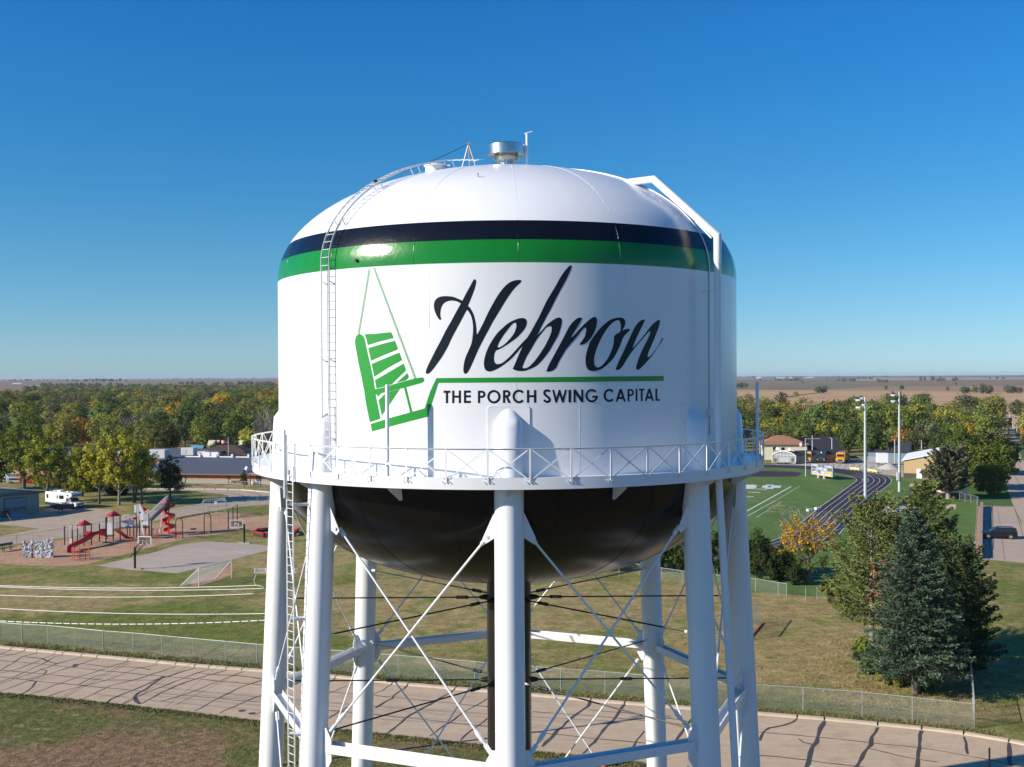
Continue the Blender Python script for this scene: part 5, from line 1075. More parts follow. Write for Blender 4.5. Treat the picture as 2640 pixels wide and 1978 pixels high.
MB().box((4.28, 0, .92), (.05, 1.0, .26)).build('grille', M['glass_dark'], t); MB().box((4.34, 0, .55), (.12, 2.0, .22)).build('bumper', M['rubber'], t)
MB().bx(-4.0, 2.9, -1.05, 1.05, 3.05, 3.075).build('roof_sheet', M['grey_unit'], t); MB().box((-1.3, 0, 3.2), (1.0, .8, .28)).build('roof_aircon', M['white_trim'], t)
for x in (-3.0, .6, 1.8): MB().box((x, .3, 3.12), (.5, .5, .1)).build('roof_vent', M['white_trim'], t)
MB().box((4.42, 0, .6), (.02, .32, .16)).build('number_plate', M['white_trim'], t)
# dark utility trailer with brush
pa = P(143, 1321); t = thing('utility_trailer', 'dark brown utility trailer loaded with cut brush beside the motorhome', 'trailer', pa, .35)
dkb = mat('dark_rust', (.085, .040, .035), .7)
MB().bx(-.2, 3.2, -.95, .95, .65, .75).build('bed', dkb, t)
for s in (-1, 1): MB().bx(-.2, 3.2, s * .95 - .03, s * .95 + .03, .7, 1.3).build('side_panel', dkb, t); wheel(t, .9, s * 1.1, .36, .22)
for x in (-.2, 3.2): MB().bx(x - .03, x + .03, -.93, .93, .72, 1.28).build('end_panel', dkb, t)
MB().bar((3.2, 0, .68), (4.6, 0, .6), .1).build('tow_bar', dkb, t)
mb = MB()
for _ in range(160):
    x, y = random.uniform(.2, 3), random.uniform(-.8, .8); z = random.uniform(.85, 1.2); a_ = random.uniform(0, 6.3); q = Vector((x + math.cos(a_) * .7, y + math.sin(a_) * .5, z + random.uniform(.1, .9))); mb.bar((x, y, z), q, .03)
tag(tag(mb.build('cut_brush', M['mulch_brush']), kind='stuff'), 'pile of cut brush on the dark trailer', 'brush'); bpy.data.objects['cut_brush'].location = pa; bpy.data.objects['cut_brush'].rotation_euler = (0, 0, .35)
# flatbed trailer with white panel before the greenhouse
pa = P(*R5([(470, 645)])[0]); t = thing('screen_trailer', 'dark flatbed trailer carrying a white panel and black speakers before the greenhouse', 'trailer', pa, .02); t.scale = (.47, .47, .47)
MB().bx(-5, 4.2, -1.0, 1.0, .6, 1.05).build('bed', M['black_post'], t)
for x in (.8, 1.9): wheel(t, x, -1.0, .42, .25); wheel(t, x, 1.0, .42, .25)
MB().bx(-3.1, 2.6, -.1, .1, 1.35, 4.3).build('white_panel', M['white_trim'], t)
for x in (-6.1, 4.8): MB().box((x * .93, -.2, 2.6), (1.5, .8, 1.9)).build('speaker_box', mat('speaker_grey', (.09, .10, .11), .6), t); MB().box((x * .93, -.62, 2.4), (.9, .05, .7)).build('speaker_face', M['glass_light'], t)
for x in (-5.5, 4.4): MB().bar((x, 0, 1.0), (x, 0, 1.8), .12).build('support', M['black_post'], t)
# ---------- buildings
def wallbox(t, name, x0, x1, y0, y1, z0, z1, m): return MB().bx(x0, x1, y0, y1, z0, z1).build(name, m, t)
def gable(t, L, W, ze, zr, over, m, name='roof'):          # ridge along x
    mb = MB()
    for s in (-1, 1):
        y0, zA = s * (W / 2 + over), ze - over * (zr - ze) / (W / 2)
        mb.extr([(-L / 2 - over, y0, zA), (L / 2 + over, y0, zA), (L / 2 + over, 0, zr), (-L / 2 - over, 0, zr)], (0, 0, .14))
    return mb.build(name, m, t, fix=True)
def gable_wall(t, L, W, ze, zr, m, name='wall'):
    mb = MB(); mb.extr([(-L / 2, -W / 2, 0), (-L / 2, W / 2, 0), (-L / 2, W / 2, ze), (-L / 2, 0, zr), (-L / 2, -W / 2, ze)], (L, 0, 0)); return mb.build(name, m, t, fix=True)
def hip(t, L, W, ze, zr, over, m):
    a, b = L / 2 + over, W / 2 + over; r = max(0.1, L / 2 - W / 2); mb = MB()
    v = [(-a, -b, ze), (a, -b, ze), (a, b, ze), (-a, b, ze), (-r, 0, zr), (r, 0, zr), (-a, -b, ze - .18), (a, -b, ze - .18), (a, b, ze - .18), (-a, b, ze - .18)]
    mb.add(v, [(0, 1, 5, 4), (1, 2, 5), (2, 3, 4, 5), (3, 0, 4), (0, 6, 7, 1), (1, 7, 8, 2), (2, 8, 9, 3), (3, 9, 6, 0), (6, 9, 8, 7)]); return mb.build('roof', m, t)
def window(t, x, y, z, w, h, ax='y', s=-1, frame='white_trim', glass='glass_dark'):
    if ax == 'y':
        f = MB().bx(x - w / 2 - .07, x + w / 2 + .07, y + s * .02 - .03, y + s * .02 + .03, z - h / 2 - .07, z + h / 2 + .07).build('window_frame', M[frame], t)
        MB().bx(x - w / 2, x + w / 2, y + s * .06 - .012, y + s * .06 + .012, z - h / 2, z + h / 2).build('pane', M[glass], f)
    else:
        f = MB().bx(x + s * .02 - .03, x + s * .02 + .03, y - w / 2 - .07, y + w / 2 + .07, z - h / 2 - .07, z + h / 2 + .07).build('window_frame', M[frame], t)
        MB().bx(x + s * .06 - .012, x + s * .06 + .012, y - w / 2, y + w / 2, z - h / 2, z + h / 2).build('pane', M[glass], f)
# green workshop at the left edge: front wall faces the drive
pR = P(101, 1322); pL = P(0, 1334); dW = (pR - pL).normalized(); ang = math.atan2(dW.y, dW.x)
t = thing('workshop', 'sage green metal workshop with blue overhead doors at the left edge', 'workshop', pR, ang)
hE = zat(101, 1267, pR.y)                                # eave height at the right corner
LL = 22.0
MB().extr([(0, 0, 0), (0, 0, hE), (-LL / 2, 0, hE + 1.6), (-LL, 0, hE), (-LL, 0, 0)], (0, 13, 0)).build('wall', M['sage_siding'], t, fix=True)
for k in range(36): MB().bx(-.35 - k * .6, -.31 - k * .6, -.035, -.001, 0, hE - .15).build('wall_rib', M['sage_siding'], t)
rf = MB()
for s in (0, 1):
    x0, x1 = ((.7, -LL / 2) if s == 0 else (-LL - .7, -LL / 2)); rf.extr([(x0, -.7, hE - .05), (x1, -.7, hE + 1.66), (x1, 13.5, hE + 1.66), (x0, 13.5, hE - .05)], (0, 0, .12))
rf.build('roof', mat('pale_metal_roof', (.42, .47, .50), .4), t, fix=True)
MB().bx(-LL - .7, .72, -.74, -.71, hE - .25, hE + .10).build('fascia', M['teal_trim'], t)
def odoor(x0, x1):
    f = MB().bx(x0 - .12, x1 + .12, -.06, -.02, 0, 3.25).build('door_frame', M['dark_roof'], t)
    for k in range(4):
        p = MB().bx(x0, x1, -.12, -.065, .02 + k * .78, .02 + k * .78 + .75).build('door_panel', M['blue_door'], f)
    for k in range(3):
        ww = (x1 - x0) / 3; g = MB().bx(x0 + k * ww + .12, x0 + (k + 1) * ww - .12, -.14, -.125, 1.0 + .0, 1.50).build('door_pane', mat('brown_pane', (.10, .075, .06), .25), f)
    MB().bx(x0, x1, -.14, -.121, 0, .07).build('door_seal', M['white_trim'], f)
odoor(-6.9, -2.7); odoor(-13.0, -8.4); odoor(-19.2, -14.6)
b_ = P(21, 1333); tag(MB().box((0, 0, .55), (1.0, .9, 1.1)).box((0, 0, 1.13), (1.1, 1.0, .06)).build('waste_bin', M['brown_trim']), 'dark brown bin standing between the blue workshop doors', 'bin').location = b_ + Vector((0, -.7, 0))
# tan metal building
pA = P(2330, 1232); t = thing('metal_shed', 'tan metal building with white roof and brown base by the track', 'shed', pA, -.40)
zE = zat(2330, 1187, pA.y); zR = zat(2397, 1168, pA.y + 1); Wd = 15.6; DP = 24.0
MB().extr([(0, 0, 0), (0, 0, zE), (Wd / 2, 0, zR), (Wd, 0, zE), (Wd, 0, 0)], (0, DP, 0)).build('wall', M['tan_siding'], t, fix=True)
MB().bx(-.02, Wd + .02, -.05, DP + .02, 0, 1.15).build('wainscot', M['brown_trim'], t)
for k in range(26): MB().bx(.25 + k * .6, .29 + k * .6, -.035, -.001, 1.16, (zE - .1) if k not in range(4, 22) else zE + .3).build('wall_rib', M['tan_siding'], t)
rf = MB(); rf.extr([(-.5, -.4, zE - .1), (Wd / 2, -.4, zR + .05), (Wd / 2, DP + .4, zR + .05), (-.5, DP + .4, zE - .1)], (0, 0, .15)); rf.extr([(Wd + .5, -.4, zE - .1), (Wd / 2, -.4, zR + .05), (Wd / 2, DP + .4, zR + .05), (Wd + .5, DP + .4, zE - .1)], (0, 0, .15)); rf.build('roof', M['white_roof'], t, fix=True)
MB().bx(Wd / 2 - .15, Wd / 2 + .15, -.42, DP + .42, zR + .2, zR + .26).build('ridge_cap', M['grey_unit'], t)
dr = MB().bx(2.9, 4.1, -.10, -.055, 0, 2.25).build('door', M['white_trim'], t); MB().box((3.95, -.13, 1.0), (.08, .05, .08)).build('handle', M['chrome'], dr)
window(t, 5.9, -.05, 2.0, .9, .75); window(t, 6.7, -.05, 2.0, .01, .75)
# cream shed under the cedar
pA = P(2428, 1286); t = thing('garden_shed', 'small cream shed with white roof and dark base under the cedar', 'shed', pA, -.05)
MB().bx(0, 5.0, 0, 4, 1.2, 3.1).build('wall', M['cream_wall'], t); MB().bx(-.02, 5.02, -.03, 4.02, 0, 1.2).build('wainscot', M['brown_trim'], t); MB().extr([(-.3, -.4, 3.1), (5.3, -.4, 3.1), (5.3, 2, 3.9), (-.3, 2, 3.9)], (0, 0, .1)).extr([(-.3, 4.4, 3.1), (5.3, 4.4, 3.1), (5.3, 2, 3.9), (-.3, 2, 3.9)], (0, 0, .1)).build('roof', M['white_roof'], t, fix=True)
# greenhouse
pA = P(*R5([(235, 612)])[0]); pB_ = P(*R5([(680, 636)])[0]); wv = pB_ - pA; Wg = wv.length; t = thing('greenhouse', 'arched greenhouse with clear end wall and dark shade cover beside the buses', 'greenhouse', pA, math.atan2(wv.y, wv.x))
zg = zat(2020, 1110 + 385 / 7.373, pA.y); gd = 17.0
def arch(u): return (Wg * u, 2.2 + (zg - 2.2) * math.sin(math.pi * u) ** .75)
ap_ = [(0, 0)] + [arch(i / 16) for i in range(17)] + [(Wg, 0)]
MB().extr([(x, 0, z) for x, z in ap_], (0, .1, 0)).build('end_wall', M['greenhouse_sheet'], t, fix=True)
ar = MB(); ar.tube([(x, -.12, z) for x, z in ap_], .16, 6); ar.build('front_arch', M['silver_frame'], t)
cv = MB()
for (x0, z0), (x1, z1) in zip(ap_[1:-2], ap_[2:-1]): cv.add([(x0, 0, z0 + .06), (x0 + 8, gd, z0 + .06), (x1 + 8, gd, z1 + .06), (x1, 0, z1 + .06)], [(0, 3, 2, 1)])
cv.build('shade_cover', M['dark_roof'], t)
for x in (0, Wg): MB().extr([(x, .1, 0), (x, .1, 2.2), (x + 8, gd, 2.2), (x + 8, gd, 0)], (.1, 0, 0)).build('side_wall', mat('khaki_sheet', (.25, .21, .14), .6), t)
for u in (.2, .35, .5, .65, .8): MB().bar((Wg * u, -.05, 0), (Wg * u, -.05, arch(u)[1] - .1), .10).build('frame_post', M['silver_frame'], t)
for z in (2.3, 3.6): MB().bar((Wg * .05, -.06, z), (Wg * .95, -.06, z), .10).build('frame_rail', M['silver_frame'], t)
for u in (.22, .74): MB().tube([(Wg * u, -.1, 4.0), (Wg * u, -.3, 4.0)], .45, 12).build('vent_fan', M['white_trim'], t)
# houses
def house(label, px, py, L, W, ze, zr, wall, roof, rz=0, hipped=True, wins=(), door=None, wrong=False, cat='house', nm='house'):
    c = P(px, py); t = thing(nm, label, cat, (c.x, c.y + W / 2, 0), rz)
    if hipped: wallbox(t, 'wall', -L / 2, L / 2, -W / 2, W / 2, 0, ze, M[wall]); hip(t, L, W, ze, zr, .6, M[roof])
    else: gable_wall(t, L, W, ze, zr - .05, M[wall]); gable(t, L, W, ze, zr, .5, M[roof])
    for (x, z, w_, h_) in wins: window(t, x, -W / 2, z, w_, h_)
    if door is not None:
        d_ = MB().bx(door - .5, door + .5, -W / 2 - .06, -W / 2 - .01, 0, 2.1).build('door', M['brown_trim'], t); MB().box((door + .35, -W / 2 - .09, 1.0), (.07, .05, .07)).build('handle', M['chrome'], d_)
    return t
t = house('cream house with brown hipped roof behind the school roof', 574, 1198, 13.5, 9, 3.5, 5.4, 'cream_wall', 'brown_shingle', -.05, wins=[(-1.2, 1.9, .9, .7), (3.6, 1.8, .9, 1.4), (5.4, 1.8, .9, 1.4)], door=2.2)
MB().bx(2.9, 6.76, -4.56, -4.505, 0, 2.85).build('brick_facing', M['brown_trim'], t)
house('cream house with tan hipped roof behind the greenhouse', 2027, 1186, 12.8, 10, 4.6, 7.0, 'cream_wall', 'tan_shingle', -.08, wins=[(-2.8, 3.2, 1.4, 1.2), (-.6, 3.2, 1.0, 1.0)])
house('dark-roofed house behind the dark coach', 2112, 1184, 13, 9, 3.2, 6.2, 'dark_roof', 'dark_roof', .1, hipped=False, wins=[(-1.5, 1.8, 1.2, 1.0)])
house('blue-grey house with dark roof and white gable left of the tan shed', 2308, 1190, 11, 8, 3.0, 5.2, 'blue_door', 'dark_roof', -.5, hipped=False)
house('small turquoise-roofed shed among trees behind the school', 506, 1185, 3.2, 4, 3.2, 4.1, 'dark_roof', 'blue_roof', -.1, hipped=False, cat='shed', nm='outbuilding')
house('pale grey garage with low gable behind the school roof', 520, 1192, 8, 6, 2.4, 3.7, 'beige_wall', 'grey_unit', .1, hipped=False, cat='garage', nm='garage')
house('yellow-walled house glimpsed between trees left of the flag', 548, 1172, 2.6, 4, 3.2, 4.4, 'cream_wall', 'cream_wall', .1, hipped=False)
house('pale yellow house glimpsed between trees right of the flag', 618, 1172, 2.8, 4, 3.2, 4.4, 'cream_wall', 'cream_wall', -.1, hipped=False)
house('white low house with red-brown roof seen through the left trees', 188, 1222, 12, 8, 2.8, 4.4, 'beige_wall', 'brown_shingle', .05, wins=[(-2, 1.5, 1.2, 1.0), (2, 1.5, 1.2, 1.0)])
house('blue-grey building seen through the leaves behind the grove', 190, 1206, 9, 7, 3.4, 4.8, 'blue_door', 'grey_roof', .1)
house('white farmhouse with grey roof among the left woods', 237, 1040, 16, 10, 6.5, 10, 'white_trim', 'grey_unit', .2, hipped=False)
house('white barn on the far left slope near the horizon', 42, 997, 26, 14, 8, 12, 'white_trim', 'grey_unit', .2, hipped=False, cat='barn', nm='barn')
house('long low white shed on the far left slope', 84, 998.5, 40, 14, 4, 5, 'white_trim', 'white_roof', 0, hipped=False, cat='shed', nm='farm_shed')
tz = P(536, 1050); t = tag(MB().tube([(0, 0, 0), (0, 0, 11.2)], [.7, .5], 8).lathe([(.8, 11.2), (.2, 12.4)], 8).build('silo', M['white_trim']), 'slim white silo rising from the left woods', 'silo'); t.location = tz
tz = tz + Vector((4, 4, 0)); t = thing('red_barn', 'small red barn next to the slim white silo', 'barn', tz, .2); gable_wall(t, 5, 6, 9, 11, M['roof_red']); gable(t, 5, 6, 9, 11, .5, M['roof_red'])
for (x, y, w_, h_, lb) in [(2014, 974.3, 60, 7, 'long white farm building on the right horizon'), (2086, 973.5, 70, 7, 'white farm sheds on the horizon right of the farm trees'), (2040, 974.4, 26, 12, 'white farmhouse among the dark trees on the right horizon'), (1957, 974.8, 30, 12, 'pale grain bin at the left end of the right horizon'), (245, 983.6, 22, 13, 'tiny white silo on the left horizon'), (255, 983.6, 16, 10, 'tiny white shed on the left horizon beside the silo')]:
    p = P(x, y + 1.2); t = thing('farm_building', lb, 'farm building', p, 0); wallbox(t, 'wall', -w_ / 2, w_ / 2, 0, 12, 0, h_ * .6, M['white_trim']); MB().extr([(-w_ / 2, 0, h_ * .6), (-w_ / 2, 12, h_ * .6), (-w_ / 2, 6, h_)], (w_, 0, 0)).build('roof', M['grey_unit'], t, fix=True)
# school
pA = P(330, 1243); pB_ = P(720, 1249); t = thing('school_building', 'long low brick school with wide dark grey roof', 'school', pA, math.atan2((pB_ - pA).y, (pB_ - pA).x))
Ls = 62.0; eh = 2.15
MB().bx(-28, Ls, 0, 60, 0, eh).build('wall', M['brick'], t); MB().bx(-28, Ls, -.12, -.01, 0, .85).build('plinth', mat('grey_plinth', (.36, .33, .28), .8), t)
MB().extr([(-.6, -.9, eh), (Ls, -.9, eh), (Ls, 27, eh + 1.75), (-.6, 27, eh + 1.75)], (0, 0, .15)).build('roof', M['grey_roof'], t, fix=True)
MB().bx(-28, Ls, -.98, -.905, eh - .10, eh + .14).build('fascia', mat('red_fascia', (.30, .12, .08), .6), t)
MB().bx(-.6, Ls, 27, 27.4, eh + 1.8, eh + 2.15).build('ridge_flashing', M['white_trim'], t)
for k in range(10): MB().bx(4.6 + k * 4.6, 5.1 + k * 4.6, 26.6, 27.1, eh + 1.9, eh + 2.75).build('ridge_vent', M['white_trim'], t)
MB().bx(-60, -.7, 16, 60, 0, eh + 1.6).build('upper_wall', M['brick'], t); MB().bx(-60.2, -.6, 15.8, 60, eh + 1.6, eh + 1.85).build('parapet', M['grey_roof'], t)

for (x, y, sx, sz) in [(-14, 22, 4.5, 2.0), (-5.5, 24, 5, 2.2), (-3.0, 36, 3.6, 1.9), (1.2, 36, 2.4, 1.0), (-22, 40, 4, 2)]:
    zz = eh + 1.85 if y < 43 else (eh + 2.9 if x < -4 else eh - .2); 
    u = MB().bx(x - sx / 2, x + sx / 2, y - 1.3, y + 1.3, zz, zz + sz).build('roof_unit', M['grey_unit'], t); MB().bx(x - sx / 2 + .4, x - .2, y - 1.36, y - 1.305, zz + .4, zz + sz - .4).build('unit_grille', M['panel_grey'], u)
for x in (5.0, 7.5): MB().bx(x - 1, x + 1, 30, 31, eh, eh + 3.0).build('roof_unit', M['white_trim'], t)
for x in (6, 15, 26, 37, 47): MB().tube([(x, -.15, .1), (x, -.15, eh)], .08, 6).build('downpipe', M['brown_trim'], t)
for x in (10.5, 33.0): MB().bx(x, x + 1.0, -.12, -.02, .75, eh - .15).build('door', M['brown_trim'], t)
# white kiosk, gravel, barriers
pA = P(2274, 1199); t = thing('storage_box', 'white box container beside the gravel pile on the lot', 'container', pA, -.15); MB().bx(-1.4, 1.4, -1.2, 1.2, .7, 3.3).build('body', M['white_trim'], t); MB().bx(1.38, 1.42, -1.0, 1.0, .8, 3.1).build('side_panel', M['grey_unit'], t)
for x in (-1, 1):
    for y in (-.8, .8): MB().bar((x, y, 0), (x, y, .7), .14).build('leg', M['rubber'], t)
pA = P(2293, 1209); mb = MB(); rings = []
for i in range(7):
    r = 3.0 * (1 - i / 6); z = 1.5 * (1 - (r / 3.0) ** 1.3); rings.append((max(r, .02), max(z, -.02)))
mb.lathe(rings, 26)
mb.v = [(x * (1 + .18 * math.sin(3 * math.atan2(y, x)) + random.uniform(-.03, .03)), y, z + random.uniform(-.06, .06) * (z > .1)) for x, y, z in mb.v]
tag(mb.build('gravel_pile', M['gravel_pile'], smooth='all'), 'grey gravel heap on the lot beside the white container', 'gravel pile').location = pA
for (xa, ya, xb, yb, lb) in [(1710, 755, 1885, 770, 'cream yellow barrier rail at the edge of the bus lot, left one'), (2050, 785, 2225, 815, 'cream yellow barrier rail at the edge of the bus lot behind the light pole')]:
    a_, b_ = P(*R5([(xa, ya)])[0]), P(*R5([(xb, yb)])[0]); t = thing('barrier', lb, 'barrier', a_); dv = b_ - a_
    MB().bar((0, 0, .55), dv + Vector((0, 0, .55)), .25, .5).build('beam', M['yellow_barrier'], t)
    for u in (.1, .5, .9): MB().bar(dv * u, dv * u + Vector((0, 0, .3)), .2).build('foot', M['yellow_barrier'], t)
# equipment carts beside the track
for (x, y, lb) in [(1145, 668, 'small white equipment cart on the turf left of the track'), (1258, 645, 'small white equipment cart at the inner edge of the track')]:
    p = P(*R3([(x, y)])[0]); t = thing('equipment_cart', lb, 'cart', p, .5); t.scale = (.6, .6, .6); MB().bx(-.9, .9, -.5, .5, .35, .95).build('box', M['white_trim'], t); MB().bx(-.95, .95, -.55, .55, .95, 1.02).build('lid', M['panel_white'], t)
    for sx in (-.7, .7):
        for sy in (-.45, .45): MB().tube([(sx, sy - .05, .17), (sx, sy + .05, .17)], .17, 8).build('wheel', M['rubber'], t)
p = P(2304, 1320); t = thing('pole_vault_mat', 'grey and yellow landing mat half hidden between the pines', 'mat', p, .1); MB().bx(-1, 4.5, -2, 2, 0, .75).build('cushion', M['panel_grey'], t); MB().bx(2.2, 4.8, -2.4, -2.05, 0, .5).build('edge_cushion', M['yellow_barrier'], t)
# more poles at the right
def tpole(label, x, yb, yt, arm=2.4, group=None, lamp=False, zx=None):
    b = P(x, yb); H = zat(x, yt, b.y); t = thing('utility_pole', label, 'utility pole', b, random.uniform(-.15, .15), group); w_ = max(.15, b.y * .00055)
    MB().tube([(0, 0, 0), (0, 0, H)], [w_, w_ * .75], 8).build('pole', mat('pale_pole', (.47, .44, .38), .8), t)
    if arm: MB().bar((-arm / 2, -.15, H - .9), (arm / 2, -.15, H - .9), w_ * .9).build('crossarm', mat('pale_pole', (.5, .5, .5)), t)
    if lamp: MB().bar((0, 0, H), (-.9, 0, H + .1), w_ * .8).build('lamp_arm', M['lamp_grey'], t)
    return t
tpole('wooden utility pole with crossarm between the first bus and the coach', 2094.5, 1188, 1123, 4.4)
tpole('wooden utility pole with crossarm and transformer behind the dark coach', 2127, 1180, 1129, 4.4)
tpole('plain grey lamp pole right of the dark coach', 2145, 1188, 1130, 0, lamp=True)
tpole('pale lamp pole behind the white container', 2307, 1194, 1134, 0, lamp=True); tpole('short pole behind the ridge of the tan shed', 2376, 1185, 1136, 0, lamp=True)
for i, (x, yb, yt) in enumerate([(2633, 1145, 1093), (2625, 1124, 1079), (2622, 1116, 1073), (2617, 1105, 1071), (2612, 1104, 1068), (2603, 1097, 1067), (2592, 1093, 1066), (2586, 1080, 1068), (2579.5, 1078, 1066)]):
    tpole('pale utility pole in the row receding along the right side of the street', x, yb, yt, 2.6, 'utility poles along the street')
for i, (x, yb, yt) in enumerate([(2315, 1085, 1075), (2325, 1084, 1074), (2340, 1082, 1070), (2345, 1082, 1069.5)]): tpole('small pale utility pole showing above the trees right of the second light pole', x, yb, yt, 2.2, 'utility poles above the trees')
# retaining wall beside the parking lot
a_, b_ = P(2531, 1307), P(2527, 1441); t = tag(MB().bar((0, 0, .45), (b_ - a_) + Vector((0, 0, .45)), .5, .9).build('retaining_wall', mat('wall_tan', (.45, .33, .25), .85, noise=.2, scale=1)), 'low tan retaining wall along the left side of the parking bay', 'wall'); t.location = a_
sheet('bank_soil', [(2518, 1305), (2529, 1307), (2525, 1441), (2515, 1441)], .008, mulch_m)
# ---------- playground
def post_at(mb, x, yb, yt, r, off): b = P(x, yb); mb.tube([b - off, Vector((b.x, b.y, zat(x, yt, b.y))) - off], r, 8); return b
C3 = lambda x, y: (150 + x / 8.193, 1280 + y / 8.193)
base = P(*C3(545, 1040)); OF = Vector((base.x, base.y, 0))
ps = thing('play_structure', 'large red, white and black play structure with slides, bridge and roofs', 'playground', base)
def c3p(x, yb): return P(*C3(x, yb)) - OF
def c3z(x, y, x0, yb): b = P(*C3(x0, yb)); return zat(*C3(x, y), b.y)
def pp(x, y, x0, yb):
    b = P(*C3(x0, yb)); q = PD(*C3(x, y), b.y); return q - OF
for (x, yb, yt) in [(137, 1030, 630), (300, 1000, 605), (408, 985, 610), (545, 1040, 630), (575, 960, 600), (705, 1030, 600), (1010, 975, 440), (1165, 940, 420), (1030, 900, 430), (1310, 925, 420), (873, 960, 575), (1595, 870, 490), (1515, 835, 460), (1460, 830, 600), (1655, 870, 320), (1720, 850, 320), (1785, 830, 350), (1920, 830, 350), (1840, 800, 350), (1975, 850, 500)]:
    b = c3p(x, yb); MB().tube([b, (b.x, b.y, c3z(x, yt, x, yb))], .085, 10).build('post', M['post_dark'], ps, smooth=True)
def pyr(xa, ya, pts, x0, yb, m='roof_red'):
    ap2 = pp(xa, ya, x0, yb); q = [pp(x, y, x0, yb) for x, y in pts]; L_, F_, R_2 = q[0], q[1], q[2]
    w2 = (R_2.x - L_.x) / 2; c_ = Vector(((L_.x + R_2.x) / 2, ap2.y, (L_.z + R_2.z) / 2)); ze = c_.z
    vs = [(c_.x - w2, c_.y + .1, ze), (c_.x - .1, c_.y - w2, ze), (c_.x + w2, c_.y + .1, ze), (c_.x + .1, c_.y + w2, ze), (c_.x, c_.y, ap2.z)]
    o = MB().add(vs, [(0, 1, 4), (1, 2, 4), (2, 3, 4), (3, 0, 4), (3, 2, 1, 0)]).build('roof', M[m], ps)
    for i in range(4):
        for k in range(1, 6):
            a1, b1 = Vector(vs[i]), Vector(vs[(i + 1) % 4]); p0 = a1.lerp(b1, k / 6); mt = (a1 + b1) / 2; tt = 1 - abs(k / 6 - .5) * 2; p1 = p0.lerp(p0 + (Vector(vs[4]) - mt), tt * .97); MB().bar(p0 + Vector((0, 0, .02)), p1 + Vector((0, 0, .02)), .035).build('roof_rib', M[m], o)
pyr(560, 495, [(385, 620), (550, 640), (735, 590)], 560, 1000)
pyr(1170, 305, [(1000, 425), (1160, 445), (1345, 400)], 1165, 930)
# decks
def deck(x0, x1, yv, xb, yb, dz=.12, dpt=1.2, m='post_dark', nm='deck'):
    a1, b1 = pp(x0, yv, xb, yb), pp(x1, yv, xb, yb); MB().bx(a1.x, b1.x, a1.y - dpt * .5, a1.y + dpt * .5, a1.z - dz, a1.z).build(nm, M[m], ps)
deck(545, 705, 815, 600, 1000); deck(1010, 1165, 820, 1080, 940); deck(1600, 1920, 640, 1700, 850)
# bridge
br = [(1180, 692), (1280, 665), (1390, 650), (1500, 640), (1595, 645)]
for (xa, ya), (xb_, yb_) in zip(br, br[1:]): MB().bar(pp(xa, ya, 1380, 905), pp(xb_, yb_, 1380, 905), 1.0, .12).build('bridge_deck', M['post_dark'], ps)
for k in range(26):
    x = 1190 + k * 16; yv = 690 - 45 * min(1, (k / 14)); pt = pp(x, yv, 1380, 915); MB().bar(pt, pt + Vector((0, 0, 1.05)), .03).build('bridge_baluster', M['panel_grey'], ps)
for dy in (0, .02): MB().tube([pp(1190, 560, 1380, 915), pp(1330, 530, 1380, 915), pp(1470, 505, 1380, 915), pp(1595, 500, 1380, 915)], .04, 6).build('bridge_rail', M['panel_grey'], ps)
for (x0, x1, y0, y1, m) in [(1215, 1290, 530, 680, 'beige_wall'), (1330, 1470, 520, 650, 'panel_grey'), (1480, 1590, 490, 630, 'panel_white'), (1035, 1145, 560, 820, 'panel_white'), (1780, 1905, 530, 600, 'panel_white'), (1610, 1650, 180, 340, 'panel_white'), (1660, 1705, 170, 420, 'panel_grey'), (1720, 1800, 360, 500, 'panel_white'), (1800, 1905, 380, 530, 'panel_grey'), (250, 290, 890, 1000, 'panel_white'), (420, 480, 800, 930, 'panel_white')]:
    yb_ = 915 if x0 > 1000 else 990; a1, b1 = pp(x0, y1, x0, yb_), pp(x1, y0, x0, yb_); MB().bx(a1.x, b1.x, a1.y - .04, a1.y + .04, a1.z, b1.z).build('side_panel', M[m], ps)
def tri(pts, x0, yb, m, nm='fin_panel'): q = [pp(x, y, x0, yb) for x, y in pts]; MB().extr(q, (0, .06, 0)).build(nm, M[m], ps, fix=True)
tri([(1705, 155), (1730, 165), (1810, 330), (1810, 400), (1760, 380), (1705, 300)], 1700, 850, 'panel_white'); tri([(1780, 215), (1890, 280), (1890, 345), (1815, 345)], 1760, 840, 'playground_red'); tri([(1730, 180), (1760, 200), (1760, 290), (1735, 290)], 1700, 845, 'playground_red')
tri([(1545, 465), (1655, 420), (1660, 520), (1610, 490)], 1600, 870, 'playground_red'); tri([(1635, 520), (1660, 560), (1695, 700), (1690, 830), (1670, 700), (1640, 680)], 1650, 870, 'panel_white'); tri([(1740, 520), (1770, 560), (1805, 740), (1810, 830), (1790, 820), (1745, 640)], 1750, 870, 'panel_white')
def hoop(pts, x0, yb, r=.04, m='panel_white', nm='hoop_rail'): MB().tube([pp(x, y, x0, yb) for x, y in pts], r, 6).build(nm, M[m], ps, smooth=True)
hoop([(1065, 640), (1065, 520), (1080, 485), (1100, 485), (1118, 520), (1118, 640)], 1080, 935); hoop([(1390, 500), (1390, 415), (1410, 392), (1480, 392), (1495, 415), (1495, 500)], 1440, 880); hoop([(1830, 380), (1835, 320), (1855, 305), (1875, 320), (1878, 400)], 1840, 850); hoop([(1885, 380), (1890, 295), (1910, 282), (1932, 300), (1935, 380)], 1900, 850); hoop([(885, 680), (890, 575), (945, 578), (920, 640), (925, 700)], 900, 960)
hoop([(225, 632), (470, 652)], 300, 1020, .05); hoop([(250, 640), (245, 985)], 250, 1000); hoop([(190, 740), (190, 1025)], 190, 1025); hoop([(395, 770), (330, 880), (395, 860)], 400, 980, .03)
for k in range(8): hoop([(255 + k * 30, 650), (240 + k * 30, 700)], 300, 1010, .025, nm='ladder_rung')
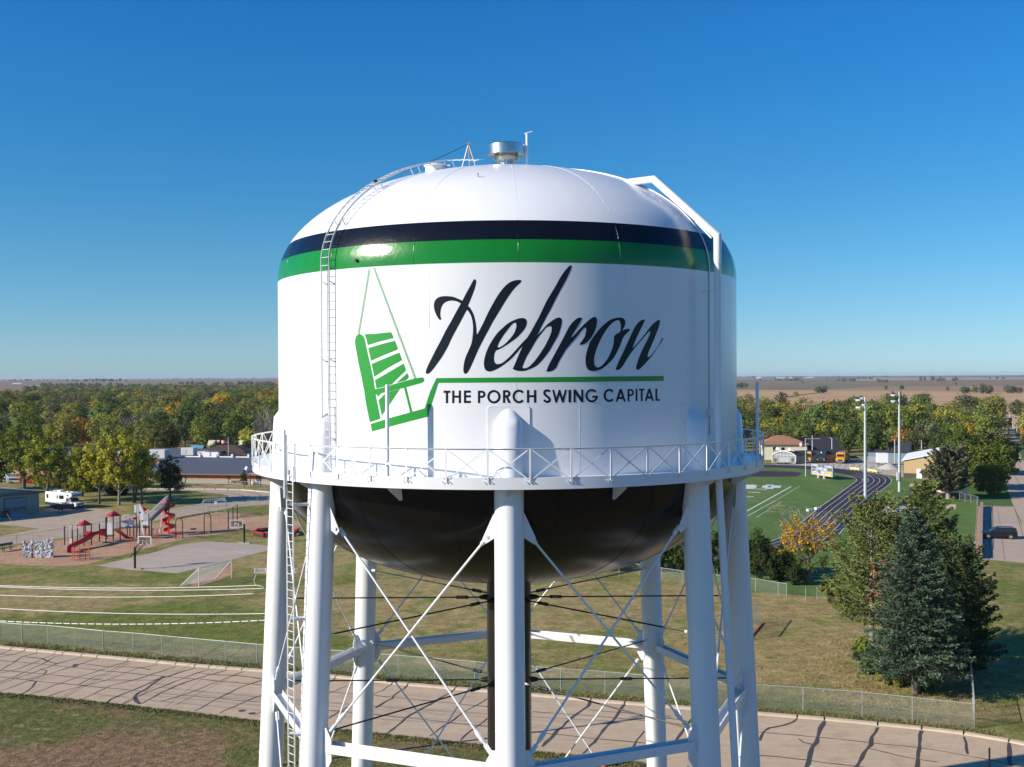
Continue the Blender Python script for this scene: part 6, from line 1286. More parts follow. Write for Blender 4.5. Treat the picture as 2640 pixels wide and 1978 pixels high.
# slides
def chute(pts, w_, x0s, nm='slide', m='playground_red', side=.28):
    q = [pp(x, y, *xb) for (x, y), xb in zip(pts, x0s)]; mb = MB(); n = len(q); rows = []
    for i, p in enumerate(q):
        d_ = (q[min(i + 1, n - 1)] - q[max(i - 1, 0)]); d_.z = 0; d_ = d_.normalized() if d_.length > .01 else Vector((1, 0, 0)); nr = Vector((-d_.y, d_.x, 0))
        rows.append([p + nr * w_ / 2 + Vector((0, 0, side)), p + nr * w_ * .42 + Vector((0, 0, .05)), p, p - nr * w_ * .42 + Vector((0, 0, .05)), p - nr * w_ / 2 + Vector((0, 0, side)), p - nr * w_ / 2 + Vector((0, 0, -.1)), p + nr * w_ / 2 + Vector((0, 0, -.1))])
    k = 7
    mb.add([v for r_ in rows for v in r_], [(i * k + j, i * k + (j + 1) % k, (i + 1) * k + (j + 1) % k, (i + 1) * k + j) for i in range(n - 1) for j in range(k)] + [tuple(range(k)), tuple(range(n * k - 1, (n - 1) * k - 1, -1))])
    return mb.build(nm, M[m], ps, fix=True)
chute([(940, 745), (880, 765), (800, 790), (730, 805), (700, 830), (660, 870), (600, 905), (520, 950), (430, 990), (330, 1040), (260, 1090), (255, 1175)], .85, [(900, 990), (880, 990), (800, 1000), (760, 1010), (700, 1030), (660, 1050), (600, 1070), (520, 1090), (430, 1110), (330, 1140), (265, 1175), (260, 1200)])
for dx in (-28, 28): chute([(1240 + dx, 715), (1300 + dx, 760), (1370 + dx, 810), (1430 + dx, 860), (1480 + dx, 885), (1560 + dx, 885)], .55, [(1260, 940), (1310, 938), (1370, 935), (1430, 930), (1480, 925), (1560, 915)], side=.2)
for (x0, x1, y0, y1, xb, yb) in [(585, 690, 740, 800, 620, 1010), (895, 990, 685, 830, 930, 970)]:
    a1, b1 = pp(x0, y1, xb, yb), pp(x1, y0, xb, yb); MB().bx(a1.x, b1.x, a1.y - .3, a1.y + .3, a1.z, b1.z).build('slide_hood', M['playground_red'], ps)
# stairway ramp to the spiral slide
qa, qb = pp(1945, 460, 1945, 860), pp(2300, 120, 2250, 800)
nst = 10
for dz, m, w_ in ((-.35, 'post_dark', .9),): MB().bar(qa + Vector((0, 0, dz)), qb + Vector((0, 0, dz)), w_, .14).build('ramp_deck', M[m], ps)
for s in (-1, 1):
    MB().bar(qa + Vector((0, .45 * s, .95)), qb + Vector((0, .45 * s, .95)), .06).build('ramp_rail', M['panel_white'], ps)
    for k in range(18): p = qa.lerp(qb, k / 17) + Vector((0, .45 * s, 0)); MB().bar(p + Vector((0, 0, -.3)), p + Vector((0, 0, .95)), .03).build('ramp_baluster', M['panel_grey'], ps)
b4 = lambda x, y: (350 + x / 5.5225, 1200 + y / 5.5225)
sbp = P(*b4(470, 975)); sp_c = sbp - OF; zt2 = zat(*b4(470, 590), sbp.y); mb = MB(); n = 46; Rs = .95
for i in range(n + 1):
    u = i / n; a1 = .6 + u * 2 * math.pi * 2.35; z = zt2 * (1 - u) + .35 * u
    for (r, dz) in ((.25, .06), (.55, -.02), (Rs, .06), (Rs + .06, .42), (Rs + .1, .0), (.25, -.08)): mb.v.append((sp_c.x + r * math.cos(a1), sp_c.y + r * math.sin(a1), z + dz))
for i in range(n):
    for j in range(6): mb.f.append((i * 6 + j, i * 6 + (j + 1) % 6, (i + 1) * 6 + (j + 1) % 6, (i + 1) * 6 + j)); mb.mi.append(0)
mb.build('spiral_slide', M['playground_red'], ps, smooth=True)
MB().tube([(sp_c.x, sp_c.y, 0), (sp_c.x, sp_c.y, zt2 + .3)], .10, 8).build('slide_column', M['playground_red'], ps)
ex = sp_c + Vector((.95, -.6, .3)); MB().bx(ex.x - .3, ex.x + 1.1, ex.y - .4, ex.y + .4, .12, .35).build('slide_exit', M['playground_red'], ps)
tb = P(*b4(435, 975)) - OF; zb2_, zt3 = zat(*b4(435, 640), sbp.y), zat(*b4(435, 540), sbp.y)
MB().lathe([(.45, zb2_), (.72, zt3)], 14, c=(tb.x, tb.y, 0)).build('tower_basket', M['post_dark'], ps)
for k in range(14): a1 = k * math.pi / 7; MB().bar((tb.x + .47 * math.cos(a1), tb.y + .47 * math.sin(a1), zb2_), (tb.x + .75 * math.cos(a1), tb.y + .75 * math.sin(a1), zt3), .05).build('basket_slat', mat('basket_grey', (.16, .15, .16), .6), ps)
MB().lathe([(.80, zt3), (.80, zt3 + .12), (.35, zt3 + .55), (.02, zt3 + .62)], 14, c=(tb.x, tb.y, 0)).build('basket_cap', M['roof_red'], ps)
for (x0, x1) in ((385, 340), (395, 470)): q0 = PD(*b4(x0, 640), sbp.y) - OF; q1 = P(*b4(x1, 950)) - OF; MB().tube([q0, q1], .07, 6).build('post', M['panel_white'], ps)
# arc climbers under the platform
for k in range(4):
    xx = 1830 + k * 80; MB().tube([pp(xx, 830, xx, 840), pp(xx + 10, 700, xx, 840), pp(xx + 60, 655, xx, 840), pp(xx + 110, 700, xx, 840), pp(xx + 110, 830, xx, 840)], .035, 6).build('arc_climber', M['orange_climber'], ps, smooth=True)
# climbing wall
C2 = lambda x, y: (x / 8.508, 1230 + y / 8.508)
def c2(x, y): return A4([(x, y)])[0]
wb = P(*c2(500, 1315)); cw = thing('climbing_wall', 'grey rock-textured climbing wall with gaps and rungs on the wood chips', 'climbing wall', wb)
for (x0, x1, y0, y1, tp) in [(328, 376, 1080, 1300, 0), (382, 462, 1080, 1310, 0), (509, 606, 1085, 1325, 0), (622, 748, 1060, 1330, 1)]:
    bm = bmesh.new(); a1 = PD(*c2(x0, y1), wb.y) - wb; b1 = PD(*c2(x1, y0), wb.y) - wb; nx, nz = 7, 14
    vs = {}
    for s in (0, 1):
        for i in range(nx):
            for j in range(nz):
                u, v = i / (nx - 1), j / (nz - 1); x = a1.x + (b1.x - a1.x) * u; z = max(0, a1.z) + (b1.z - max(0, a1.z)) * v; lump = random.uniform(.06, .20)
                edge = (random.uniform(-.12, .12) if (i in (0, nx - 1) or j == nz - 1) else 0) * (1 + tp)
                vs[(s, i, j)] = bm.verts.new((x + edge, (-1 if s == 0 else 1) * lump, z + (edge if j == nz - 1 else 0) * 1.5))
    for i in range(nx - 1):
        for j in range(nz - 1):
            if (i, j) in ((2, 3), (4, 9), (3, 6)) and x1 - x0 > 50: continue
            bm.faces.new((vs[0, i, j], vs[0, i + 1, j], vs[0, i + 1, j + 1], vs[0, i, j + 1])); bm.faces.new((vs[1, i, j], vs[1, i, j + 1], vs[1, i + 1, j + 1], vs[1, i + 1, j]))
    for j in range(nz - 1):
        bm.faces.new((vs[0, 0, j], vs[0, 0, j + 1], vs[1, 0, j + 1], vs[1, 0, j])); bm.faces.new((vs[0, nx - 1, j], vs[1, nx - 1, j], vs[1, nx - 1, j + 1], vs[0, nx - 1, j + 1]))
    for i in range(nx - 1): bm.faces.new((vs[0, i, nz - 1], vs[0, i + 1, nz - 1], vs[1, i + 1, nz - 1], vs[1, i, nz - 1]))
    me = bpy.data.meshes.new('rock_panel'); bm.to_mesh(me); bm.free(); me.materials.append(M['rock_grey']); link('rock_panel', me, cw)
for x in (379, 465, 507, 614): q = PD(*c2(x, 1320), wb.y) - wb; MB().tube([(q.x, 0, 0), (q.x, 0, zat(*c2(x, 1085), wb.y))], .06 if x != 614 else .1, 8).build('post', M['post_dark'], cw)
qa, qb = PD(*c2(465, 1300), wb.y) - wb, PD(*c2(507, 1300), wb.y) - wb
for k in range(7): z = .35 + k * .33; MB().bar((qa.x, 0, z), (qb.x, 0, z), .06).build('rung', M['white_trim'], cw)
# red barrel-shaped bar climber
bc = P(*A4([(1155, 1340)])[0]); t = thing('bar_climber', 'round orange-red bar climber in front of the long slide', 'climbing frame', bc); Rb = 1.15; zt4 = zat(*A4([(1155, 1170)])[0], bc.y)
for k in range(9): a1 = k * 2 * math.pi / 9; MB().tube([(Rb * math.cos(a1), Rb * math.sin(a1), 0), (Rb * math.cos(a1), Rb * math.sin(a1), zt4 * (1.25 if k % 3 == 0 else 1))], .035, 6).build('upright', M['orange_climber'], t)
for k in range(6): z = zt4 * (k + .9) / 6; MB().tube([(Rb * math.cos(i * math.pi / 10), Rb * math.sin(i * math.pi / 10), z) for i in range(21)], .03, 5).build('ring_bar', M['orange_climber'], t)
# two small ladders
for (xa, xb_, yb, yt, lb) in [(1530, 1610, 1130, 830, 'slim orange ladder frame in front of the double slide'), (2045, 2120, 1010, 770, 'slim orange ladder frame below the ramp')]:
    a1 = P(*C3(xa, yb)); b1 = P(*C3(xb_, yb)); z = zat(*C3(xa, yt), a1.y); t = thing('ladder_climber', lb, 'ladder', a1)
    for q in (Vector((0, 0, 0)), b1 - a1): MB().tube([q, q + Vector((0, 0, z))], .035, 6).build('upright', M['orange_climber'], t)
    for k in range(6): MB().bar(Vector((0, 0, .3 + k * (z - .4) / 5)), (b1 - a1) + Vector((0, 0, .3 + k * (z - .4) / 5)), .04).build('rung', M['orange_climber'], t)
# bench
a1 = P(*A4([(-60, 1245)])[0]); b1 = P(*A4([(200, 1200)])[0]); dv = b1 - a1; nr = Vector((-dv.y, dv.x, 0)).normalized(); t = thing('park_bench', 'long dark green bench at the left edge of the wood chips', 'bench', a1)
MB().bar((0, 0, .5), dv + Vector((0, 0, .5)), .35, .06).build('seat', M['teal_trim'], t); MB().bar(nr * .3 + Vector((0, 0, .95)), dv + nr * .3 + Vector((0, 0, .95)), .06, .35).build('backrest', M['teal_trim'], t)
for u in (.08, .45, .85): MB().bar(dv * u, dv * u + Vector((0, 0, .5)), .09).build('leg', M['black_post'], t); MB().bar(dv * u + nr * .3, dv * u + nr * .3 + Vector((0, 0, .95)), .08).build('leg', M['black_post'], t)
# swing arches
def b4p(x, y): return P(*b4(x, y))
o = b4p(620, 1045); t = thing('swing_frame', 'black arch swing frame with one saucer swing beside the spiral slide', 'swing', o)
def archp(xl, xr, yb, yt):
    l_, r_ = b4p(xl, yb), b4p(xr, yb); z = zat(*b4(xl, yt), l_.y); pts = [l_ - o, l_ - o + Vector((0, 0, z * .8))]; c_ = (l_ + r_) / 2 - o; hw2 = (r_ - l_) / 2
    for k in range(1, 8): a1 = math.pi * k / 8; pts.append(c_ - hw2 * math.cos(a1) + Vector((0, 0, z * .8 + z * .2 * math.sin(a1))))
    pts += [r_ - o + Vector((0, 0, z * .8)), r_ - o]; MB().tube(pts, .075, 8).build('arch_leg', M['post_dark'], t, smooth=True); return c_ + Vector((0, 0, z))
c1 = archp(570, 668, 1045, 750); c2_ = archp(975, 1070, 965, 680); MB().tube([c1, c2_], .075, 8).build('top_beam', M['post_dark'], t)
sw = b4p(820, 965) - o; md = c1.lerp(c2_, .5)
for dx in (-.35, .35): MB().tube([md + Vector((dx, 0, 0)), Vector((sw.x + dx, sw.y, .75))], .012, 4).build('chain', M['silver_frame'], t)
MB().tube([(sw.x, sw.y, .6), (sw.x, sw.y, .75)], .5, 14).build('saucer_seat', M['post_dark'], t)
o = b4p(1320, 915); t = thing('tall_posts', 'row of three dark red posts joined by a sagging rope near the hoop', 'posts', o)
tops = []
for (x, yb, yt) in [(1320, 915, 635), (1385, 870, 595), (1445, 830, 560)]: b1 = b4p(x, yb); z = zat(*b4(x, yt), b1.y); MB().tube([b1 - o, b1 - o + Vector((0, 0, z))], .09, 8).build('post', M['post_dark'], t); tops.append(b1 - o + Vector((0, 0, z)))
MB().tube(tops, .04, 5).build('rope', M['black_post'], t)
# horizontal ladder (grey)
o = b4p(940, 760); t = thing('monkey_bars', 'galvanised monkey bars with railings behind the swing frame', 'climbing frame', o)
fr = [b4p(940, 765), b4p(1300, 745)]; bk = [b4p(965, 725), b4p(1270, 700)]; zt5 = zat(*b4(940, 520), fr[0].y)
for row in (fr, bk): MB().tube([row[0] - o, row[0] - o + Vector((0, 0, zt5 * .93)), row[0] - o + Vector((.4, 0, zt5)), row[1] - o + Vector((-.4, 0, zt5)), row[1] - o + Vector((0, 0, zt5 * .93)), row[1] - o], .05, 7).build('side_frame', M['galv_fence'], t)
for k in range(13): u = (k + .5) / 13; MB().bar(fr[0].lerp(fr[1], u) - o + Vector((0, 0, zt5)), bk[0].lerp(bk[1], u) - o + Vector((0, 0, zt5)), .045).build('rung', M['white_trim'], t)
for (xa, ya, xb_, yb_) in [(800, 740, 960, 725), (1030, 760, 1155, 750), (1160, 750, 1300, 735)]:
    A1, B1 = b4p(xa, ya) - o, b4p(xb_, yb_) - o
    for q in (A1, B1): MB().tube([q, q + Vector((0, 0, 2.2))], .04, 6).build('upright', M['galv_fence'], t)
    for z in (.6, 1.3, 2.1): MB().bar(A1 + Vector((0, 0, z)), B1 + Vector((0, 0, z)), .045).build('side_rail', M['galv_fence'], t)
MB().box(b4p(1140, 745) - o + Vector((0, 0, zt5 - .35)), (.5, .04, .6)).build('notice', M['white_trim'], t)
# basketball hoops
def bhoop(label, x, yb, yt, bx0, bx1, by0, by1, off, rot):
    b1 = P(x, yb); z = zat(x, yt, b1.y); t = thing('basketball_hoop', label, 'basketball hoop', b1)
    MB().tube([(0, 0, 0), (0, 0, z)], .15, 12).build('post', M['black_post'], t, smooth=True); MB().bx(-.9, .9, -.45, .45, .02, .12).build('base_pad', M['concrete_pad'], t)
    cx, cy = (bx0 + bx1) / 2, (by0 + by1) / 2; dd = b1.y + off; A1, B1 = PD(bx0, by1, dd) - b1, PD(bx1, by0, dd) - b1; c_ = (A1 + B1) / 2; w_, h_ = 1.83, 1.07
    f = thing('b', '', '', (0, 0, 0)); bpy.data.objects.remove(f)
    Mx = Matrix.Translation(c_) @ Matrix.Rotation(rot, 4, 'Z')
    fr_ = MB(); 
    for (p0, p1) in [((-w_/2, 0, -h_/2), (w_/2, 0, -h_/2)), ((w_/2, 0, -h_/2), (w_/2, 0, h_/2)), ((w_/2, 0, h_/2), (-w_/2, 0, h_/2)), ((-w_/2, 0, h_/2), (-w_/2, 0, -h_/2))]: fr_.bar(p0, p1, .09)
    o_ = fr_.build('backboard', M['white_trim'], t, M=Mx)
    sqm = MB(); 
    for (p0, p1) in [((-.3, -.01, -.4), (.3, -.01, -.4)), ((.3, -.01, -.4), (.3, -.01, .05)), ((.3, -.01, .05), (-.3, -.01, .05)), ((-.3, -.01, .05), (-.3, -.01, -.4))]: sqm.bar(p0, p1, .07)
    sqm.build('target_square', M['white_trim'], o_)
    g = bpy.data.materials.get('clear_board') or None
    if g is None:
        g = bpy.data.materials.new('clear_board'); g.use_nodes = True; nt = g.node_tree; nt.nodes.clear(); ou = nt.nodes.new('ShaderNodeOutputMaterial'); mx = nt.nodes.new('ShaderNodeMixShader'); tr = nt.nodes.new('ShaderNodeBsdfTransparent'); gl = nt.nodes.new('ShaderNodeBsdfGlossy'); tr.inputs[0].default_value = (.82, .86, .86, 1); gl.inputs['Roughness'].default_value = .1; mx.inputs[0].default_value = .12
        nt.links.new(tr.outputs[0], mx.inputs[1]); nt.links.new(gl.outputs[0], mx.inputs[2]); nt.links.new(mx.outputs[0], ou.inputs[0])
    MB().bx(-w_/2, w_/2, -.015, .015, -h_/2, h_/2).build('glass_board', g, o_)
    MB().tube([(.23 * math.cos(i * math.pi / 8), -.45 + .23 * math.sin(i * math.pi / 8), -.38) for i in range(17)], .02, 5).build('rim', M['playground_red'], o_)
    dirb = Vector((c_.x, c_.y, 0)).normalized()
    for dz0, dz1 in ((-.1, .25), (-.9, -.3)):
        for s in (-.12, .12): MB().bar((s, 0, z + dz0), (c_.x + s, c_.y, c_.z + dz1), .07).build('arm', M['black_post'], t)
    MB().bar((-.15, 0, z - .8), (-dirb.x * .9, -dirb.y * .9, z - 1.0), .09).build('crank_arm', M['black_post'], t)
    return t
bhoop('black basketball hoop with clear backboard at the near court corner, arm reaching right', 348, 1468, 1412, 356, 390, 1383, 1406, 1.8, -1.1 + .9)
bhoop('black basketball hoop with white-framed backboard at the far court end', 630, 1401, 1352, 594, 625, 1340, 1361, -1.2, .12)
# red and black ball pit (octagonal)
gp = P(690, 1383); t = thing('ball_pit', 'red and black eight-sided ball pit beside the far hoop', 'ball pit', gp + Vector((1.0, 1.6, 0))); Rg = 3.5
for k in range(8):
    a1, a2 = R_(22.5 + 45 * k), R_(67.5 + 45 * k); A1, B1 = Vector((Rg * math.cos(a1), Rg * math.sin(a1), 0)), Vector((Rg * math.cos(a2), Rg * math.sin(a2), 0))
    for z, h_, m in ((.38, .42, 'dark_roof'), (.72, .2, 'red_paint')): MB().bar(A1 + Vector((0, 0, z)), B1 + Vector((0, 0, z)), .06, h_).build('board', M[m], t)
    MB().bar(A1, A1 + Vector((0, 0, .9)), .22).build('corner_post', M['red_paint'], t)
# soccer-style net frame with dirt patch
A1, B1, C1 = P(*LC([(1460, 190)])[0]), P(*LC([(1608, 205)])[0]), P(*LC([(1875, 130)])[0]); o = B1; t = thing('sports_goal', 'white-framed sports goal with net on a bare dirt patch below the court', 'goal', o)
z1 = zat(*LC([(1608, 50)])[0], B1.y); z2 = zat(*LC([(1875, 0)])[0], C1.y) * .9
MB().tube([B1 - o, B1 - o + Vector((0, 0, z1))], .055, 7).build('goal_post', M['silver_frame'], t); MB().tube([C1 - o, C1 - o + Vector((0, 0, z1))], .055, 7).build('goal_post', M['silver_frame'], t)
MB().tube([B1 - o + Vector((0, 0, z1)), C1 - o + Vector((0, 0, z1))], .055, 7).build('crossbar', M['white_trim'], t)
bk1, bk2 = A1 - o, P(*LC([(1735, 135)])[0]) - o
for a_, b_ in ((B1 - o, bk1), (C1 - o, bk2)): MB().tube([a_ + Vector((0, 0, z1)), b_], .035, 6).build('back_stay', M['white_trim'], t)
MB().tube([bk1, bk2], .03, 6).build('ground_bar', M['white_trim'], t)
net = MB()
for i in range(25):
    u = i / 24; p0 = (B1 - o).lerp(C1 - o, u) + Vector((0, 0, z1)); p1 = bk1.lerp(bk2, u); net.bar(p0, p1, .016)
for j in range(1, 14):
    v = j / 14; net.bar((B1 - o + Vector((0, 0, z1))).lerp(bk1, v), (C1 - o + Vector((0, 0, z1))).lerp(bk2, v), .016)
tag(net.build('net', M['white_trim'], t), kind='stuff')
# small goal right of the tower
A1 = P(1930, 1652); B1 = P(1967, 1607); t = thing('small_goal', 'small red-based goal with mesh back right of the tower legs', 'goal', A1); dv = B1 - A1
MB().bar((0, 0, .06), dv + Vector((0, 0, .06)), .12).build('base_bar', M['red_paint'], t); nr = Vector((dv.y, -dv.x, 0)).normalized()
top = dv * .98 - Vector((.9, 0, 0)) + Vector((0, 0, 2.1)); top0 = Vector((-.9, 0, 2.1))
for a_, b_ in (((0, 0, .1), top0), (dv + Vector((0, 0, .1)), top), (top0, top)): MB().bar(a_, b_, .07).build('frame_bar', M['galv_fence'], t)
net = MB()
for i in range(20): u = i / 19; net.bar(dv * u + Vector((0, 0, .1)), top0.lerp(top, u), .014)
for j in range(14): v = j / 14; net.bar(Vector((0, 0, .1)).lerp(top0, v), (dv + Vector((0, 0, .1))).lerp(top, v), .014)
tag(net.build('net', M['galv_fence'], t), kind='stuff')
# picnic table, goals near the school
p = P(*b4(1420, 262)); t = thing('picnic_table', 'dark picnic table on the school yard in front of the small tree', 'table', p)
MB().bx(-1.1, 1.1, -.4, .4, .70, .78).build('table_top', M['brown_trim'], t)
for s in (-1, 1): MB().bx(-1.1, 1.1, s * .85 - .14, s * .85 + .14, .42, .48).build('bench_seat', M['brown_trim'], t); MB().bar((s * .8, -.8, 0), (s * .8, .4, .7), .08).build('leg', M['brown_trim'], t); MB().bar((s * .8, .8, 0), (s * .8, -.4, .7), .08).build('leg', M['brown_trim'], t)
for (x, yb, yt, lb) in [(1632, 315, 120, 'left'), (1778, 305, 120, 'right')]:
    b1 = P(*b4(x, yb)); z = zat(*b4(x, yt), b1.y); t = thing('yard_post', 'tall rust-red post with white lamp arm by the school, %s one' % lb, 'post', b1); MB().tube([(0, 0, 0), (0, 0, z)], .11, 7).build('post', mat('rust_red', (.18, .06, .05), .7), t); MB().bar((-.2, 0, z), (1.5 if lb == 'left' else -1.3, 0, z), .12).build('lamp_arm', M['white_trim'], t)
p = P(*b4(1585, 240)); t = tag(MB().lathe([(.02, 3.8), (.40, 3.65), (.58, 3.2), (.40, 2.75), (.15, 2.6), (.08, 2.5), (.08, 0)], 16).build('satellite_dish', M['white_roof'], smooth='all'), 'round white dish beside the small tree at the school wall', 'dish'); t.location = p
for (x, y, lb, m) in [(1672, 285, 'pale round barrel left of the right red post', 'grey_unit'), (1722, 282, 'white round barrel near the right red post', 'white_trim')]:
    p = P(*b4(x, y)); tag(MB().lathe([(.01, 0), (.5, .1), (.55, .5), (.4, .95), (.01, 1.05)], 12).build('barrel', M[m], smooth='all'), lb, 'barrel').location = p
p = P(*A4([(205, 860)])[0]); q = PD(*A4([(100, 690)])[0], p.y); t = tag(MB().tube([(0, 0, 0), q - p], .03, 5).build('guy_wire_guard', mat('guy_yellow', (.55, .50, .30), .6)), 'slanting pale guy wire guard on the grass before the workshop', 'guy wire'); t.location = p
# parked things behind the left trees
for (x, y, w_, h_, m, lb) in [(8, 1236, 5.2, 2.0, 'white_vehicle', 'white van behind the leftmost tree'), (45, 1240, 4.6, 1.4, 'grey_unit', 'silver grey car behind the leftmost tree'), (72, 1240, 3.4, 1.7, 'red_paint', 'red pickup cab between the left trunks'), (110, 1240, 5.4, 1.8, 'red_paint', 'red truck behind the second tree trunk')]:
    p = P(x, y + 6); t = thing('parked_vehicle', lb, 'vehicle', p, .1); MB().extr([(-w_/2, -.9, .35), (w_/2, -.9, .35), (w_/2, -.9, h_ * .6), (w_ * .3, -.9, h_ * .62), (w_ * .15, -.9, h_), (-w_ * .42, -.9, h_), (-w_/2, -.9, h_ * .6)], (0, 1.8, 0)).build('body', M[m], t, fix=True); MB().bx(-w_ * .35, w_ * .15, -.93, -.905, h_ * .62, h_ * .9).build('side_window', M['glass_dark'], t)
    for sx in (-w_ * .3, w_ * .32):
        for sy in (-.85, .85): wheel(t, sx, sy, .34, .2)
p = P(2586, 1097); t = thing('excavator', 'yellow machine parked on the far end of the street', 'excavator', p, .3); MB().bx(-1.3, 1.3, -1, 1, .9, 2.2).build('body', M['bus_yellow'], t); MB().bx(-.3, .9, -.8, .8, 2.2, 3.4).build('cab', M['glass_dark'], t)
for s in (-1, 1): MB().bx(-1.5, 1.5, s * 1.0 - .25, s * 1.0 + .25, 0, .9).build('track', M['rubber'], t)
MB().bar((-1.2, 0, 2), (-3, 0, 4.2), .3).build('boom', M['bus_yellow'], t); MB().bar((-3, 0, 4.2), (-4.2, 0, 1.2), .25).build('boom', M['bus_yellow'], t)
# ================================================================== TREES
def leaf_mat(name, trans=.38):
    m = bpy.data.materials.new(name); m.use_nodes = True; nt = m.node_tree; N = nt.nodes; L = nt.links; N.clear()
    ou = N.new('ShaderNodeOutputMaterial'); df = N.new('ShaderNodeBsdfDiffuse'); tl = N.new('ShaderNodeBsdfTranslucent'); mx = N.new('ShaderNodeMixShader'); mx.inputs[0].default_value = trans
    at = N.new('ShaderNodeAttribute'); at.attribute_name = 'hue_mix'                   # leaf colour varies from leaf to leaf
    oi = N.new('ShaderNodeObjectInfo'); ia = N.new('ShaderNodeAttribute'); ia.attribute_type = 'INSTANCER'; ia.attribute_name = 'tint'
    pick = N.new('ShaderNodeMix'); pick.data_type = 'RGBA'
    ln = N.new('ShaderNodeVectorMath'); ln.operation = 'LENGTH'; L.new(ia.outputs['Vector'], ln.inputs[0])
    gt = N.new('ShaderNodeMath'); gt.operation = 'GREATER_THAN'; gt.inputs[1].default_value = 0.0001; L.new(ln.outputs['Value'], gt.inputs[0])
    L.new(gt.outputs[0], pick.inputs[0]); L.new(oi.outputs['Color'], pick.inputs[6]); L.new(ia.outputs['Color'], pick.inputs[7])
    sp = N.new('ShaderNodeSeparateColor'); L.new(at.outputs['Color'], sp.inputs[0])
    hs = N.new('ShaderNodeHueSaturation')
    mh = N.new('ShaderNodeMapRange'); mh.inputs[3].default_value = .475; mh.inputs[4].default_value = .52; L.new(sp.outputs[0], mh.inputs[0]); L.new(mh.outputs[0], hs.inputs['Hue'])
    mv = N.new('ShaderNodeMapRange'); mv.inputs[3].default_value = .45; mv.inputs[4].default_value = 1.65; L.new(sp.outputs[1], mv.inputs[0]); L.new(mv.outputs[0], hs.inputs['Value'])
    L.new(pick.outputs[2], hs.inputs['Color'])
    L.new(hs.outputs[0], df.inputs[0]); L.new(hs.outputs[0], tl.inputs[0]); L.new(df.outputs[0], mx.inputs[1]); L.new(tl.outputs[0], mx.inputs[2]); L.new(mx.outputs[0], ou.inputs[0])
    return m
leafm = leaf_mat('foliage'); needlem = leaf_mat('conifer_needles', .12)
barkm = mat('bark', (.13, .105, .085), .9, noise=.3, scale=2, bump=.4); barkp = mat('pale_bark', (.30, .26, .22), .85, noise=.35, scale=2)
import numpy as np
rng = np.random.default_rng(5)
def leaves_mesh(name, centers, radii, counts, size, m, flat=1.0, up=.25, aspect=1.0, huejit=.35, outw=.9):
    # quads scattered through clumps; hue_mix r: hue, g: value
    V = []; HC = []; CC_ = np.mean(np.array(centers), axis=0) - np.array([0, 0, 1.0])
    for c, r, n in zip(centers, radii, counts):
        p = rng.normal(size=(n, 3)); p /= np.linalg.norm(p, axis=1)[:, None]; p *= (rng.random(n) ** .45)[:, None] * np.array([r, r, r * flat]); p += np.array(c)
        nrm = rng.normal(size=(n, 3)); nrm[:, 2] += up * 3; nrm += (p - np.array(c)) * .8 / max(r, .01); od = p - CC_; nrm += outw * od / (np.linalg.norm(od, axis=1)[:, None] + .01); nrm /= np.linalg.norm(nrm, axis=1)[:, None]
        a = rng.normal(size=(n, 3)); t = np.cross(nrm, a); t /= np.linalg.norm(t, axis=1)[:, None]; b = np.cross(nrm, t)
        s = size * (0.6 + .8 * rng.random(n))[:, None] / 2
        q = np.stack([p - t * s - b * s * aspect * .4, p + t * s * .3 - b * s * aspect, p + t * s + b * s * .3 * aspect, p - t * s * .2 + b * s * aspect], axis=1)
        V.append(q.reshape(-1, 3)); ch, cv = rng.random() * huejit, rng.random()
        h = np.clip(.5 + (ch - huejit / 2) + rng.normal(size=n) * .16, 0, 1); v = np.clip(.42 + (cv - .5) * .35 + rng.normal(size=n) * .16, 0, 1)
        HC.append(np.stack([h, v, np.zeros(n), np.ones(n)], axis=1))
    V = np.concatenate(V); HC = np.concatenate(HC); n = len(V) // 4
    me = bpy.data.meshes.new(name); me.vertices.add(len(V)); me.vertices.foreach_set('co', V.astype(np.float32).ravel()); me.loops.add(4 * n); me.loops.foreach_set('vertex_index', np.arange(4 * n, dtype=np.int32)); me.polygons.add(n); me.polygons.foreach_set('loop_start', np.arange(0, 4 * n, 4, dtype=np.int32)); me.update(calc_edges=True)
    at = me.attributes.new('hue_mix', 'FLOAT_COLOR', 'FACE'); at.data.foreach_set('color', HC.astype(np.float32).ravel())
    me.materials.append(m); return me
def limbs(mb, H, spread, n, r0, start=.25, seed_curve=.2, up=.9):
    tips = []
    lean = Vector((random.uniform(-.05, .05), random.uniform(-.05, .05), 0)) * H
    tr = [Vector((0, 0, 0)) + lean * (k / 5) ** 1.5 + Vector((0, 0, H * .85 * k / 5)) for k in range(6)]
    mb.tube(tr, [r0 * 1.15, r0 * .85, r0 * .66, r0 * .45, r0 * .28, r0 * .1], 8); tips.append(tr[-1])
    for i in range(n):
        u = start + (.8 - start) * (i + random.random() * .6) / n; k = u * 5 * .99; b = tr[int(k)].lerp(tr[int(k) + 1], k - int(k)); a = i * 2.4 + random.uniform(-.5, .5)
        L = spread * (1.05 - .45 * u) * random.uniform(.75, 1.1); d = Vector((math.cos(a), math.sin(a), up * random.uniform(.5, 1.2)))
        p1 = b + d * L * .5 + Vector((0, 0, -.02 * L)); p2 = b + d * L * .9 + Vector((0, 0, .10 * L)); rr = r0 * .42 * (1 - u * .6)
        mb.tube([b, p1, p2], [rr, rr * .6, rr * .2], 5); tips += [p1, p2]
        for s in (-1, 1):
            a2 = a + s * random.uniform(.5, 1.0); p3 = p1 + Vector((math.cos(a2), math.sin(a2), random.uniform(.2, .9))) * L * .45; mb.tube([p1, p3], [rr * .45, rr * .12], 4); tips.append(p3)
    return tips
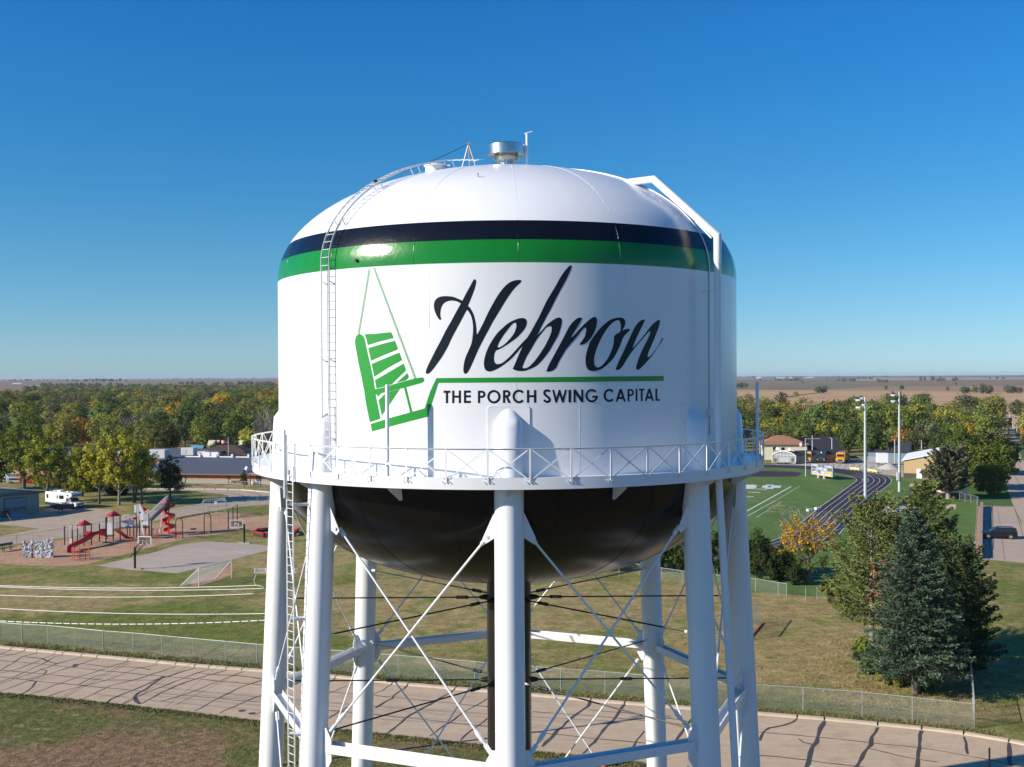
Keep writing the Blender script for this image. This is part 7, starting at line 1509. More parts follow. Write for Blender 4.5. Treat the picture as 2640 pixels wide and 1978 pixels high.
def crown_clumps(H, W, low, n, cr, shape='round', hollow=.5):
    cs = []; rs = []; ph = random.uniform(0, 6.28)
    for _ in range(n):
        while True:
            v = Vector((random.uniform(-1, 1), random.uniform(-1, 1), random.uniform(-1, 1)))
            if hollow < v.length <= 1: break
        z = low + (H - low) * (v.z * .5 + .5); w = W / 2
        if shape == 'vase': w *= .55 + .55 * (v.z * .5 + .5)
        if shape == 'wide': w *= 1.0
        lump = (1 + .16 * math.sin(3 * math.atan2(v.y, v.x) + v.z * 3)) if hollow < .45 and False else (1 + LUMP * math.sin(2 * math.atan2(v.y, v.x) + v.z * 4 + ph) * math.cos(3 * v.z + ph * 2)); z += LUMP * 2.2 * math.sin(3 * math.atan2(v.y, v.x) + ph * 3) * (v.z > .2)
        cs.append((v.x * w * lump, v.y * w * lump, z)); rs.append(cr * random.uniform(.6, 1.25))
    return cs, rs
def decid_variant(name, H, W, low, nclump, cr, per, size, shape='round', tone=None):
    mb = MB(); limbs(mb, H, W * .5, 7, H * .022, start=max(.15, low / H))
    cs, rs = crown_clumps(H - cr * .6, W - cr, low + cr * .5, nclump, cr, shape)
    lv = leaves_mesh(name + '_crown', cs, rs, [int(per * random.uniform(.6, 1.3)) for _ in cs], size, leafm, huejit=.22, outw=1.6)
    return mb.mesh(name + '_trunk', barkm), lv
LUMP = .22
# ---- far tree meshes: one mesh each (trunk and crown joined), shared
def joined(name, trunk_me, leaf_me):
    bm = bmesh.new(); bm.from_mesh(leaf_me); me2 = bpy.data.meshes.new(name); n0 = len(bm.faces)
    bm.from_mesh(trunk_me)
    bm.faces.ensure_lookup_table()
    for f in bm.faces[n0:]: f.material_index = 1
    bm.to_mesh(me2); bm.free(); me2.materials.append(leafm); me2.materials.append(barkm); return me2
FAR = []
for i, (H, W, low, nc, cr, per, sz, sh) in enumerate([(12, 11, 2.0, 46, 1.7, 34, .62, 'round'), (14, 11, 2.5, 50, 1.7, 34, .62, 'vase'), (11, 12, 1.8, 46, 1.8, 34, .62, 'round'), (13, 9.5, 1.6, 40, 1.6, 36, .6, 'round'), (10, 10, 1.2, 40, 1.7, 34, .6, 'wide'), (15, 12, 3, 54, 1.8, 34, .62, 'vase')]):
    a, b = decid_variant('woodland_tree', H, W, low, nc, cr, per, sz, sh); FAR.append(joined('woodland_tree', a, b))
VFAR = []                                        # even lighter ones for kilometres away
for i in range(4):
    H = 11 + i; a, b = decid_variant('distant_tree', H, 11, 1.0, 22, 2.6, 22, 1.25); VFAR.append(joined('distant_tree', a, b))
# sparse bare tree
def bare_variant():
    mb = MB(); limbs(mb, 12, 5, 10, .25, start=.2); 
    for _ in range(140):
        a = random.uniform(0, 6.28); r = random.uniform(.5, 3.5); z = random.uniform(4, 11); p = Vector((math.cos(a) * r, math.sin(a) * r, z)); q = p + Vector((math.cos(a), math.sin(a), 1.3)) * random.uniform(1, 2.2); mb.bar(p, q, .07)
    cs, rs = crown_clumps(11, 8, 3, 20, 1.3, 'round'); lv = leaves_mesh('bare_tree', cs, rs, [9] * len(cs), .5, leafm)
    return joined('woodland_tree', mb.mesh('t', mat('grey_bark', (.26, .23, .22), .9)), lv)
bare_me = bare_variant(); bare_me.materials[1] = MATS['grey_bark']
TONES = {'dark green': (.130, .175, .050), 'mid green': (.200, .255, .058), 'olive': (.280, .280, .068), 'yellow-green': (.40, .385, .062), 'golden': (.55, .36, .040), 'orange': (.46, .22, .045), 'brownish': (.215, .155, .075), 'grey-green': (.195, .205, .115), 'bare grey': (.20, .175, .14)}
def pick_tone(w): return random.choices(list(w.keys()), list(w.values()))[0]
WL = {'dark green': 20, 'mid green': 24, 'olive': 24, 'yellow-green': 13, 'golden': 2.5, 'orange': 1.2, 'brownish': 11, 'grey-green': 12, 'bare grey': 3}
WR = {'dark green': 28, 'mid green': 30, 'olive': 15, 'yellow-green': 9, 'golden': 1.5, 'orange': 1.0, 'brownish': 6, 'grey-green': 8, 'bare grey': 2}
def poisson(region, spacing, tries):
    pts = []; grid = {}
    for _ in range(tries):
        p = region()
        if p is None: continue
        s = spacing(p) if callable(spacing) else spacing; k = (int(p[0] // 12), int(p[1] // 12)); ok = True
        for dx in (-1, 0, 1):
            for dy in (-1, 0, 1):
                for q in grid.get((k[0] + dx, k[1] + dy), ()):
                    if (q[0] - p[0]) ** 2 + (q[1] - p[1]) ** 2 < s * s: ok = False; break
                if not ok: break
            if not ok: break
        if ok: grid.setdefault(k, []).append(p); pts.append(p)
    return pts
def px_of(x, y, z=0):
    v = CM.transposed() @ Vector((x, y, z - CAM_H)); return (W0 / 2 + F0 * v.x / -v.z, H0 / 2 - F0 * v.y / -v.z)
# left wood: ground distance from about 330 m to 2300 m, seen left of the tank
def in_open_left(x, y):
    u, v = px_of(x, y)
    if 990 < v < 1003 and u > 230 - (v - 990) * 0 and u < 600: return True           # brown ridge
    if v < 1016 and u < 330 and v > 1005 and u < 60: return True
    if 1014 < v < 1036 and u < 112: return True
    if 1005 < v < 1014 and 690 < u: return True
    if v < 1003 and random.random() < .62: return True
    return False
def lregion(y0, y1, lo=-.62, hi=-.185):
    def f():
        y = math.sqrt(random.uniform(y0 * y0, y1 * y1)); x = random.uniform(lo, hi) * y
        u, v = px_of(x, y)
        if in_open_left(x, y): return None
        if v > 1171 and (430 < u < 745): return None                                   # houses beside the school
        if v > 1169 and u < 330 + 0 and y < 352: return None
        return (x, y)
    return f
lp = poisson(lregion(345, 900), 9.6, 16000); lp.sort(key=lambda p: (px_of(p[0], p[1])[0] < -30 or px_of(p[0], p[1])[0] > 730, p[1]))
lp_far = poisson(lregion(900, 2050), 12.0, 26000)
street_dir = None
def rregion():
    y = math.sqrt(random.uniform(318 ** 2, 640 ** 2)); x = random.uniform(.185, .62) * y
    u, v = px_of(x, y)
    if 2562 < u < 2655 and v > 1055: return None                                        # the street
    if u > 2655 and v > 1080 and random.random() < .75: return None
    if u < 2300 and y < 342: return None
    if 2290 < u < 2540 and v > 1168: return None
    if u > 2540 and v > 1160: return None
    edge = 560 + 60 * math.sin(u / 70.0) + 25 * math.sin(u / 23.0) + (140 if u > 2560 else 0)
    if y > edge: return None
    if u > 2300 and y < 330: return None
    return (x, y)
rp = poisson(rregion, 9.0, 12000); rp.sort(key=lambda p: (px_of(p[0], p[1])[0] < 1900 or px_of(p[0], p[1])[0] > 2660, p[1]))
print('trees', len(lp), len(lp_far), len(rp))
def tree_obj(p, tone, scale, mes, label, group, name='woodland_tree', cat='tree'):
    me = bare_me if tone == 'bare grey' else random.choice(mes); o = link(name, me); o.location = (p[0], p[1], -.05); s = scale * random.uniform(.85, 1.15); o.scale = (s, s, s * random.uniform(.85, 1.12)); o.rotation_euler = (0, 0, random.uniform(0, 6.28))
    c = TONES[tone]; k = random.uniform(.85, 1.15); o.color = (c[0] * k * random.uniform(.9, 1.1), c[1] * k, c[2] * k * random.uniform(.85, 1.15), 1)
    tag(o, label, cat, group); return o
NL, NR = 130, 125
lblL = '%s tree in the wood stretching behind the school at the left'
lblR = '%s tree in the belt of trees behind the bus lot'
def place_l(p, i, n):
    u = px_of(p[0], p[1])[0]; a_ = 'beyond the left frame edge' if u < -10 else 'above the left-edge cottonwoods' if u < 110 else 'above the motorhome' if u < 230 else 'above the yellow grove' if u < 400 else 'above the small round tree' if u < 500 else 'just left of the flagpole' if u < 585 else 'just right of the flagpole' if u < 660 else 'beside the tower balcony'
    return a_ + (', front rows of the wood' if i < n * .34 else ', middle rows of the wood' if i < n * .67 else ', back rows of the wood')
def place_r(p, i, n):
    u = px_of(p[0], p[1])[0]; a_ = 'hidden by the tank side' if u < 1900 else 'beside the tower balcony' if u < 1985 else 'behind the tan-roofed house' if u < 2075 else 'behind the parked buses' if u < 2190 else 'behind the first light pole' if u < 2275 else 'behind the second light pole' if u < 2345 else 'behind the tan shed roof' if u < 2420 else 'above the grey-green cedar' if u < 2500 else 'left of the far street' if u < 2590 else 'right of the far street'
    return a_ + (', front rows of the belt' if i < n * .34 else ', middle rows of the belt' if i < n * .67 else ', back rows of the belt')
lblL = '%s tree %s at the left'; lblR = '%s tree %s'
for i, p in enumerate(lp[:NL]): t_ = pick_tone(WL); tree_obj(p, t_, random.uniform(.85, 1.12) if i < 60 else random.uniform(.85, 1.2), FAR, lblL % (t_, place_l(p, i, NL)), '%s trees of the left wood' % t_)
for i, p in enumerate(rp[:NR]): t_ = pick_tone(WR); tree_obj(p, t_, random.uniform(.75, 1.08), FAR, lblR % (t_, place_r(p, i, NR)), '%s trees of the right belt' % t_)
# the rest as one mass each, instanced with geometry nodes
hidden = bpy.data.collections.new('tree_kinds')
def mass(name, label, pts, mes, weights, smin, smax):
    col = bpy.data.collections.new(name + '_kinds')
    for i, me in enumerate(mes): o = bpy.data.objects.new('tree_kind', me); col.objects.link(o)
    me = bpy.data.meshes.new(name); me.from_pydata([(p[0], p[1], hill_z(p[0], p[1]) - .05) for p in pts], [], []); n = len(pts)
    tones = [TONES[pick_tone(weights)] for _ in range(n)]
    a = me.attributes.new('tint', 'FLOAT_COLOR', 'POINT'); a.data.foreach_set('color', [v for t_ in tones for k in [random.uniform(.8, 1.2)] for v in (t_[0] * k, t_[1] * k, t_[2] * k, 1)])
    a = me.attributes.new('size', 'FLOAT', 'POINT'); a.data.foreach_set('value', [random.uniform(smin, smax) for _ in range(n)])
    a = me.attributes.new('turn', 'FLOAT', 'POINT'); a.data.foreach_set('value', [random.uniform(0, 6.28) for _ in range(n)])
    a = me.attributes.new('kind_index', 'INT', 'POINT'); a.data.foreach_set('value', [random.randrange(len(mes)) for _ in range(n)])
    ng = bpy.data.node_groups.new(name, 'GeometryNodeTree'); ng.interface.new_socket('Geometry', in_out='INPUT', socket_type='NodeSocketGeometry'); ng.interface.new_socket('Geometry', in_out='OUTPUT', socket_type='NodeSocketGeometry')
    N = ng.nodes; L = ng.links; gi = N.new('NodeGroupInput'); go = N.new('NodeGroupOutput'); ci = N.new('GeometryNodeCollectionInfo'); ci.inputs['Collection'].default_value = col; ci.inputs['Separate Children'].default_value = True; ci.inputs['Reset Children'].default_value = True
    ip = N.new('GeometryNodeInstanceOnPoints'); ip.inputs['Pick Instance'].default_value = True
    def at(nm, ty): a_ = N.new('GeometryNodeInputNamedAttribute'); a_.data_type = ty; a_.inputs['Name'].default_value = nm; return a_.outputs['Attribute']
    cx = N.new('ShaderNodeCombineXYZ'); L.new(at('turn', 'FLOAT'), cx.inputs[2]); cs = N.new('ShaderNodeCombineXYZ'); sz = at('size', 'FLOAT')
    for k in range(3): L.new(sz, cs.inputs[k])
    L.new(gi.outputs[0], ip.inputs['Points']); L.new(ci.outputs[0], ip.inputs['Instance']); L.new(at('kind_index', 'INT'), ip.inputs['Instance Index']); L.new(cx.outputs[0], ip.inputs['Rotation']); L.new(cs.outputs[0], ip.inputs['Scale']); L.new(ip.outputs[0], go.inputs[0])
    o = link(name, me); md = o.modifiers.new('trees', 'NODES'); md.node_group = ng
    return tag(o, label, 'wood', kind='stuff')
mass('left_wood', 'wide autumn wood covering the valley behind the school at the left', lp[NL:], FAR, WL, .85, 1.25)
mass('distant_left_wood', 'far hazy wood running to the horizon at the left', lp_far, VFAR, WL, .75, 1.15)
mass('right_wood', 'mass of trees between the bus lot and the tan fields at the right', rp[NR:], FAR, WR, .8, 1.15)
# hedgerows and lone trees on the fields and horizon
hp = []
def row(x0, x1, y, n, jit=1.5, yj=.4):
    for _ in range(n): q = P(random.uniform(x0, x1), y + random.uniform(-yj, yj)); hp.append((q.x, q.y))
for a in [(0, 165, 983.6, 34), (200, 260, 982.6, 12), (330, 720, 981.4, 90), (430, 560, 982.5, 20), (1895, 1960, 975.6, 10), (2025, 2080, 976, 26), (2150, 2260, 974.6, 22), (2260, 2640, 973.6, 70), (2510, 2640, 972.7, 24), (1997, 2068, 983.0, 42), (2155, 2205, 984, 24), (2210, 2250, 979.5, 14), (2258, 2290, 986.5, 12), (2368, 2480, 983.5, 8), (1885, 1932, 1001, 16), (2470, 2560, 1015, 16), (2595, 2630, 1014, 10), (100, 300, 1000, 70), (300, 460, 1002, 60), (460, 700, 996, 60), (0, 330, 988, 40), (640, 720, 1000, 18), (160, 330, 992, 30)]: row(*a)
mass('hedgerow_trees', 'scattered hedgerow trees and farm groves on the far fields up to the horizon', hp, VFAR, {'dark green': 30, 'brownish': 14, 'grey-green': 20, 'olive': 6}, .5, 1.0)
single = [(2128, 1009, .9, 'grey-green', 'lone dark tree above the tan field, by the dirt track'), (2116, 1015.5, 1.0, 'dark green', 'dark round grove in the tan field, left one'), (2108, 1016, .9, 'dark green', 'dark grove in the tan field beside the round one'), (2124, 1015.8, .85, 'brownish', 'brownish grove at the right of the tan field grove'), (2053, 1027, .55, 'olive', 'small lone bush on the tan field at the edge of the belt'), (1960, 982, 1.0, 'dark green', 'round dark tree alone on the mauve field'), (2069, 988.5, .7, 'dark green', 'small dark tree below the farm grove'), (2131, 981.5, .7, 'grey-green', 'small tree on the far olive field'), (2325, 1006, .7, 'dark green', 'small dark bush on the tan field right of the second light pole'), (2284, 1006, .6, 'brownish', 'small cone-shaped tree on the tan field near the second light pole'), (2443, 1008, .6, 'dark green', 'lone dark bush on the right tan field'), (2465, 995, .6, 'dark green', 'lone small tree on the grey-green far field')]
for x, y, s, tn, lb in single: q = P(x, y); tree_obj((q.x, q.y), tn, s, VFAR, lb, None, 'lone_tree')
for x, y, s in [(2374, 983.2, 1.3), (2384, 983.2, 1.0), (2404, 983.2, 1.5), (2414, 983.2, .9), (2424, 983.2, 1.5), (2465, 983.0, 1.5), (2552, 979, 1), (2570, 979, 1.1), (2586, 979, 1.2)]: q = P(x, y); tree_obj((q.x, q.y), 'brownish', s, VFAR, 'lone rounded tree in the spaced row along the far right fields', 'spaced trees on the far right fields', 'lone_tree')
# ---- accent trees of the woods (seen as individuals in the photograph)
def accent(x, ytop, ybase, wpx, col, label, me=None, cat='tree', dens=1.0):
    b = P(x, ybase); H = zat(x, ytop, b.y); W = wpx / F0 * b.y
    o = link('woodland_tree', me or random.choice(FAR)); o.location = (b.x, b.y, -.05); k = H / 13.0; kw = W / 11.5; o.scale = (kw, kw, k); o.rotation_euler = (0, 0, random.uniform(0, 6.3)); o.color = (*[min(.75, c * 1.35) for c in col], 1); return tag(o, label, cat)
GOLD = (.56, .37, .02); 
for a in [(2490, 1066, 1158, 72, GOLD, 'bright golden tree, largest yellow one in the right belt'), (2466, 1074, 1155, 40, GOLD, 'golden tree at the left flank of the largest yellow one'), (2494, 1044, 1128, 50, (.36, .17, .035), 'rust-orange tree rising behind the bright golden one'), (2134, 1018, 1105, 44, (.40, .30, .03), 'yellow tree standing highest at the belt left of the first light pole'), (2142, 1058, 1140, 50, (.42, .30, .03), 'yellow tree in the middle of the belt above the utility poles'), (2009, 1053, 1125, 28, (.52, .19, .06), 'small orange tree among dark ones left in the belt'), (2006, 1076, 1140, 62, (.30, .24, .035), 'yellowish tree left in the belt above the tan roof'), (2510, 1094, 1130, 16, (.6, .32, .02), 'small orange-yellow tree top below the golden one'), (2376, 1098, 1150, 36, (.30, .26, .03), 'yellow-green tree with pale limbs right of the second light pole'), (2015, 1011, 1075, 52, (.06, .085, .025), 'tall dark round tree jutting above the belt at the left'), (2300, 1008, 1075, 84, (.12, .145, .045), 'broad pale green tree jutting above the belt behind the light pole'), (2450, 1020, 1080, 42, (.05, .075, .022), 'dark green domed tree at the top of the belt'), (2490, 1029, 1080, 40, (.055, .07, .022), 'brown-green domed tree at the top of the belt behind the rust one'), (2570, 1015, 1090, 40, (.15, .17, .05), 'pale yellow-green tree at the belt top left of the street'), (2620, 1012, 1080, 60, (.10, .13, .05), 'pale grey-green tree at the right edge of the belt'),
          (2040, 1090, 1182, 60, (.10, .115, .03), 'dense green tree right behind the tan-roofed house'), (1990, 1095, 1180, 62, (.13, .125, .035), 'olive tree left behind the tan-roofed house'), (2185, 1090, 1186, 66, (.085, .125, .03), 'large dense green tree behind the rightmost bus'), (2240, 1100, 1188, 66, (.085, .125, .03), 'dense green tree behind the first light pole'), (2275, 1105, 1188, 60, (.09, .13, .03), 'dense green tree just left of the second light pole'), (2350, 1100, 1175, 60, (.085, .11, .03), 'green tree behind the ridge of the tan shed'), (2410, 1100, 1175, 70, (.075, .11, .028), 'large green tree behind the right end of the tan shed'), (2140, 1100, 1178, 56, (.06, .085, .025), 'dark tree behind the dark coach'),
          (430, 1065, 1178, 100, (.085, .085, .025), 'big dark olive cottonwood behind the school roof'), (395, 1105, 1175, 60, (.30, .22, .03), 'yellow-brown tree left of the big olive cottonwood'), (545, 1086, 1150, 52, (.26, .25, .035), 'yellow-green tree behind the flagpole wood'), (505, 1062, 1130, 60, (.22, .14, .05), 'orange-brown tree left of centre in the left wood'), (650, 1085, 1150, 62, (.30, .25, .035), 'yellow tree above the flagpole near the tower balcony'), (625, 1040, 1100, 48, (.20, .21, .035), 'yellow-green tree high in the wood near the tower'), (672, 1022, 1070, 34, (.26, .24, .05), 'pale yellow tree in the distance near the tank wall'), (370, 1032, 1080, 26, (.42, .22, .03), 'small orange tree in the middle distance of the left wood'), (125, 1072, 1130, 54, (.20, .20, .04), 'pale olive tree above the motorhome in the left wood'), (185, 1085, 1150, 60, (.20, .19, .05), 'tan-green tree above the grove in the left wood'), (160, 1060, 1115, 30, (.38, .24, .05), 'orange-tipped tree in the left wood'), (560, 1120, 1178, 56, (.05, .07, .02), 'dark tree just left of the flagpole'), (640, 1125, 1182, 52, (.05, .065, .02), 'dark tree right of the flagpole'), (600, 1115, 1180, 50, (.06, .08, .025), 'dark green tree behind the flag'), (668, 1140, 1188, 40, (.07, .06, .035), 'brown-grey bush at the right end of the cream house')]: accent(*a)
# ================================================================== NEAR TREES (built one by one)
def near_tree(name, label, x, ybase, ytop, wpx, col, nclump, cr, per, leaf, low=.28, trunk_r=.4, bark=None, n_limbs=9, shape='round', lean=0, cat='tree', extra=None, hollow=.35, huejit=.5, multi=1):
    b = P(x, ybase); H = zat(x, ytop, b.y); W = wpx / F0 * b.y; t = thing(name, label, cat, b)
    tips = []
    for m_ in range(multi):
        mb = MB(); tp = limbs(mb, H * random.uniform(.85, 1), W * .56, n_limbs, trunk_r, start=max(.10, low * .7), up=1.15)
        off = Vector((random.uniform(-.6, .6) * (m_ > 0), random.uniform(-.6, .6) * (m_ > 0), 0)); mb.v = [(v[0] + off.x + v[2] * .12 * m_ * (1 if m_ % 2 else -1), v[1] + off.y, v[2]) for v in mb.v]
        mb.build('trunk', bark or barkm, t, smooth=True); tips += tp
    cs, rs = crown_clumps(H - cr * .5, W - cr, low * H, nclump, cr, shape, hollow)
    for p in tips:
        if p.z > low * H * .8: cs.append(tuple(p)); rs.append(cr * random.uniform(.6, 1.1))
    me = leaves_mesh('crown', cs, rs, [max(3, int(per * random.uniform(.5, 1.4))) for _ in cs], leaf, leafm, huejit=huejit)
    o = link('crown', me, t); o.color = (*[min(.75, c * 1.42) for c in col], 1)
    return t, H, W
LUMP = .34
YG = (.19, .205, .030); YG2 = (.30, .29, .035); GR = (.115, .15, .030)
near_tree('cottonwood', 'tall ragged cottonwood at the left edge with bare top twigs', 62, 1268, 1036, 124, GR, 64, 1.05, 46, .42, low=.16, trunk_r=.42, n_limbs=18)
near_tree('cottonwood', 'leafy cottonwood cut by the left picture edge', -20, 1262, 1100, 110, (.10, .135, .03), 80, 1.4, 70, .46, low=.15, trunk_r=.4)
near_tree('cottonwood', 'broad yellow-green cottonwood behind the motorhome', 122, 1296, 1090, 118, YG, 56, .95, 46, .40, low=.18, trunk_r=.42, n_limbs=16)
near_tree('cottonwood', 'yellow-topped cottonwood at the left of the grove, over the motorhome', 256, 1300, 1122, 96, YG2, 38, .9, 44, .38, low=.24, trunk_r=.24, n_limbs=13)
near_tree('cottonwood', 'tallest yellow cottonwood in the middle of the grove', 307, 1303, 1102, 100, YG2, 42, .9, 46, .38, low=.22, trunk_r=.28, bark=barkp, n_limbs=15)
near_tree('cottonwood', 'forked cottonwood with dark stems at the right of the grove', 345, 1296, 1118, 80, YG, 30, .9, 42, .38, low=.26, trunk_r=.22, n_limbs=10, multi=2)
near_tree('cottonwood', 'yellow cottonwood at the right end of the grove', 366, 1300, 1124, 92, YG2, 34, .9, 42, .38, low=.26, trunk_r=.24, n_limbs=13)
near_tree('cottonwood', 'thin green cottonwood behind the grove trunks', 212, 1280, 1140, 84, YG, 70, 1.2, 66, .42, low=.18, trunk_r=.32)
near_tree('round_tree', 'small dark round tree with thin forked trunk before the school roof', 439, 1292, 1181, 62, (.06, .078, .028), 54, .75, 52, .30, low=.30, trunk_r=.20, n_limbs=9, hollow=.25)
near_tree('yard_tree', 'small bushy tree beside the white dish at the school', 629, 1257, 1217, 18, (.08, .08, .025), 16, .5, 34, .26, low=.2, trunk_r=.10, n_limbs=5)
near_tree('shrub', 'dark hedge-like shrub with yellow tips behind the motorhome', 205, 1266, 1236, 110, (.17, .15, .025), 70, .9, 52, .36, low=.05, trunk_r=.12, n_limbs=6, cat='shrub', hollow=.1)
near_tree('shrub', 'very dark low shrub behind the grove trunks', 300, 1276, 1250, 60, (.03, .035, .018), 40, .9, 52, .34, low=.05, trunk_r=.1, n_limbs=5, cat='shrub', hollow=.1)
LUMP = .22
# autumn tree right of the tower
t, H_, W_ = near_tree('autumn_tree', 'half-bare autumn tree with golden leaves right of the tower', 2082, 1507, 1322, 150, (.40, .25, .022), 30, .55, 26, .22, low=.42, trunk_r=.26, n_limbs=13, hollow=.35)
tw = MB()
for _ in range(420):
    a = random.uniform(0, 6.28); r = random.uniform(.2, W_ * .5); z = random.uniform(H_ * .45, H_); p = Vector((math.cos(a) * r, math.sin(a) * r, z)); q = p + Vector((math.cos(a) * .8, math.sin(a) * .8, random.uniform(.3, 1.0))) * random.uniform(.5, 1.2); tw.bar(p, q, .022)
tag(tw.build('twigs', mat('pale_twigs', (.33, .27, .24), .9), t), kind='stuff')
lo_ = leaves_mesh('green_leaves', [(random.uniform(-1.2, 2.4), random.uniform(-1.5, 1.5), random.uniform(2.3, 5)) for _ in range(22)], [.6] * 22, [34] * 22, .22, leafm); o = link('green_leaves', lo_, t); o.color = (.10, .125, .025, 1)
near_tree('shrub', 'yellow-green shrub between the tower leg and the golden tree', 2012, 1480, 1400, 84, (.26, .22, .025), 46, .6, 60, .22, low=.08, trunk_r=.12, n_limbs=6, cat='shrub', hollow=.15)
near_tree('shrub', 'dark green shrub against the tower leg behind the fence', 1948, 1482, 1372, 80, (.055, .075, .022), 60, .7, 66, .24, low=.05, trunk_r=.14, n_limbs=6, cat='shrub', hollow=.15)
near_tree('shrub', 'rounded dark shrub right behind the fence below the golden tree', 1995, 1496, 1428, 100, (.035, .05, .018), 60, .6, 66, .22, low=.03, trunk_r=.12, n_limbs=6, cat='shrub', hollow=.1)
near_tree('shrub', 'low dark bush at the foot of the golden tree', 2052, 1508, 1462, 46, (.035, .055, .02), 26, .5, 56, .2, low=.03, trunk_r=.08, n_limbs=5, cat='shrub', hollow=.1)
for (x, yb, yt, w_, c_, lb) in [(1420, 1466, 1436, 44, (.16, .12, .05), 'dry brown brush patch at the fence right of the bowl bottom'), (1470, 1464, 1428, 50, (.12, .11, .04), 'olive brush at the fence below the bowl, second from the left'), (1525, 1466, 1420, 54, (.09, .085, .03), 'dark brush at the fence below the bowl, beside the back right leg'), (1700, 1472, 1395, 90, (.06, .08, .022), 'green bush seen between the right tower legs, nearest the fence'), (1640, 1468, 1402, 70, (.09, .09, .025), 'olive bush seen left of the back right leg'), (1755, 1476, 1372, 90, (.05, .07, .02), 'dark bush between the back right leg and the front right leg'), (1580, 1470, 1425, 60, (.10, .075, .03), 'low brown bush behind the fence near the bowl'), (1850, 1482, 1360, 90, (.05, .07, .02), 'dark tree hidden behind the rightmost tower legs')]:
    near_tree('shrub', lb, x, yb, yt, w_, c_, 50, .6, 60, .23, low=.05, trunk_r=.1, n_limbs=5, cat='shrub', hollow=.12)
# conifers
def conifer(name, label, x, ybase, ytop, wpx, col, nlay, per, size, low, taper=1.0, m=None, sparse=1.0, trunk_r=.25, droop=.25, col2=None, dead=None, jag=.25, bark=None):
    b = P(x, ybase); H = zat(x, ytop, b.y); W = wpx / F0 * b.y; t = thing(name, label, 'tree', b)
    mb = MB(); mb.tube([(0, 0, 0), (0, 0, H * .5), (0, 0, H * .97)], [trunk_r, trunk_r * .6, .04], 10); mb.build('trunk', bark or barkm, t, smooth=True)
    br = MB(); V = []; HC = []
    for k in range(nlay):
        u = k / (nlay - 1); z = low * H + (H * .97 - low * H) * u; R = W / 2 * (1 - u) ** (.62 * taper) * (1 if u > .08 else .75 + u * 3) + .12
        nb = max(4, int((9 if sparse >= 1 else 6) * (1 - u * .5)))
        for j in range(nb):
            a = j * 2 * math.pi / nb + k * 2.4 + random.uniform(-.3, .3); L = R * random.uniform(1 - jag, 1 + jag * .55)
            if random.random() > sparse: continue
            d = Vector((math.cos(a), math.sin(a), 0)); p0 = Vector((0, 0, z)); rise = (-droop + .55 * u) * L
            pm = p0 + d * L * .55 + Vector((0, 0, rise * .45 - .02 * L)); p1 = p0 + d * L + Vector((0, 0, rise + .10 * L))
            br.tube([p0, pm, p1], [.055 * (1 - u) + .02, .035, .01], 4)
            n = int(per * (.35 + L / (W / 2)))
            tt = rng.random(n) ** .75 * .92 + .1; P0 = np.array(p0); PM = np.array(pm); P1 = np.array(p1)
            base_ = np.where(tt[:, None] < .5, P0 + (PM - P0) * (tt[:, None] * 2), PM + (P1 - PM) * (tt[:, None] * 2 - 1))
            side = np.array([-d.y, d.x, 0]); wdt = L * .30 * np.clip(1.15 - tt, .1, 1) + .10
            off = (rng.random(n) * 2 - 1)[:, None] * side * wdt[:, None]; off[:, 2] += -np.abs(rng.normal(size=n)) * .10 + rng.normal(size=n) * .07
            c = base_ + off; dr = np.array(d) * .8 + np.sign((off * side).sum(1))[:, None] * side * .55 + rng.normal(size=(n, 3)) * .45; dr[:, 2] += .12; dr /= np.linalg.norm(dr, axis=1)[:, None]
            nn = np.cross(dr, rng.normal(size=(n, 3))); nn /= np.linalg.norm(nn, axis=1)[:, None]; s = size * (.6 + .8 * rng.random(n))[:, None]
            q = np.stack([c - dr * s * .5, c + nn * s * .16, c + dr * s * .5, c - nn * s * .16], axis=1); V.append(q.reshape(-1, 3)); cv = random.random()
            HC.append(np.stack([np.clip(.5 + rng.normal(size=n) * .12, 0, 1), np.clip(.42 + (cv - .5) * .3 + (tt - .5) * .25 + rng.normal(size=n) * .13, 0, 1), np.zeros(n), np.ones(n)], axis=1))
    br.build('branches', bark or barkm, t)['kind'] = 'stuff'
    V = np.concatenate(V); HC = np.concatenate(HC); n = len(V) // 4
    me = bpy.data.meshes.new('crown'); me.vertices.add(len(V)); me.vertices.foreach_set('co', V.astype(np.float32).ravel()); me.loops.add(4 * n); me.loops.foreach_set('vertex_index', np.arange(4 * n, dtype=np.int32)); me.polygons.add(n); me.polygons.foreach_set('loop_start', np.arange(0, 4 * n, 4, dtype=np.int32)); me.update(calc_edges=True)
    at = me.attributes.new('hue_mix', 'FLOAT_COLOR', 'FACE'); at.data.foreach_set('color', HC.astype(np.float32).ravel()); me.materials.append(m or needlem)
    o = link('crown', me, t); o.color = (*[c * 1.25 for c in col], 1); return t
conifer('blue_spruce', 'blue-green spruce in front of the other conifers behind the fence', 2361, 1788, 1306, 268, (.066, .105, .064), 50, 100, .30, .13, taper=.95, trunk_r=.34, droop=.22, jag=.30)
conifer('pine_tree', 'tall rough pine rising highest behind the blue spruce', 2385, 1700, 1236, 215, (.100, .128, .036), 36, 88, .36, .16, taper=.62, trunk_r=.28, droop=-.12, jag=.4, sparse=.9)
conifer('pine_tree', 'broad olive pine with bare trunk at the left of the conifer group', 2248, 1692, 1280, 250, (.125, .150, .040), 34, 90, .36, .22, taper=.5, trunk_r=.26, droop=-.15, jag=.42, sparse=.95, bark=barkp)
conifer('pine_tree', 'dark pine at the right of the conifer group', 2470, 1735, 1390, 200, (.060, .085, .032), 34, 90, .34, .06, taper=.5, trunk_r=.26, droop=-.05, jag=.4)
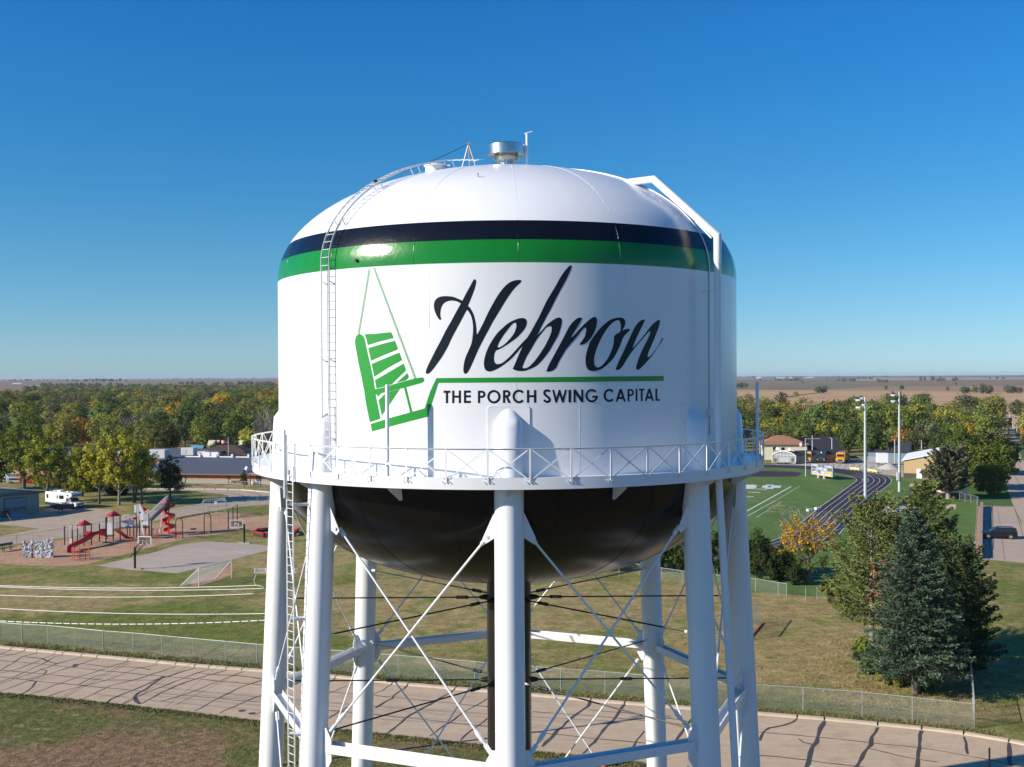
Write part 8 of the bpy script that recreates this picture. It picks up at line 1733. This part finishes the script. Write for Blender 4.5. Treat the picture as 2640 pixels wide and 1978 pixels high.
conifer('pine_tree', 'olive pine squeezed between the tall pine and the dark one', 2440, 1690, 1330, 150, (.080, .095, .030), 26, 60, .34, .12, taper=.6, trunk_r=.22, droop=-.1, jag=.4, sparse=.9)
conifer('pine_tree', 'small brownish pine between the olive pine and the blue spruce', 2320, 1700, 1325, 110, (.135, .11, .032), 24, 50, .32, .2, taper=.6, trunk_r=.2, droop=-.1, jag=.4, sparse=.9)
rd = P(2285, 1700); rdm = leaves_mesh('dead_foliage', [(random.uniform(-1.4, 1.0), random.uniform(-.6, .4), random.gauss(7.6, 1.0)) for _ in range(26)], [.42] * 26, [20] * 26, .26, needlem)
t = thing('dead_pine', 'small dead pine with reddish brown needles before the olive pine', 'tree', rd + Vector((-.6, -2.4, 0))); o = link('crown', rdm, t); o.color = (.24, .12, .075, 1); MB().tube([(0, 0, 0), (0, 0, 9)], [.12, .03], 7).build('trunk', barkm, t)
# low leafy growth at the foot of the conifers
for (x, yb, yt, w_, c_, lb) in [(2226, 1692, 1655, 40, (.16, .20, .04), 'bright green sapling at the foot of the olive pine'), (2240, 1735, 1700, 80, (.09, .13, .06), 'low blue-green bough clump at the foot of the blue spruce'), (2380, 1785, 1735, 34, (.07, .14, .03), 'bright green sapling right of the spruce trunk'), (2300, 1765, 1725, 90, (.20, .20, .045), 'yellow-green weeds below the blue spruce'), (2150, 1560, 1510, 90, (.12, .135, .03), 'low hanging pine bough over the gate')]:
    near_tree('shrub', lb, x, yb, yt, w_, c_, 20, .35, 60, .2, low=.05, trunk_r=.04, n_limbs=4, cat='shrub', hollow=.05)
# cedar and leafy trees behind the conifers
conifer('cedar_tree', 'grey-green cedar with split pale trunk beside the cream shed', 2445, 1287, 1163, 118, (.118, .118, .066), 26, 95, .62, .20, taper=.38, trunk_r=.5, droop=-.2, jag=.3, bark=barkp)
near_tree('leafy_tree', 'dark leafy tree with yellow crown right of the cedar', 2535, 1262, 1136, 150, (.095, .125, .022), 130, 1.2, 90, .42, low=.10, trunk_r=.4, n_limbs=12)
near_tree('leafy_tree', 'bushy green tree at the street corner below the yellow-crowned one', 2552, 1278, 1185, 90, (.085, .12, .020), 80, 1.0, 80, .38, low=.06, trunk_r=.3, n_limbs=9)
near_tree('leafy_tree', 'pale olive tree overhanging the street', 2562, 1225, 1108, 96, (.155, .155, .062), 90, 1.2, 66, .42, low=.15, trunk_r=.4, n_limbs=11)
near_tree('leafy_tree', 'sparse olive tree leaning over the right side of the street', 2600, 1222, 1125, 56, (.15, .145, .065), 50, 1.0, 46, .40, low=.15, trunk_r=.3, n_limbs=9)
near_tree('leafy_tree', 'dark green tree above the tan shed roof at its right end', 2485, 1225, 1112, 110, (.07, .105, .025), 110, 1.3, 80, .46, low=.12, trunk_r=.4, n_limbs=10)
near_tree('leafy_tree', 'small blue-grey spruce-like tree by the street far end', 2560, 1100, 1083, 18, (.12, .16, .15), 20, .9, 50, .5, low=.1, trunk_r=.2, n_limbs=5)
for (x, yb, yt, w_, lb) in [(2605, 1098, 1078, 14, 'dark bush at the far end of the street'), (2640, 1150, 1120, 20, 'low brown bush right of the street')]: near_tree('shrub', lb, x, yb, yt, w_, (.06, .075, .025), 16, .8, 40, .4, low=.05, trunk_r=.1, n_limbs=4, cat='shrub', hollow=.1)
# a tree outside the frame whose shadow falls over the right-hand grass
near_tree('leafy_tree', 'dark tree standing at the right edge beyond the parking bay grass', 2700, 1560, 1240, 160, (.06, .09, .025), 60, 1.1, 60, .4, low=.2, trunk_r=.3, n_limbs=8) if False else None
# dry grass and weeds round the conifers
def under():
    x = random.gauss(2320, 130); y = random.uniform(1640, 1830); p = P(x, y); return p.x, p.y
tag(tufts('dry_weeds', under, 1500, dryb, .08, .26, w=.03), 'dry straw-coloured weeds under the conifers', 'weeds')
def lawnp():
    x = random.uniform(0, 2560); y = random.uniform(1560, 1860); p = P(x, y)
    k = kerb_xy(min(2898, max(-419, x)))
    if p.y < k.y + .6: p.y = k.y + .6 + random.random() * 3
    return p.x, p.y
tag(tufts('lawn_tufts', lawnp, 5000, dryb, .04, .13, w=.03, blades=4), 'straw-coloured tufts dotting the rough lawn behind the fence', 'grass')
def vergep():
    x = random.uniform(0, 1500); y = random.uniform(1800, 2050); p = P(x, y)
    for (x0, y0), (x1, y1) in zip(road_near, road_near[1:]):
        if x0 <= x <= x1 and y < y0 + (y1 - y0) * (x - x0) / (x1 - x0) + 4: return P(x, y0 + (y1 - y0) * (x - x0) / (x1 - x0) + 8 + random.random() * 100)[:2]
    return p.x, p.y
tag(tufts('verge_straw', vergep, 6000, dryb, .03, .08, w=.025, blades=4), 'straw and grass tufts on the worn verge before the road', 'grass')
# ================================================================== AIR
hz = MB().bx(-12500, 12500, -1600, 17500, -1.2, 40.0)
hm = bpy.data.materials.new('haze_air'); hm.use_nodes = True; hn = hm.node_tree; hn.nodes.clear(); ho = hn.nodes.new('ShaderNodeOutputMaterial'); hv = hn.nodes.new('ShaderNodeVolumePrincipled')
hv.inputs['Color'].default_value = (.62, .76, .95, 1); hv.inputs['Density'].default_value = 0.00005; hv.inputs['Anisotropy'].default_value = 0.0
hn.links.new(hv.outputs[0], ho.inputs['Volume'])
ho_ = hz.build('haze', hm); ho_['kind'] = 'stuff'; ho_['label'] = 'thin blue haze over the far woods and fields'
